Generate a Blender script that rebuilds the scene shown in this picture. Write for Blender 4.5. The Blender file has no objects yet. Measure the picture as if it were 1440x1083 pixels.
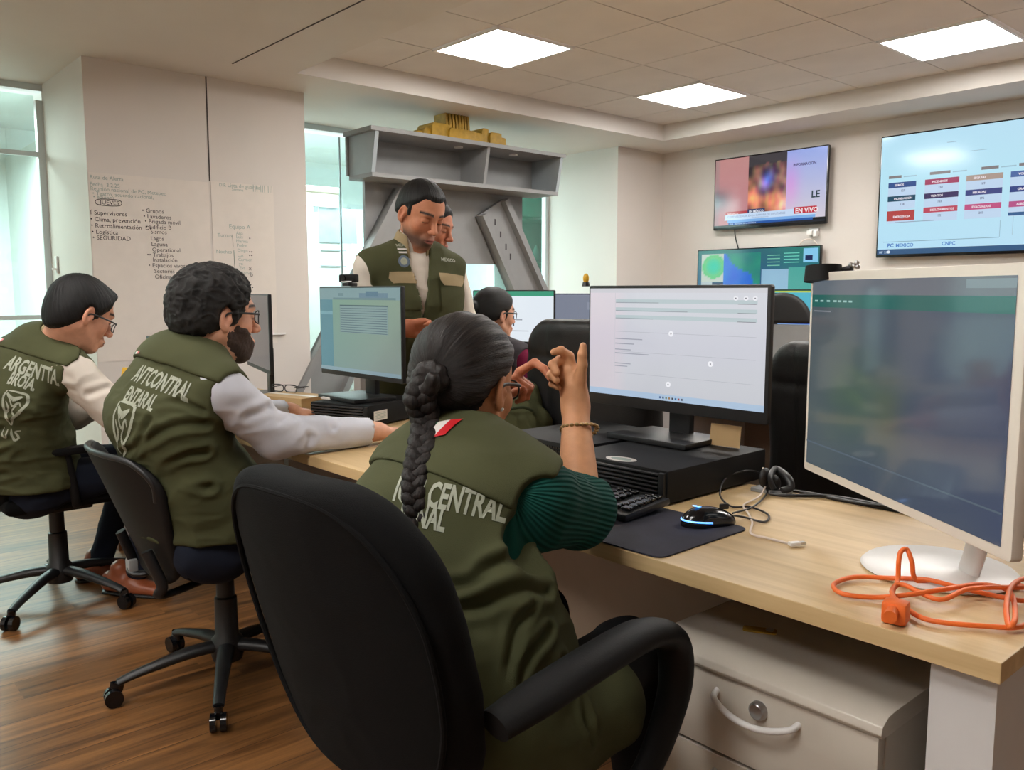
import bpy, bmesh, math, random
import numpy as np
from mathutils import Vector, Matrix, noise as mnoise
SC = bpy.context.scene
COL = SC.collection
PI = math.pi
R = math.radians

# ---------------------------------------------------------------- camera, world, exposure, main lights
cam_d = bpy.data.cameras.new('camera'); cam_d.sensor_width = 36.0; cam_d.lens = 29.75
cam_d.clip_start = 0.05; cam_d.clip_end = 100
cam = bpy.data.objects.new('camera', cam_d); COL.objects.link(cam)
cam.location = (0, 0, 1.22)
PITCH, AZ = math.atan(131 / 1190.0), R(41.3336)
fwd = Vector((-math.cos(AZ) * math.cos(PITCH), math.sin(AZ) * math.cos(PITCH), -math.sin(PITCH)))
cam.rotation_euler = fwd.to_track_quat('-Z', 'Y').to_euler()
SC.camera = cam
SC.view_settings.view_transform = 'Standard'
SC.view_settings.look = 'None'
SC.view_settings.gamma = 1.0
SC.view_settings.use_curve_mapping = False
SC.view_settings.exposure = 0.0
LAMP = 31.0        # luminous strength of the ceiling panels
SKY = 5.0
world = bpy.data.worlds.new('daylight'); SC.world = world; world.use_nodes = True
_b = world.node_tree.nodes['Background']; _b.inputs[0].default_value = (0.90, 0.97, 1.0, 1); _b.inputs[1].default_value = SKY

def area(name, loc, rot, sx, sy, power, color):
    l = bpy.data.lights.new(name, 'AREA'); l.shape = 'RECTANGLE'; l.size = sx; l.size_y = sy
    l.energy = power; l.color = color
    o = bpy.data.objects.new(name, l); COL.objects.link(o); o.location = loc; o.rotation_euler = rot
    return o
area('fill_next_room', (-7.9, 4.2, 2.5), (0, 0, 0), 1.6, 6.0, 520, (0.90, 0.98, 1.0))  # added lamp below the ceiling, brightens the room beyond the glass
area('fill_left_room', (-7.9, 0.2, 2.5), (0, 0, 0), 1.6, 3.0, 260, (0.88, 1.0, 0.96))  # same kind of added fill lamp behind the left glass

# ---------------------------------------------------------------- materials
def s2l(c):
    return tuple(((v / 255.0) / 12.92 if v / 255.0 <= 0.04045 else ((v / 255.0 + 0.055) / 1.055) ** 2.4) for v in c)
class NT:
    def __init__(s, name):
        s.m = bpy.data.materials.new(name); s.m.use_nodes = True
        s.t = s.m.node_tree; s.n = s.t.nodes; s.p = s.n['Principled BSDF']
    def add(s, typ, **kw):
        n = s.n.new(typ)
        for k, v in kw.items():
            if k.startswith('_'): setattr(n, k[1:], v)
        return n
    def ln(s, a, b): s.t.links.new(a, b)
def mat(name, rgb, rough=0.55, metal=0.0, var=0.06, scale=12.0, bump=0.0, bscale=60.0, spec=0.5, attr=False, coat=0.0, stretch=None, sheen=0.0):
    """plain procedural surface: base colour with slight noise variation and optional fine bump"""
    N = NT(name); p = N.p
    c = s2l(rgb)
    p.inputs['Roughness'].default_value = rough; p.inputs['Metallic'].default_value = metal
    p.inputs['Specular IOR Level'].default_value = spec
    p.inputs['Coat Weight'].default_value = coat
    if sheen: p.inputs['Sheen Weight'].default_value = sheen
    tc = N.add('ShaderNodeTexCoord'); mp = N.add('ShaderNodeMapping')
    if stretch: mp.inputs['Scale'].default_value = stretch
    N.ln(tc.outputs['Object'], mp.inputs['Vector'])
    nz = N.add('ShaderNodeTexNoise'); nz.inputs['Scale'].default_value = scale; nz.inputs['Detail'].default_value = 4
    N.ln(mp.outputs[0], nz.inputs['Vector'])
    mr = N.add('ShaderNodeMapRange'); mr.inputs['To Min'].default_value = 1 - var * 1.5; mr.inputs['To Max'].default_value = 1 + var * 1.5
    mr.inputs['From Min'].default_value = 0.25; mr.inputs['From Max'].default_value = 0.75
    N.ln(nz.outputs['Fac'], mr.inputs['Value'])
    mx = N.add('ShaderNodeMix', _data_type='RGBA', _blend_type='MULTIPLY'); mx.inputs['Factor'].default_value = 1
    if attr:
        at = N.add('ShaderNodeAttribute', _attribute_name='Col'); N.ln(at.outputs['Color'], mx.inputs['A'])
    else: mx.inputs['A'].default_value = (*c, 1)
    N.ln(mr.outputs[0], mx.inputs['B'])
    N.ln(mx.outputs['Result'], p.inputs['Base Color'])
    if bump:
        n2 = N.add('ShaderNodeTexNoise'); n2.inputs['Scale'].default_value = bscale; n2.inputs['Detail'].default_value = 3
        N.ln(mp.outputs[0], n2.inputs['Vector'])
        b = N.add('ShaderNodeBump'); b.inputs['Strength'].default_value = bump; b.inputs['Distance'].default_value = 0.004
        N.ln(n2.outputs['Fac'], b.inputs['Height']); N.ln(b.outputs[0], p.inputs['Normal'])
    return N.m
def emit(name, rgb, strength):
    N = NT(name); N.p.inputs['Base Color'].default_value = (0.8, 0.8, 0.8, 1)
    N.p.inputs['Emission Color'].default_value = (*s2l(rgb), 1); N.p.inputs['Emission Strength'].default_value = strength
    return N.m
def screen_mat(name, strength, rough=0.12, spec=0.5):
    N = NT(name); at = N.add('ShaderNodeAttribute', _attribute_name='Col')
    N.p.inputs['Base Color'].default_value = (0.008, 0.009, 0.01, 1); N.p.inputs['Roughness'].default_value = rough
    N.p.inputs['Specular IOR Level'].default_value = spec
    N.ln(at.outputs['Color'], N.p.inputs['Emission Color']); N.p.inputs['Emission Strength'].default_value = strength
    return N.m
def wood_mat(name, dark, light, axis, plank=None, rough=0.4, length=None, ring=9.0):
    """grain runs along the named axis; plank = board width"""
    N = NT(name); p = N.p
    tc = N.add('ShaderNodeTexCoord'); mp = N.add('ShaderNodeMapping')
    N.ln(tc.outputs['Object'], mp.inputs['Vector'])
    s = [ring, ring, ring]; s['XYZ'.index(axis)] = ring * 0.07; mp.inputs['Scale'].default_value = s
    nz = N.add('ShaderNodeTexNoise'); nz.inputs['Scale'].default_value = 1.6; nz.inputs['Detail'].default_value = 7; nz.inputs['Roughness'].default_value = 0.62
    nz.inputs['Distortion'].default_value = 0.6
    vec = mp.outputs[0]
    fac_extra = None
    if plank:
        sx = N.add('ShaderNodeSeparateXYZ'); N.ln(tc.outputs['Object'], sx.inputs[0])
        cross = sx.outputs['X' if axis == 'Y' else 'Y']; along = sx.outputs[axis]
        dv = N.add('ShaderNodeMath', _operation='DIVIDE'); dv.inputs[1].default_value = plank; N.ln(cross, dv.inputs[0])
        fl = N.add('ShaderNodeMath', _operation='FLOOR'); N.ln(dv.outputs[0], fl.inputs[0])
        wn = N.add('ShaderNodeTexWhiteNoise', _noise_dimensions='1D'); N.ln(fl.outputs[0], wn.inputs['W'])
        sh = N.add('ShaderNodeMath', _operation='MULTIPLY_ADD'); N.ln(wn.outputs[0], sh.inputs[0]); sh.inputs[1].default_value = length; N.ln(along, sh.inputs[2])
        d2 = N.add('ShaderNodeMath', _operation='DIVIDE'); d2.inputs[1].default_value = length; N.ln(sh.outputs[0], d2.inputs[0])
        f2 = N.add('ShaderNodeMath', _operation='FLOOR'); N.ln(d2.outputs[0], f2.inputs[0])
        cv = N.add('ShaderNodeCombineXYZ'); N.ln(fl.outputs[0], cv.inputs[0]); N.ln(f2.outputs[0], cv.inputs[1])
        w2 = N.add('ShaderNodeTexWhiteNoise', _noise_dimensions='3D'); N.ln(cv.outputs[0], w2.inputs['Vector'])
        fac_extra = w2.outputs['Value']
        ad = N.add('ShaderNodeVectorMath', _operation='ADD'); N.ln(mp.outputs[0], ad.inputs[0])
        sc = N.add('ShaderNodeVectorMath', _operation='SCALE'); N.ln(w2.outputs['Color'], sc.inputs[0]); sc.inputs['Scale'].default_value = 40
        N.ln(sc.outputs[0], ad.inputs[1]); vec = ad.outputs[0]
        fr = N.add('ShaderNodeMath', _operation='FRACT'); N.ln(dv.outputs[0], fr.inputs[0])
        gp = N.add('ShaderNodeMath', _operation='LESS_THAN'); N.ln(fr.outputs[0], gp.inputs[0]); gp.inputs[1].default_value = 0.018
    N.ln(vec, nz.inputs['Vector'])
    cr = N.add('ShaderNodeValToRGB'); e = cr.color_ramp.elements
    e[0].position = 0.33; e[0].color = (*s2l(dark), 1); e[1].position = 0.68; e[1].color = (*s2l(light), 1)
    N.ln(nz.outputs['Fac'], cr.inputs[0]); out = cr.outputs[0]
    if fac_extra is not None:
        mr = N.add('ShaderNodeMapRange'); mr.inputs['To Min'].default_value = 0.8; mr.inputs['To Max'].default_value = 1.12; N.ln(fac_extra, mr.inputs['Value'])
        mx = N.add('ShaderNodeMix', _data_type='RGBA', _blend_type='MULTIPLY'); mx.inputs['Factor'].default_value = 1
        N.ln(out, mx.inputs['A']); N.ln(mr.outputs[0], mx.inputs['B'])
        m2 = N.add('ShaderNodeMix', _data_type='RGBA'); N.ln(gp.outputs[0], m2.inputs['Factor']); N.ln(mx.outputs['Result'], m2.inputs['A']); m2.inputs['B'].default_value = (*[v * 0.6 for v in s2l(dark)], 1)
        out = m2.outputs['Result']
    N.ln(out, p.inputs['Base Color']); p.inputs['Roughness'].default_value = rough
    return N.m
def glass_mat(name, tint, fac):
    N = NT(name); t = N.add('ShaderNodeBsdfTransparent'); t.inputs[0].default_value = (*s2l(tint), 1)
    g = N.add('ShaderNodeBsdfGlossy'); g.inputs['Roughness'].default_value = 0.03
    m = N.add('ShaderNodeMixShader'); m.inputs[0].default_value = fac
    N.ln(t.outputs[0], m.inputs[1]); N.ln(g.outputs[0], m.inputs[2]); N.ln(m.outputs[0], N.n['Material Output'].inputs[0])
    return N.m

M = {}
M['wall'] = mat('warm_white_paint', (214, 207, 201), 0.7, var=0.02, scale=2, bump=0.05, bscale=200)
M['soffit'] = mat('soffit_paint', (218, 213, 208), 0.8, var=0.02, scale=2)
M['tile'] = mat('ceiling_tile', (222, 218, 215), 0.85, var=0.03, scale=3, bump=0.15, bscale=300)
M['tgrid'] = mat('ceiling_grid', (120, 113, 110), 0.6)
M['joint'] = mat('dark_joint', (70, 64, 62), 0.7)
M['floor'] = wood_mat('brown_floor_boards', (74, 45, 22), (146, 100, 56), 'Y', 0.14, 0.38, 1.2, ring=16)
M['desk'] = wood_mat('pale_oak_laminate', (190, 160, 114), (212, 184, 138), 'X', None, 0.42, ring=14)
M['deskwhite'] = mat('white_laminate', (205, 203, 202), 0.5, var=0.02)
M['modesty'] = mat('taupe_laminate', (146, 128, 112), 0.6, var=0.03)
M['plinth'] = wood_mat('brown_skirting', (88, 50, 28), (120, 72, 42), 'X', None, 0.5)
M['black_pl'] = mat('black_plastic', (24, 24, 26), 0.42, var=0.1)
M['black_matte'] = mat('matte_black_plastic', (15, 15, 16), 0.6, spec=0.25, var=0.1, bump=0.1, bscale=400)
M['grille'] = mat('dark_grey_louvre_plastic', (50, 50, 52), 0.4)
M['black_gloss'] = mat('glossy_black_plastic', (14, 14, 17), 0.16)
M['fabric_black'] = mat('black_chair_fabric', (11, 11, 12), 0.9, var=0.15, bump=0.35, bscale=700, spec=0.18)
M['leather'] = mat('black_leather', (15, 14, 15), 0.5, var=0.12, bump=0.2, bscale=260)
M['chrome'] = mat('brushed_metal', (190, 190, 192), 0.28, metal=1.0)
M['white_pl'] = mat('white_plastic', (226, 224, 222), 0.35, var=0.02)
M['cream_metal'] = mat('cream_painted_metal', (196, 188, 176), 0.38, var=0.03)
M['cream_frame'] = mat('cream_monitor_plastic', (226, 217, 205), 0.4, var=0.02)
M['orange'] = mat('orange_cord_rubber', (236, 112, 46), 0.45, var=0.06)
M['white_cable'] = mat('white_cable', (222, 208, 196), 0.5)
M['grey_panel'] = mat('grey_laminate', (138, 138, 138), 0.5, var=0.03)
M['grey_light'] = mat('light_grey_laminate', (158, 166, 170), 0.5, var=0.03)
M['gold'] = mat('golden_paint', (176, 138, 44), 0.5, var=0.16, scale=20, metal=0.1)
M['alu'] = mat('white_aluminium', (205, 216, 218), 0.4, var=0.02)
M['glass'] = glass_mat('clear_glass', (240, 249, 247), 0.07)
M['glass_green'] = glass_mat('green_edge_glass', (150, 205, 188), 0.06)
M['frost'] = mat('frosted_white_panel', (216, 226, 224), 0.5, var=0.02)
M['paper'] = mat('white_paper', (222, 214, 206), 0.8, var=0.02)
M['ink'] = mat('black_marker_ink', (62, 56, 60), 0.7)
M['ink_teal'] = mat('faded_green_ink', (150, 166, 160), 0.7)
M['lamp'] = emit('light_panel_diffuser', (255, 252, 247), LAMP)
M['mat_cloth'] = mat('navy_mouse_mat', (38, 38, 52), 0.8, var=0.18, scale=18, bump=0.2, bscale=600)
M['led'] = emit('blue_led', (40, 150, 255), 2.2)
M['cardboard'] = mat('cardboard', (170, 140, 98), 0.8, var=0.06)
M['yellow'] = mat('yellow_plastic', (224, 172, 40), 0.5)
M['sticker'] = mat('white_sticker', (214, 210, 204), 0.6)
M['red'] = mat('red_enamel', (190, 30, 38), 0.45)
M['greenflag'] = mat('green_enamel', (24, 100, 60), 0.45)
M['copper'] = mat('brown_socket_plate', (92, 50, 36), 0.5)

# ---------------------------------------------------------------- object helpers
def put(name, me, m=None, parent=None, smooth=False):
    o = bpy.data.objects.new(name, me); COL.objects.link(o)
    if m is not None:
        for q in (m if isinstance(m, (list, tuple)) else [m]): me.materials.append(q)
    if parent is not None: o.parent = parent
    if smooth: me.shade_smooth()
    return o
def thing(name, label, cat, loc=(0, 0, 0), rotz=0.0, group=None):
    o = bpy.data.objects.new(name, None); COL.objects.link(o); o.empty_display_size = 0.05
    o.location = loc; o.rotation_euler = (0, 0, rotz); o['label'] = label; o['category'] = cat
    if group: o['group'] = group
    return o
def tag(o, label, cat, group=None):
    o['label'] = label; o['category'] = cat
    if group: o['group'] = group
    return o
def struct(o): o['kind'] = 'structure'; return o
def copy_tree(o, parent=None):
    c = o.copy(); COL.objects.link(c); c.parent = parent
    for ch in list(o.children): copy_tree(ch, c)
    return c
def T(loc=(0, 0, 0), rot=(0, 0, 0)):
    from mathutils import Euler
    return Matrix.Translation(Vector(loc)) @ Euler(rot, 'XYZ').to_matrix().to_4x4()
class MB:
    """collects shapes into one mesh"""
    def __init__(s): s.bm = bmesh.new(); s.sm = False
    def _x(s, vs, m):
        if m is not None: bmesh.ops.transform(s.bm, matrix=m, verts=vs)
    def box(s, c, d, bev=0.0, m=None, seg=2, mi=0):
        b = bmesh.new(); bmesh.ops.create_cube(b, size=1.0)
        for v in b.verts: v.co = Vector((v.co.x * d[0] + c[0], v.co.y * d[1] + c[1], v.co.z * d[2] + c[2]))
        if bev > 0: bmesh.ops.bevel(b, geom=list(b.edges), offset=bev, segments=seg, profile=0.6, affect='EDGES')
        return s.merge(b, m, mi)
    def merge(s, b, m=None, mi=0):
        if m is not None: bmesh.ops.transform(b, matrix=m, verts=list(b.verts))
        for f in b.faces: f.material_index = mi
        t = bpy.data.meshes.new('t'); b.to_mesh(t); b.free(); s.bm.from_mesh(t); bpy.data.meshes.remove(t); return s
    def cyl(s, a, b, r0, r1=None, n=24, mi=0, caps=True):
        a = Vector(a); b = Vector(b); r1 = r0 if r1 is None else r1
        q = (b - a).to_track_quat('Z', 'Y').to_matrix()
        t = bmesh.new(); L = (b - a).length
        bmesh.ops.create_cone(t, cap_ends=caps, segments=n, radius1=r0, radius2=r1, depth=L)
        return s.merge(t, Matrix.Translation((a + b) / 2) @ q.to_4x4(), mi)
    def ball(s, c, r, m=None, u=20, v=12, mi=0):
        t = bmesh.new(); bmesh.ops.create_uvsphere(t, u_segments=u, v_segments=v, radius=1.0)
        rr = (r, r, r) if isinstance(r, (int, float)) else r
        for w in t.verts: w.co = Vector((w.co.x * rr[0] + c[0], w.co.y * rr[1] + c[1], w.co.z * rr[2] + c[2]))
        return s.merge(t, m, mi)
    def lathe(s, prof, c=(0, 0, 0), n=32, m=None, mi=0):
        t = bmesh.new(); rings = []
        for r, z in prof:
            rings.append([t.verts.new((c[0] + r * math.cos(2 * PI * i / n), c[1] + r * math.sin(2 * PI * i / n), c[2] + z)) for i in range(n)])
        for a, b in zip(rings, rings[1:]):
            for i in range(n): t.faces.new((a[i], a[(i + 1) % n], b[(i + 1) % n], b[i]))
        t.faces.new(list(reversed(rings[0]))); t.faces.new(rings[-1])
        return s.merge(t, m, mi)
    def sweep(s, pts, rad, n=10, closed=False, up=(0, 0, 1), mi=0, m=None, sub=6):
        """tube along a smooth curve through pts; rad = number, (w,h) or per-point list"""
        P = crv(pts, sub, closed); k = len(P)
        def rr(i):
            if isinstance(rad, list):
                f = i / max(1, k - 1) * (len(rad) - 1); j = min(int(f), len(rad) - 2); u = f - j
                a, b = rad[j], rad[j + 1]
                a = (a, a) if isinstance(a, (int, float)) else a; b = (b, b) if isinstance(b, (int, float)) else b
                return (a[0] * (1 - u) + b[0] * u, a[1] * (1 - u) + b[1] * u)
            return (rad, rad) if isinstance(rad, (int, float)) else rad
        t = bmesh.new(); rings = []; U = Vector(up)
        for i in range(k):
            d = (P[(i + 1) % k] - P[i - 1]) if closed else (P[min(i + 1, k - 1)] - P[max(i - 1, 0)])
            d.normalize(); sd = d.cross(U)
            if sd.length < 1e-3: sd = d.cross(Vector((1, 0, 0)) if abs(d.x) < 0.9 else Vector((0, 1, 0)))
            sd.normalize(); u2 = sd.cross(d); U = u2 if not isinstance(up, tuple) or True else U
            a, b = rr(i)
            rings.append([t.verts.new(P[i] + sd * (a * math.cos(2 * PI * j / n)) + u2 * (b * math.sin(2 * PI * j / n))) for j in range(n)])
        R_ = list(zip(rings, rings[1:])) + ([(rings[-1], rings[0])] if closed else [])
        for a, b in R_:
            for j in range(n): t.faces.new((a[j], a[(j + 1) % n], b[(j + 1) % n], b[j]))
        if not closed: t.faces.new(list(reversed(rings[0]))); t.faces.new(rings[-1])
        return s.merge(t, m, mi)
    def prism(s, pts, d, m=None, bev=0.0, mi=0, seg=2):
        """pts = outline in the xy plane, extruded by d along z"""
        t = bmesh.new(); vs = [t.verts.new((p[0], p[1], 0)) for p in pts]; f = t.faces.new(vs)
        r = bmesh.ops.extrude_face_region(t, geom=[f]); bmesh.ops.translate(t, vec=(0, 0, d), verts=[g for g in r['geom'] if isinstance(g, bmesh.types.BMVert)])
        bmesh.ops.recalc_face_normals(t, faces=t.faces)
        if bev > 0:
            ed = [e for e in t.edges if len(e.link_faces) == 2 and e.calc_face_angle(0) > 0.6]
            bmesh.ops.bevel(t, geom=ed, offset=bev, segments=seg, profile=0.6, affect='EDGES')
        return s.merge(t, m, mi)
    def quad(s, a, b, c, d, mi=0):
        f = s.bm.faces.new([s.bm.verts.new(v) for v in (a, b, c, d)]); f.material_index = mi; return s
    def build(s, name, m, parent=None, smooth=True, ang=40, off=None):
        me = bpy.data.meshes.new(name)
        if off is not None: bmesh.ops.translate(s.bm, vec=-Vector(off), verts=s.bm.verts)
        bmesh.ops.recalc_face_normals(s.bm, faces=s.bm.faces)
        if smooth:
            for f in s.bm.faces: f.smooth = True
            for e in s.bm.edges:
                if len(e.link_faces) == 2 and e.calc_face_angle(0) > R(ang): e.smooth = False
        s.bm.to_mesh(me); s.bm.free()
        return put(name, me, m, parent)
def crv(pts, sub=6, closed=False):
    """Catmull-Rom points"""
    P = [Vector(p) for p in pts]; n = len(P)
    if n < 3 and not closed: return P
    out = []
    rng = range(n if closed else n - 1)
    for i in rng:
        p0 = P[(i - 1) % n] if closed or i > 0 else P[0] * 2 - P[1]
        p1 = P[i]; p2 = P[(i + 1) % n]
        p3 = P[(i + 2) % n] if closed or i + 2 < n else P[-1] * 2 - P[-2]
        for j in range(sub):
            t = j / sub; out.append(0.5 * ((2 * p1) + (p2 - p0) * t + (2 * p0 - 5 * p1 + 4 * p2 - p3) * t * t + (3 * p1 - p0 - 3 * p2 + p3) * t ** 3))
    if not closed: out.append(P[-1])
    return out
def rrect(w, h, r, n=6, cx=0, cy=0):
    o = []
    for sx, sy, a0 in ((1, 1, 0), (-1, 1, 90), (-1, -1, 180), (1, -1, 270)):
        for i in range(n + 1):
            a = R(a0 + 90 * i / n); o.append((cx + sx * (w / 2 - r) + r * math.cos(a), cy + sy * (h / 2 - r) + r * math.sin(a)))
    return o
_tc = {}
def text_geo(txt, bold=True):
    """outline text as verts/faces, one unit of cap height about 0.7"""
    if (txt, bold) in _tc: return _tc[(txt, bold)]
    cu = bpy.data.curves.new('t', 'FONT'); cu.body = txt; cu.resolution_u = 2
    if bold: cu.offset = 0.030
    o = bpy.data.objects.new('t', cu); COL.objects.link(o)
    dg = bpy.context.evaluated_depsgraph_get(); me = o.evaluated_get(dg).to_mesh()
    V = [tuple(v.co) for v in me.vertices]; F = [tuple(p.vertices) for p in me.polygons]
    o.evaluated_get(dg).to_mesh_clear(); bpy.data.objects.remove(o); bpy.data.curves.remove(cu)
    _tc[(txt, bold)] = (V, F); return V, F
class Screen:
    """flat picture on a display: coloured shapes in one mesh, coordinates 0..1 (y up)"""
    def __init__(s, w, h): s.w = w; s.h = h; s.V = []; s.F = []; s.C = []; s.k = 0
    def P(s, x, y): return (x * s.w, s.k * 0.00012, y * s.h)
    def rect(s, x0, y0, x1, y1, c): return s.poly([(x0, y0), (x1, y0), (x1, y1), (x0, y1)], c)
    def poly(s, pts, c):
        s.k += 1; b = len(s.V)
        s.V += [(x * s.w, -s.k * 0.00008, y * s.h) for x, y in pts]; s.F.append(tuple(range(b, b + len(pts)))); s.C += [s2l(c)] * len(pts); return s
    def grid(s, x0, y0, x1, y1, nx, ny, fn):
        s.k += 1; b = len(s.V)
        for j in range(ny + 1):
            for i in range(nx + 1):
                u, v = i / nx, j / ny
                s.V.append(((x0 + (x1 - x0) * u) * s.w, -s.k * 0.00008, (y0 + (y1 - y0) * v) * s.h)); s.C.append(s2l(fn(u, v)))
        for j in range(ny):
            for i in range(nx):
                a = b + j * (nx + 1) + i; s.F.append((a, a + 1, a + nx + 2, a + nx + 1))
        return s
    def text(s, x, y, size, txt, c, bold=True):
        V, F = text_geo(txt, bold); s.k += 1; b = len(s.V)
        s.V += [(x * s.w + v[0] * size * s.h, -s.k * 0.00008, y * s.h + v[1] * size * s.h) for v in V]
        s.F += [tuple(b + i for i in f) for f in F]; s.C += [s2l(c)] * len(V); return s
    def build(s, name, m, parent):
        me = bpy.data.meshes.new(name); me.from_pydata(s.V, [], s.F)
        a = me.color_attributes.new('Col', 'FLOAT_COLOR', 'POINT')
        a.data.foreach_set('color', np.array([(*c, 1) for c in s.C], dtype=np.float32).ravel())
        return put(name, me, m, parent)

# ================================================================= THE ROOM
XW, XG, YW, ZS, ZT = -5.46, -6.43, 6.80, 2.58, 2.72      # column face, glass line, TV wall, soffit, tiles
def bx(name, x0, x1, y0, y1, z0, z1, m, parent=None):
    return MB().box(((x0 + x1) / 2, (y0 + y1) / 2, (z0 + z1) / 2), (x1 - x0, y1 - y0, z1 - z0)).build(name, m, parent, smooth=False)
struct(bx('floor', -12.5, 3.0, -3.0, 8.0, -0.1, 0.0, M['floor']))
# walls
struct(bx('wall_tv', -6.3, 3.0, YW, YW + 0.15, 0, 2.9, M['wall']))
struct(bx('wall_right', 3.0, 3.15, -3.0, YW + .15, 0, 2.9, M['wall']))
struct(bx('wall_rear', -12.5, 3.15, -3.15, -3.0, 0, 2.9, M['wall']))
# column with the writing sheets: split in two at the joint
struct(bx('wall_column', XG + 0.02, XW, 1.48, 2.892, 0, ZS, M['wall']))
struct(bx('trim_1', XW, XW + 0.003, 2.206, 2.214, 1.93, ZS, M['joint']))
struct(bx('wall_corner', XG + .02, XW, 6.13, YW, 0, ZS, M['wall']))
struct(bx('baseboard_column', XW, XW + 0.015, 1.48, 2.892, 0, 0.09, M['plinth']))
struct(bx('baseboard_tv', -5.4, 3.0, YW - 0.015, YW, 0, 0.09, M['plinth']))
# ceiling: soffit with two recesses
CX0, CX1, CY0, CY1 = -5.0, 0.73, 2.60, 6.22
DX0, DX1, DY0, DY1 = -3.79, 0.73, -2.6, 1.17
mb = MB()
def sb(x0, x1, y0, y1):
    mb.box(((x0 + x1) / 2, (y0 + y1) / 2, ZS + 0.15), (x1 - x0, y1 - y0, 0.3))
sb(-6.60, CX0, -3.0, YW); sb(CX1, 3.0, -3.0, YW); sb(CX0, CX1, CY1, YW); sb(CX0, CX1, DY1, CY0); sb(CX0, DX0, -3, DY1); sb(DX0, CX1, -3.0, DY0)
struct(mb.build('ceiling', M['soffit'], smooth=False))
mb = MB()
for k in range(1): mb.box(((CX0 + .0 + CX1) / 2, 0, 0), (0, 0, 0)) if False else None
mb.box((-1.75, 2.21, ZS - 0.001), (6.6, 0.008, 0.003)); struct(mb.build('trim_2', M['joint'], smooth=False))
PT = 0.635
xs = [-5.0, -4.43, -3.80, -3.165, -2.53, -1.895, -1.26, -0.625, 0.01, 0.645, 0.73]
ys = [2.60, 3.23, 3.865, 4.50, 5.135, 5.77, 6.22]
ys2 = [-2.6, -1.97, -1.335, -0.7, -0.065, 0.57, 1.17]
xs2 = [-3.79, -3.165, -2.53, -1.895, -1.26, -0.625, 0.01, 0.645, 0.73]
lamps = {(1, 1), (1, 4), (4, 1), (4, 4), (7, 1), (7, 4)}
lamps2 = {(1, 1), (1, 4), (4, 1), (4, 3)}
mt = MB(); mg = MB()
for X_, Y_, L_ in ((xs, ys, lamps), (xs2, ys2, lamps2)):
    for i in range(len(X_) - 1):
        for j in range(len(Y_) - 1):
            if (i, j) in L_: continue
            x0, x1, y0, y1 = X_[i] + .004, X_[i + 1] - .004, Y_[j] + .004, Y_[j + 1] - .004
            mt.box(((x0 + x1) / 2, (y0 + y1) / 2, ZT + 0.01), (x1 - x0, y1 - y0, 0.02))
    mg.box(((X_[0] + X_[-1]) / 2, (Y_[0] + Y_[-1]) / 2, ZT + 0.03), (X_[-1] - X_[0] - .002, Y_[-1] - Y_[0] - .002, 0.016))
struct(mt.build('ceiling_tiles', M['tile'], smooth=False)); struct(mg.build('ceiling_grid', M['tgrid'], smooth=False))
desc = {(1, 1): 'square ceiling light panel nearest the writing sheets, over the standing man', (1, 4): 'square ceiling light panel near the corner above the smaller wall television',
        (4, 1): 'ceiling light panel mostly cut off by the top edge of the photo', (4, 4): 'square ceiling light panel above the wide wall television at right',
        (7, 1): 'square ceiling light panel out of view', (7, 4): 'square ceiling light panel out of view at the far right'}
def lamp(x0, x1, y0, y1, label):
    t = thing('ceiling_light_panel', label, 'ceiling light', ((x0 + x1) / 2, (y0 + y1) / 2, ZT - 0.012), 0, 'recessed square light panels')
    w, d = x1 - x0 - .008, y1 - y0 - .008
    f = MB()
    for sx, sy, cx_, cy_ in ((w, .02, 0, d / 2 - .01), (w, .02, 0, -d / 2 + .01), (.02, d - .04, w / 2 - .01, 0), (.02, d - .04, -w / 2 + .01, 0)):
        f.box((cx_, cy_, 0.012), (sx, sy, 0.026))
    f.build('frame', M['white_pl'], t, smooth=False)
    MB().box((0, 0, 0.013), (w - .04, d - .04, 0.012)).build('diffuser', M['lamp'], t, smooth=False)
for (i, j) in sorted(lamps): lamp(xs[i], xs[i + 1], ys[j], ys[j + 1], desc[(i, j)])
for (i, j) in sorted(lamps2): lamp(xs2[i], xs2[i + 1], ys2[j], ys2[j + 1], 'square ceiling light panel behind the photographer, out of view')

# ---- glass front with the next room behind it
def glass_front(n, y0, y1, mull, rail):
    w = thing('window_%d' % n, 'glazed partition with slim white frame', 'window', (XG, y0, 0)); w['kind'] = 'structure'
    for k in ('label', 'category'): del w[k]
    m = MB(); L = y1 - y0
    m.box((0, L / 2, 2.56), (0.08, L, 0.045)); m.box((0, L / 2, 0.04), (0.06, L, 0.08))
    m.box((0, 0.02, 1.28), (0.06, 0.04, 2.4)); m.box((0, L - 0.02, 1.28), (0.06, 0.04, 2.4))
    m.build('frame', M['alu'], w, smooth=False)
    for rz_ in RAILS.get(n, []): MB().box((0, L / 2, rz_), (.04, L - .08, .03)).build('rail', M['alu'], w, smooth=False)
    g = MB(); ed = [0.04] + mull + [L - 0.04]
    for a, b in zip(ed, ed[1:]): g.box((0, (a + b) / 2, 1.28), (0.01, b - a - 0.012, 2.46))
    g.build('glass_pane', M['glass'], w, smooth=False)
    s = MB()
    for a in mull: s.box((0, a, 1.28), (0.014, 0.012, 2.46))
    s.build('seal', M['grey_light'], w, smooth=False)
RAILS = {2: [2.13, 1.05]}
glass_front(1, 2.892, 6.13, [0.83, 1.95], None)
glass_front(2, -3.0, 1.48, [1.2, 2.6, 3.7], None)
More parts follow.
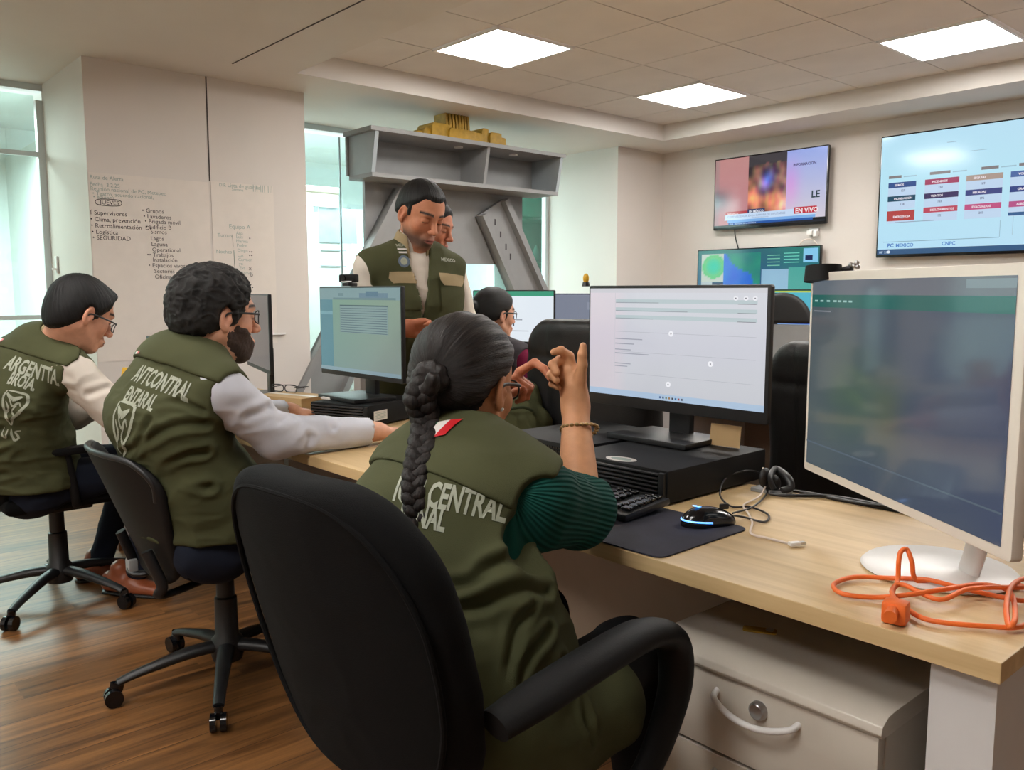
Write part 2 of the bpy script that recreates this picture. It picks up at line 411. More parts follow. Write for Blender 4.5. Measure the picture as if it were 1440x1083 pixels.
# lintel panel over the glass (between glass head and soffit is the soffit itself)
# next room
struct(bx('wall_outer', -10.35, -10.2, -3.0, 2.0, 0, 2.9, M['frost']))
mb = MB()
y_open = [(2.6, 3.9), (4.3, 5.6), (6.0, 7.3)]
ycur = 2.0
for a, b in y_open + [(8.0, 8.0)]:
    if a > ycur: mb.box((-10.27, (ycur + a) / 2, 1.45), (0.15, a - ycur, 2.9))
    if b > a:
        mb.box((-10.27, (a + b) / 2, 0.5), (0.15, b - a, 1.0)); mb.box((-10.27, (a + b) / 2, 2.65), (0.15, b - a, 0.5))
    ycur = b
struct(mb.build('wall_window_side', M['frost'], smooth=False))
for n, (a, b) in enumerate(y_open):
    w = thing('window_%d' % (n + 3), 'x', 'window', (-10.27, a, 1.0)); w['kind'] = 'structure'
    for k in ('label', 'category'): del w[k]
    m = MB(); L = b - a
    for cy_, cz, sy, sz in ((L / 2, .03, L, .06), (L / 2, 1.37, L, .06), (.03, .7, .06, 1.3), (L - .03, .7, .06, 1.3), (L / 2, .7, .05, 1.3)): m.box((0.03, cy_, cz), (.08, sy, sz))
    m.build('window_frame', M['alu'], w, smooth=False)
    MB().box((0, L / 2, .7), (.01, L - .1, 1.3)).build('pane', M['glass'], w, smooth=False)
struct(bx('wall_next_far', -10.2, XG, 7.85, 8.0, 0, 2.9, M['frost']))
struct(bx('wall_next_side', -10.2, XG - .03, 1.98, 2.06, 0, 2.6, M['frost']))
struct(bx('ceiling_next_room', -12.5, -6.60, -3.0, 8.0, 2.9, 3.0, M['frost']))
struct(bx('trim_3', -6.62, -6.58, -3.0, 8.0, 2.58, 2.9, M['frost']))
struct(bx('wall_pillar_back', XG + .02, -6.25, 6.7, 7.9, 0, 2.9, M['frost']))

# ================================================================= DESKS
DZ = 0.75
def desk(name, x0, x1, y0, y1, label, ends, group='long oak topped desks'):
    t = thing(name, label, 'desk', ((x0 + x1) / 2, (y0 + y1) / 2, 0), 0, group)
    w, d = x1 - x0, y1 - y0
    MB().box((0, 0, DZ - 0.0145), (w, d, 0.029), bev=0.0015).build('desktop', M['desk'], t, smooth=False)
    for e in ends:
        xx = e * (w / 2 - 0.055) if abs(e) == 1 else e * w / 2
        MB().box((xx, 0.005, (DZ - 0.03) / 2 + .02), (0.085 if abs(e) == 1 else .03, d - 0.05, DZ - 0.07)).build('end_panel', M['deskwhite'], t, smooth=False)
        MB().box((xx, 0.005, .02), (0.087 if abs(e) == 1 else .032, d - 0.045, .04)).build('plinth', M['plinth'], t, smooth=False)
    MB().box((0, d / 2 - 0.06, 0.42), (w - 0.16, 0.018, 0.60)).build('modesty_panel', M['modesty'], t, smooth=False)
    return t
desk('office_desk', -2.30, -0.363, 1.149, 1.79, 'pale oak desk nearest the camera with white end panel, holding the tangle of orange cord', (1,))
desk('office_desk', -4.25, -2.302, 1.149, 1.79, 'pale oak desk further along the row, where the bearded man rests his arms', (-1, 0.9))
desk('office_desk', -5.2, -2.55, 3.05, 3.75, 'desk of the middle row behind the standing man, carrying the white document screen', (-1, 1), 'desks behind')
desk('office_desk', -2.5, 0.2, 3.05, 3.75, 'desk of the middle row hidden mostly by the wide screen nearest the camera', (-1, 1), 'desks behind')
desk('office_desk', -4.9, -2.6, 5.95, 6.62, 'desk along the television wall beneath the map display', (-1, 1), 'desks behind')
# socket plate under the desk
t = thing('socket_plate', 'small reddish brown socket plate low on the panel under the nearest desk', 'socket', (-1.10, 1.716, 0.40))
MB().box((0, 0, 0), (0.085, 0.01, 0.05), bev=.003).build('plate', M['copper'], t)
MB().cyl((-.02, -.009, 0), (-.02, -.004, 0), 0.012).cyl((.02, -.009, 0), (.02, -.004, 0), 0.012).build('socket_hole', M['black_pl'], t)

# ---- cream pedestal cabinet
t = thing('drawer_cabinet', 'cream metal drawer pedestal under the right end of the nearest desk', 'cabinet', (-0.737, 1.45, 0))
W_, D_ = 0.415, 0.48
MB().box((0, 0, 0.31), (W_, D_, 0.52), bev=.004).build('body', M['cream_metal'], t)
tp = MB(); tp.prism([(-D_ / 2 - .028, 0.0), (-D_ / 2 - .034, .008), (-D_ / 2 - .030, .020), (-D_ / 2 - .012, .030), (-D_ / 2 + .01, .032), (D_ / 2, .032), (D_ / 2, 0)], W_ + .014, m=Matrix.Translation((-(W_ + .014) / 2, 0, .568)) @ Matrix(((0, 0, 1, 0), (1, 0, 0, 0), (0, 1, 0, 0), (0, 0, 0, 1))), bev=.002)
tp.build('top', M['cream_metal'], t, ang=50)
for z0, z1, nm in ((0.425, 0.566, 1), (0.262, 0.419, 2), (0.06, 0.256, 3)):
    d = MB().box((0, -D_ / 2 - .011, (z0 + z1) / 2), (W_ - .004, .022, z1 - z0), bev=.003).build('drawer', M['cream_metal'], t)
    zz = z1 - 0.035
    MB().sweep([(-0.078, -D_ / 2 - .018, zz + .006), (-0.07, -D_ / 2 - .040, zz - .002), (-.03, -D_ / 2 - .048, zz - .016), (0.02, -D_ / 2 - .048, zz - .018), (0.068, -D_ / 2 - .040, zz - .004), (0.078, -D_ / 2 - .018, zz + .004)], (0.0055, 0.0055), n=10).build('handle', M['white_pl'], d)
MB().lathe([(0.0, .012), (.012, .012), (.015, .009), (.016, 0), (.018, -.002)], m=T((0.006, -D_ / 2 - .022, .532), (PI / 2, 0, 0))).build('lock', M['chrome'], t)
MB().box((0, 0, 0.03), (W_ - .06, D_ - .06, 0.05)).build('plinth', M['black_pl'], t, smooth=False)
t = thing('metal_tag', 'small brass coloured tag lying on top of the cream drawer cabinet', 'tag', (-0.823, 1.330, 0.6005), 0.5)
MB().prism(rrect(.06, .024, .006), .003, bev=.0008).build('plate', M['gold'], t)
MB().lathe([(.006, 0), (.008, .002), (.006, .004)], c=(.018, 0, .003)).build('rivet', M['chrome'], t)

# ================================================================= COMPUTERS
MSC = screen_mat('lit_display', 1.0)
MSC_D = screen_mat('dim_display', 1.0, 0.08, 0.6)
def monitor(name, label, loc, rotz, w, h, zb, sc, group=None, frame='black_pl', bez=(.006, .006, .006, .018), base='rect', depth=.03, neck=True, msc=None, back=True):
    """screen faces local -Y; zb = height of lower edge over the base"""
    t = thing(name, label, 'monitor', loc, rotz, group); F = M[frame]
    l, r, tp_, bt = bez
    m = MB(); m.prism(rrect(w, h, .006, 3), depth * .5, m=T((0, 0, zb + h / 2), (PI / 2, 0, 0)) @ Matrix.Translation((0, 0, -depth * .5)), bev=.002)
    m.box((0, depth * .62, zb + h / 2), (w * .7, depth * .5, h * .62), bev=.008)
    m.build('housing', F, t)
    sw, sh = w - l - r, h - tp_ - bt
    o = sc(sw, sh).build('screen', msc or MSC, t); o.location = (-w / 2 + l, -.0008, zb + bt)
    if neck:
        if base == 'rect':
            MB().prism([(-.13, -.10), (.13, -.10), (.12, .08), (-.12, .08)], .014, bev=.003).build('base', F, t)
            m = MB(); m.box((0, .055, zb * .5 + .05), (.07, .022, zb + .10), bev=.006); m.build('neck', F, t)
        else:
            MB().lathe([(0, .0), (.118, 0), (.122, .004), (.116, .010), (.03, .016), (.0, .016)], c=(0, .10, 0), n=64).build('base', M['white_pl'], t, ang=60)
            m = MB(); m.sweep([(.05, .12, .01), (.05, .13, .08), (.04, .09, .2), (.03, .04, .28)], (.024, .010), n=16, up=(0, 1, 0)); m.build('neck', M['white_pl'], t)
    return t
def sc_doc(w, h):
    s = Screen(w, h)
    def bg(u, v):
        b = 196 + 16 * v; k = .5 + .5 * math.sin(v * 9)
        return (b + 2 * k - (3 if u > .2 else 0) + 6 * (u < .2), b - 2 + 3 * k, b + 8)
    s.grid(0, 0, 1, 1, 12, 12, bg)
    s.rect(0, 0, 1, .055, (168, 190, 214)); s.rect(0, .96, 1, 1, (206, 206, 212)); s.rect(.165, .055, .167, .96, (196, 196, 204))
    for y in (.865, .79, .72): s.rect(.17, y, .955, y + .035, (184, 198, 202)); s.rect(.17, y + .002, .5 + .1 * math.sin(y * 50), y + .008, (150, 156, 164)); s.rect(.86, y, .95, y + .005, (120, 120, 128))
    for y in (.60, .415, .215): s.rect(.17, y, .955, y + .003, (172, 174, 184))
    for y, x in ((.53, .34), (.485, .29), (.43, .27), (.395, .38), (.30, .27), (.275, .25)): s.rect(.17, y, x, y + .009, (158, 160, 172))
    for x in (.85, .9, .945): s.poly([(x + .012 * math.cos(a), .915 + .02 * math.sin(a)) for a in [i * PI / 6 for i in range(12)]], (232, 232, 238)); s.rect(x - .003, .911, x + .003, .92, (90, 90, 100))
    for x, y in ((.51, .60), (.73, .36), (.50, .15)):
        s.poly([(x + .014 * math.cos(a), y + .025 * math.sin(a)) for a in [i * PI / 6 for i in range(12)]], (236, 236, 242)); s.rect(x - .003, y - .005, x + .003, y + .005, (60, 60, 70))
    for i in range(8): s.rect(.45 + i * .018, .018, .459 + i * .018, .036, [(60, 90, 140), (40, 60, 90), (90, 110, 60), (150, 110, 60), (60, 60, 70), (40, 100, 150), (150, 60, 60), (70, 70, 90)][i])
    return s
monitor('computer_monitor', 'large black computer monitor with a pale document, in front of the woman with the braid', (-1.393,1.779,0.830)[:2] + (0.8305,), 0, .588, .335, .072, sc_doc, 'desktop monitors on the front desks', bez=(.006, .010, .008, .030))
def sc_table(w, h):
    s = Screen(w, h)
    s.grid(0, 0, 1, 1, 10, 10, lambda u, v: (112 + 14 * u, 138 + 8 * v, 134 - 6 * v))
    s.rect(0, 0, .17, .86, (84, 124, 136)); s.rect(0, .86, 1, 1, (118, 142, 146)); s.rect(.18, .86, .95, .885, (98, 122, 128))
    s.rect(0, .68, .17, .72, (110, 150, 160)); s.rect(.52, .885, .86, .94, (96, 120, 136)); s.rect(.6, .9, .75, .96, (80, 108, 128)); s.rect(.25, .90, .32, .94, (100, 124, 130))
    s.rect(.27, .47, .86, .80, (120, 142, 142)); s.rect(.27, .785, .86, .80, (70, 90, 96)); s.rect(.27, .47, .272, .8, (86, 104, 108)); s.rect(.858, .47, .86, .8, (86, 104, 108))
    for i in range(11): s.rect(.28, .475 + i * .028, .85, .483 + i * .028, (84, 102, 110))
    s.rect(0, 0, 1, .045, (126, 148, 158))
    return s
m1 = monitor('computer_monitor', 'black computer monitor with a teal table on screen and a webcam on top', (-2.690, 1.62, 0.8305), 0, .565, .335, .075, sc_table, 'desktop monitors on the front desks')
t = thing('webcam', 'small black webcam clipped on top of the teal screen', 'webcam', (-2.735, 1.615, 1.241), 0.3)
MB().box((0, -.005, .028), (.075, .028, .03), bev=.006).build('body', M['black_matte'], t); MB().cyl((-.012, -.018, .028), (-.012, -.024, .028), .010).build('lens', M['black_gloss'], t)
MB().box((0, 0, .006), (.03, .05, .012), bev=.003).box((0, .0, .012), (.014, .014, .02), bev=.002).build('clip', M['black_pl'], t)
MB().box((.0, -.019, .0165), (.05, .0015, .004)).build('status_strip', M['white_pl'], t, smooth=False)
def sc_teal(w, h):
    s = Screen(w, h)
    def bg(u, v):
        n = mnoise.noise(Vector((u * 4, v * 5, 0))); n2 = mnoise.noise(Vector((u * 9, v * 16, 3)))
        a = math.exp(-((u - .30) ** 2 / .03 + (v - .42) ** 2 / .06)); c = math.exp(-((u - .5) ** 2 / .006 + (v - .40) ** 2 / .03))
        r = 76 - 8 * u + 5 * n + 7 * n2 * a; g = 86 - 10 * u + 9 * a + 5 * c + 5 * n + 8 * n2 * a; b = 92 + 4 * u - 12 * a - 12 * c
        return (r + 6 * c, g, b)
    s.grid(0, 0, 1, 1, 60, 60, bg)
    s.grid(0, .895, 1, 1, 4, 2, lambda u, v: (92 + 8 * u, 102, 112)); s.rect(.82, .955, 1, .99, (118, 128, 136))
    s.rect(0, .86, 1, .925, (28, 92, 88))
    for x in (.02, .06, .105, .15, .18, .215, .25): s.rect(x, .888, x + .022, .897, (150, 190, 186))
    s.rect(.02, .835, .14, .842, (120, 126, 134))
    s.rect(0, .12, 1, .128, (84, 96, 108))
    return s
monitor('computer_monitor', 'huge white framed monitor at the right edge on a round white base, dim teal screen', (-0.625 , 1.378, 0.7505), math.atan2(-.338, .48), .605, .392, .115, sc_teal, 'desktop monitors on the front desks', frame='cream_frame', bez=(.011, .020, .016, .016), base='disc', depth=.034, msc=MSC_D)
# the black camera on an arm that stands on the white monitor's corner
t = thing('desk_camera', 'black round camera head on a short arm above the corner of the white monitor', 'camera', (-0.833,1.540,1.245))
a0 = Vector(t.location)
MB().cyl(Vector((-0.837,1.535,1.240)) - a0, Vector((-0.839,1.537,1.270)) - a0, .036, .033, n=32).build('camera_head', M['black_matte'], t, ang=50)
MB().sweep([Vector((-0.832,1.543,1.256)) - a0, Vector((-0.813,1.549,1.260)) - a0, Vector((-0.788,1.549,1.265)) - a0], (.006, .006)).build('arm', M['black_pl'], t)
k_ = MB()
for i in range(6): k_.ball(Vector((-0.786,1.551,1.267)) - a0 + Vector((.008 * math.cos(i), .004 * math.sin(i * 2), .008 * math.sin(i * 1.3))), .005, u=10, v=6)
k_.build('knob', M['chrome'], t)
def sc_white(w, h):
    s = Screen(w, h); s.rect(0, 0, 1, 1, (226, 234, 242)); s.rect(0, .9, 1, 1, (60, 150, 120)); s.rect(.5, .3, .52, .5, (60, 60, 70)); s.rect(.54, .42, .62, .45, (160, 165, 175)); s.rect(.5, .2, .7, .22, (190, 196, 204)); return s
def sc_grey(w, h):
    s = Screen(w, h); s.rect(0, 0, 1, 1, (124, 130, 146)); s.rect(.45, .68, .8, .84, (138, 144, 160)); s.rect(.5, .25, .85, .28, (140, 146, 160)); return s
def sc_cyan(w, h):
    s = Screen(w, h); s.grid(0, 0, 1, 1, 6, 6, lambda u, v: (60 + 20 * u, 168 + 8 * v, 190 + 8 * u)); s.rect(0, .97, 1, 1, (40, 90, 60)); s.rect(0, .94, 1, .975, (200, 214, 90))
    s.rect(0, .12, 1, .22, (40, 90, 200)); s.rect(0, 0, 1, .12, (150, 190, 226)); s.rect(.7, .03, .8, .09, (70, 100, 150)); return s
def sc_off(w, h):
    s = Screen(w, h); s.rect(0, 0, 1, 1, (24, 28, 42)); return s
def bmon(px_l, px_r, ytop, ybot, d, sc, label, loc, w, h, rz=0.0):
    return monitor('computer_monitor', label, loc, rz, w, h, .16, sc, 'monitors on the desks behind')
bmon(0, 0, 0, 0, 0, sc_white, 'bright white screen with a green top bar beyond the seated person in red', (-3.78, 3.33, .7505), .55, .32, .35)
bmon(0, 0, 0, 0, 0, sc_grey, 'dull grey screen right of the bright document screen', (-3.42, 3.62, .7505), .50, .30, .30)
bmon(0, 0, 0, 0, 0, sc_cyan, 'cyan map screen behind the rounded chair back', (-3.618,6.151,1.110)[:2] + (.7505,), .52, .33, .0)
bmon(0, 0, 0, 0, 0, sc_off, 'dark switched off screen between the large document screen and the rounded chair', (-3.893,6.065,1.108)[:2] + (.7505,), .40, .30, .0)
# ---- televisions
def sc_news(w, h):
    s = Screen(w, h)
    def left(u, v):
        d = math.exp(-((u - .15) ** 2 / .08 + (v - .38) ** 2 / .02)); return (186 - 96 * d - 20 * (u < .1), 122 - 62 * d + 10 * v, 130 - 50 * d)
    s.grid(0, .03, .32, 1, 12, 16, left)
    def right(u, v):
        k = math.exp(-((u - .1) ** 2 / .05 + (v - .5) ** 2 / .1)); return (150 + 60 * (1 - v) + 26 * k, 168 + 34 * (1 - v) - 26 * k, 226 - 14 * (1 - v) + 2 * u)
    s.grid(.665, .06, 1, 1, 12, 16, right)
    def mid(u, v):
        n = mnoise.noise(Vector((u * 5, v * 7, 1.5))); n2 = mnoise.noise(Vector((u * 11, v * 9, 7)))
        if v > .84 + .05 * n: return (56, 52, 58)
        b = math.exp(-((u - .5 - .35 * (v - .55)) ** 2 / .03 + (v - .55) ** 2 / .03)); o = math.exp(-((v - .2) ** 2 / .05)) + .7 * math.exp(-((u - .1) ** 2 / .03 + (v - .4) ** 2 / .04))
        r = 90 + 120 * o + 90 * n + 20 * b; g = 60 + 70 * o + 60 * n + 60 * b + 30 * n2; bl = 56 + 40 * o + 40 * n + 170 * b
        if u > .7: r += 90 * (u - .7) * 3 * (1 - v); g += 90 * (u - .7) * 3 * (1 - v); bl += 110 * (u - .7) * 3 * (1 - v)
        return tuple(max(10, min(240, q)) for q in (r, g, bl))
    s.grid(.32, .16, .665, 1, 34, 40, mid)
    s.rect(.11, .165, .32, .225, (172, 44, 54)); s.rect(.32, .175, .48, .24, (34, 48, 96)); s.text(.335, .19, .045, 'EN MÉXICO', (230, 232, 240)); s.text(.125, .18, .032, 'EMERGENCIA', (236, 200, 200))
    s.poly([(.1, .1), (.93, .1), (.93, .165), (.9, .2), (.11, .18)], (196, 216, 240)); s.text(.13, .135, .042, 'COMPARECENCIA EN LA CAMARA DE DIPUTADOS', (110, 130, 170), False)
    s.text(.36, .108, .026, 'SEGURIDAD NACIONAL', (120, 140, 180), False)
    s.rect(.13, .062, .92, .1, (122, 172, 226)); s.rect(.14, .03, .9, .062, (36, 84, 160)); s.text(.15, .034, .03, '11:46   NOTICIAS DE LA MAÑANA', (200, 216, 240), False)
    s.rect(.74, .125, .93, .215, (190, 50, 64)); s.text(.75, .135, .09, 'EN VIVO', (240, 226, 230))
    s.text(.72, .78, .05, 'INFORMACION', (70, 60, 110)); s.text(.88, .33, .13, 'LE', (40, 60, 70)); s.rect(0, 0, 1, .03, (30, 32, 40))
    return s
def sc_dash(w, h):
    s = Screen(w, h)
    s.grid(0, 0, 1, 1, 8, 8, lambda u, v: (180 + 6 * u, 218 + 8 * (1 - abs(v - .6)), 242))
    s.rect(0, 0, 1, .045, (44, 82, 124)); s.poly([(.055 + .008 * math.cos(a), .022 + .013 * math.sin(a)) for a in [i * PI / 6 for i in range(12)]], (220, 230, 240)); s.text(.01, .012, .025, 'HP  21', (190, 210, 230))
    X0 = [.04, .21, .39, .57, .75, .90]; W_ = [.13, .15, .15, .15, .13, .08]
    for (x, ww) in ((.04, .06), (.23, .09), (.45, .07), (.60, .05), (.78, .07)): s.rect(x, .645, x + ww, .668, (128, 122, 124)); s.rect(x + ww + .01, .648, x + ww + .07, .658, (156, 190, 206))
    cc = [[(48, 78, 136), (160, 62, 96), (170, 150, 140), (76, 104, 160), (80, 100, 150), (160, 62, 96)], [(28, 72, 96), (62, 50, 92), (66, 72, 128), (52, 66, 128), (60, 60, 110), (50, 60, 110)], [(176, 66, 66), (186, 72, 92), (190, 82, 128), (180, 84, 134), (176, 66, 66), (60, 60, 110)]]
    nm = [['SISMOS', 'INCENDIOS', 'SEQUIAS', 'VOLCANES', 'CICLONES', 'LLUVIA'], ['INUNDACION', 'VIENTOS', 'HELADAS', 'GRANIZO', 'NEVADAS', 'POLVO'], ['EMERGENCIA', 'DESLIZAMIENTOS', 'EVACUADOS', 'ALBERGUES', 'ALERTAS', 'TOTAL']]
    for j in range(3):
        for i in range(6):
            y = .565 - .115 * j; hh = .045 if not (j == 2 and i == 0) else .085
            yy = y if hh < .05 else y - .05
            s.rect(X0[i], y - .07, X0[i] + W_[i], y, (190, 212, 236)); s.rect(X0[i], yy, X0[i] + W_[i], yy + hh, cc[j][i]); s.text(X0[i] + .03, yy + hh * .3, .024, nm[j][i], (236, 228, 236)); s.text(X0[i] + .06, y - .035, .024, str(127 + 31 * i + 7 * j), (110, 120, 150))
    s.rect(.08, .268, .26, .273, (130, 150, 170)); s.rect(.03, .105, .54, .109, (110, 140, 160)); s.rect(.54, .11, .542, .24, (140, 170, 190)); s.rect(.57, .27, 1, .295, (56, 94, 140))
    for k in range(6): s.rect(.59 + k * .07, .12, .593 + k * .07, .27, (170, 200, 216))
    s.text(.05, .062, .045, 'PC', (60, 110, 190)); s.text(.09, .062, .04, 'MEXICO', (80, 130, 200)); s.text(.30, .062, .04, 'CNPC', (80, 130, 200))
    s.rect(.3, .89, .34, .895, (150, 176, 196)); s.rect(.40, .80, .47, .804, (150, 180, 200))
    return s
def sc_map(w, h):
    s = Screen(w, h)
    s.grid(0, 0, 1, 1, 20, 20, lambda u, v: (20 + 20 * v, 70 + 40 * v + 10 * math.sin(u * 9), 110 + 40 * (1 - v)))
    def q(u, v):
        r2 = (u - .55) ** 2 / .16 + (v - .55) ** 2 / .12
        if r2 < 1: return (20 + 90 * r2, 190, 160 - 40 * r2)
        if r2 < 1.6: return (90, 190, 120)
        return (186, 196, 186)
    s.grid(.03, .56, .23, .95, 16, 16, q); s.rect(.03, .35, .13, .56, (172, 186, 190)); s.rect(.13, .36, .23, .55, (26, 40, 84))
    def terr(u, v):
        n = mnoise.noise(Vector((u * 3, v * 3, 2)));  return (30, 130 + 30 * n, 116) if v + n * .35 > 1.0 - u * .7 else (34, 104 + 20 * n, 206)
    s.grid(.23, .34, .545, .95, 24, 18, terr); s.rect(.24, .36, .31, .5, (70, 150, 196))
    s.rect(.03, .2, .13, .34, (60, 80, 170)); s.rect(.13, .22, .545, .34, (34, 56, 186)); s.rect(.03, .12, .545, .19, (150, 170, 230)); s.rect(.03, 0, 1, .12, (100, 150, 210))
    for i in range(4):
        s.rect(.60, .9 - i * .045, .70, .91 - i * .045, (120, 200, 170)); s.rect(.73, .92 - i * .04, .85, .93 - i * .04, (110, 210, 190))
    s.rect(.88, .8, .99, .98, (130, 196, 232)); s.rect(.895, .83, .95, .89, (16, 30, 80))
    s.rect(.555, .28, .77, .72, (140, 180, 206)); s.rect(.77, .28, 1, .74, (70, 160, 150)); s.rect(.555, .18, 1, .27, (30, 60, 196)); s.text(.56, .2, .06, 'CENAPRED', (220, 230, 250))
    return s
def tv(label, x0, x1, z0, z1, sc, tilt=0.0):
    w, h = x1 - x0, z1 - z0
    t = thing('wall_television', label, 'television', ((x0 + x1) / 2, YW - 0.075, z0), 0, 'screens hung on the television wall')
    MB().prism(rrect(w, h, .006, 2), .030, m=T((0, .030, h / 2), (PI / 2, 0, 0)), bev=.002).build('housing', M['black_gloss'], t)
    MB().box((0, .045, h / 2), (w * .5, .06, h * .5), bev=.004).build('wall_bracket', M['black_pl'], t)
    o = sc(w - .02, h - .032).build('screen', MSC, t); o.location = (-w / 2 + .01, -.0008, .022)
    return t
tv('wall television showing a news broadcast with a red badge and pink side panel', -4.790, -3.665, 1.790, 2.437, sc_news)
tv('wide pale blue television with rows of coloured boxes, cut by the right edge', -3.225, -1.55, 1.492, 2.437, sc_dash)
tv('lower wall display with weather maps, partly behind the large document monitor', -4.960, -3.70, .92, 1.615, sc_map)
tag(MB().sweep([(-4.596,6.780,1.824), (-4.585,6.780,1.726), (-4.543,6.780,1.601)], .005).build('power_cable', M['black_pl']), 'thin black cable hanging below the news television', 'cable')
tag(MB().sweep([(-3.947,6.780,1.610), (-3.884,6.760,1.661), (-3.804,6.760,1.664), (-3.747,6.780,1.602)], .005).build('power_cable', M['white_cable']), 'thin pale cable looping above the weather map display', 'cable')
t = thing('wall_socket', 'small pale plug and socket on the wall between the two left televisions', 'socket', (-3.804,6.790,1.731))
MB().box((0, 0, 0), (.09, .02, .06), bev=.004).build('plate', M['white_pl'], t); MB().box((-.02, -.03, -.01), (.05, .04, .04), bev=.006).box((.03, -.03, -.02), (.03, .04, .05), bev=.005).build('plug', M['white_pl'], t)

# ---- small form computers lying flat under the monitors
def flat_pc(label, loc, rotz, w, d, h=.079, grille='slats', group='flat black desktop computers'):
    t = thing('desktop_computer', label, 'computer', loc, rotz, group)
    MB().box((0, 0, h / 2 + .002), (w, d, h - .004), bev=.005).build('case', M['black_matte'], t)
    g = MB()
    if grille == 'slats':
        n = 7
        for i in range(n): g.box((-w * .02, -d / 2 - .004, .012 + i * (h - .022) / (n - 1)), (w * .9, .010, .0042), bev=.001)
        g.build('grille', M['grille'], t)
        MB().box((w * .46, -d / 2 - .004, h / 2), (w * .05, .010, h - .01), bev=.002).build('front_bezel', M['black_pl'], t)
    else:
        for i in range(28):
            for j in range(7): g.cyl((-w * .45 + i * w * .9 / 27, -d / 2 - .003, .014 + j * .0085), (-w * .45 + i * w * .9 / 27, -d / 2 + .001, .014 + j * .0085), .0026, n=6)
        g.build('perforated_grille', M['black_gloss'], t)
    return t
pcC = flat_pc('flat black computer with slatted front carrying the large document monitor', (-1.30, 1.655, .7502), 0.02, .31, .40)
flat_pc('flat black computer with dotted front left of the slatted one, behind the raised forearm', (-1.625, 1.71, .7502), -.04, .30, .36, grille='dots')
flat_pc('flat black computer with slatted front and a paper label, beneath the teal screen', (-2.672, 1.640, .7502), 0.36, .26, .32)
def oval_sticker(loc):
    t = thing('oval_sticker', 'white oval sticker on top of the slatted computer below the document monitor', 'sticker', loc, .1)
    o = MB().prism([(.041 * math.cos(a), .024 * math.sin(a)) for a in [i * PI / 20 for i in range(40)]], .0006).build('sticker_base', M['sticker'], t, smooth=False)
    r = MB()
    r.prism([(.028 * math.cos(a), .013 * math.sin(a)) for a in [i * PI / 20 for i in range(40)]], .0004, m=T((0, 0, .0006))).build('printed_centre', M['ink_teal'], t, smooth=False)
oval_sticker((-1.30, 1.485, .8295))
# rocker shaped stand foot details and paper label
t = thing('paper_label', 'white paper label stuck on the end of the computer beneath the teal screen', 'label', (-2.500, 1.588, .752), 0.36)
MB().box((0, 0, .04), (.0012, .075, .034)).build('label_sheet', M['sticker'], t, smooth=False)
l_ = MB()
for i in range(5): l_.box((.0009, -.004 + .006 * (i % 2), .030 + i * .005), (.0006, .052, .0014))
l_.build('printed_lines', M['ink_teal'], t, smooth=False)
t = thing('notepad', 'small white notepad lying on the computer beneath the teal screen', 'notepad', (-2.73, 1.565, .8295), .3)
MB().box((0, 0, .004), (.12, .085, .008), bev=.001).build('pages', M['paper'], t, smooth=False)
MB().box((0, 0.035, .0085), (.118, .012, .0014)).build('binding', M['grey_light'], t, smooth=False)
t = thing('paper_card', 'beige folded paper card propped behind the foot of the document monitor', 'card', (-1.234,1.802,0.830), .1)
MB().box((0, 0, .028), (.085, .002, .055), m=T((0, 0, 0), (-.15, 0, 0))).build('card_face', M['cardboard'], t, smooth=False)
# ---- keyboards
def keyboard(label, loc, rotz):
    t = thing('computer_keyboard', label, 'keyboard', loc, rotz, 'black keyboards')
    W_, D_ = .44, .15
    b = MB(); b.box((0, 0, .010), (W_, D_, .016), bev=.005, m=T((0, 0, .004), (.07, 0, 0))); b.build('body', M['black_pl'], t)
    km = MB().box((0, 0, .004), (.0158, .0158, .008), bev=.0018, seg=1).build('key', M['black_gloss'], t); first = True
    rows = [(.052, 21, 1), (.029, 21, 1), (.010, 21, 1), (-.009, 20, 1), (-.028, 20, 1), (-.048, 14, 1.5)]
    for yy, n, wd in rows:
        for i in range(n):
            x = -W_ / 2 + .018 + i * (W_ - .036) / (n - 1)
            if n == 21 and i in (14, 18): continue
            if n == 20 and i in (13, 17): continue
            o = km if first else km.copy()
            if not first: COL.objects.link(o)
            first = False; o.location = (x, yy, .022 + yy * .07); o.rotation_euler = (.07, 0, 0); o.scale = (wd, 1, 1)
    return t
keyboard("black keyboard by the green sleeved elbow, in front of the document monitor", (-1.325, 1.345, .7545), .03)
keyboard("black keyboard under the bearded man's hand, next to the teal screen", (-3.02, 1.42, .7505), .05)
# ---- mouse mat and mouse
tag(MB().prism(rrect(.44, .285, .022), .003, m=T((-1.138, 1.293, .7505), (0, 0, 0.015)), bev=.001).build('mouse_mat', M['mat_cloth']), 'dark navy fabric mouse mat hanging level with the desk edge', 'mouse mat')
def sdf_blob(w, l, h, nu=32, nv=20):
    t = bmesh.new(); bmesh.ops.create_uvsphere(t, u_segments=nu, v_segments=nv, radius=1.0)
    for v in t.verts:
        x, y, z = v.co
        tw = 1 - .10 * math.cos(y * 2.4 + .3); z2 = max(z, -.12)
        v.co = (math.copysign(abs(x) ** .9, x) * w / 2 * (1.05 - .12 * (abs(y - .1) < .35)), y * l / 2, (z2 * (1 - .18 * y) + .12) * h * .9)
    return t
t = thing('computer_mouse', 'black computer mouse with glowing blue rim on the navy mat', 'mouse', (-0.991,1.399,0.754), -.45)
b = MB(); b.merge(sdf_blob(.062, .118, .036)); b.build('shell', M['black_gloss'], t, ang=80)
MB().box((0, .035, .034), (.007, .02, .012), bev=.003).build('scroll_wheel', M['black_pl'], t)
MB().sweep([(.0315 * math.sin(a), -.0575 * math.cos(a) * (1.0), .010 + .003 * math.cos(a)) for a in [-1.45 + i * .29 for i in range(11)]], .0018, n=8).build('light_strip', M['led'], t)
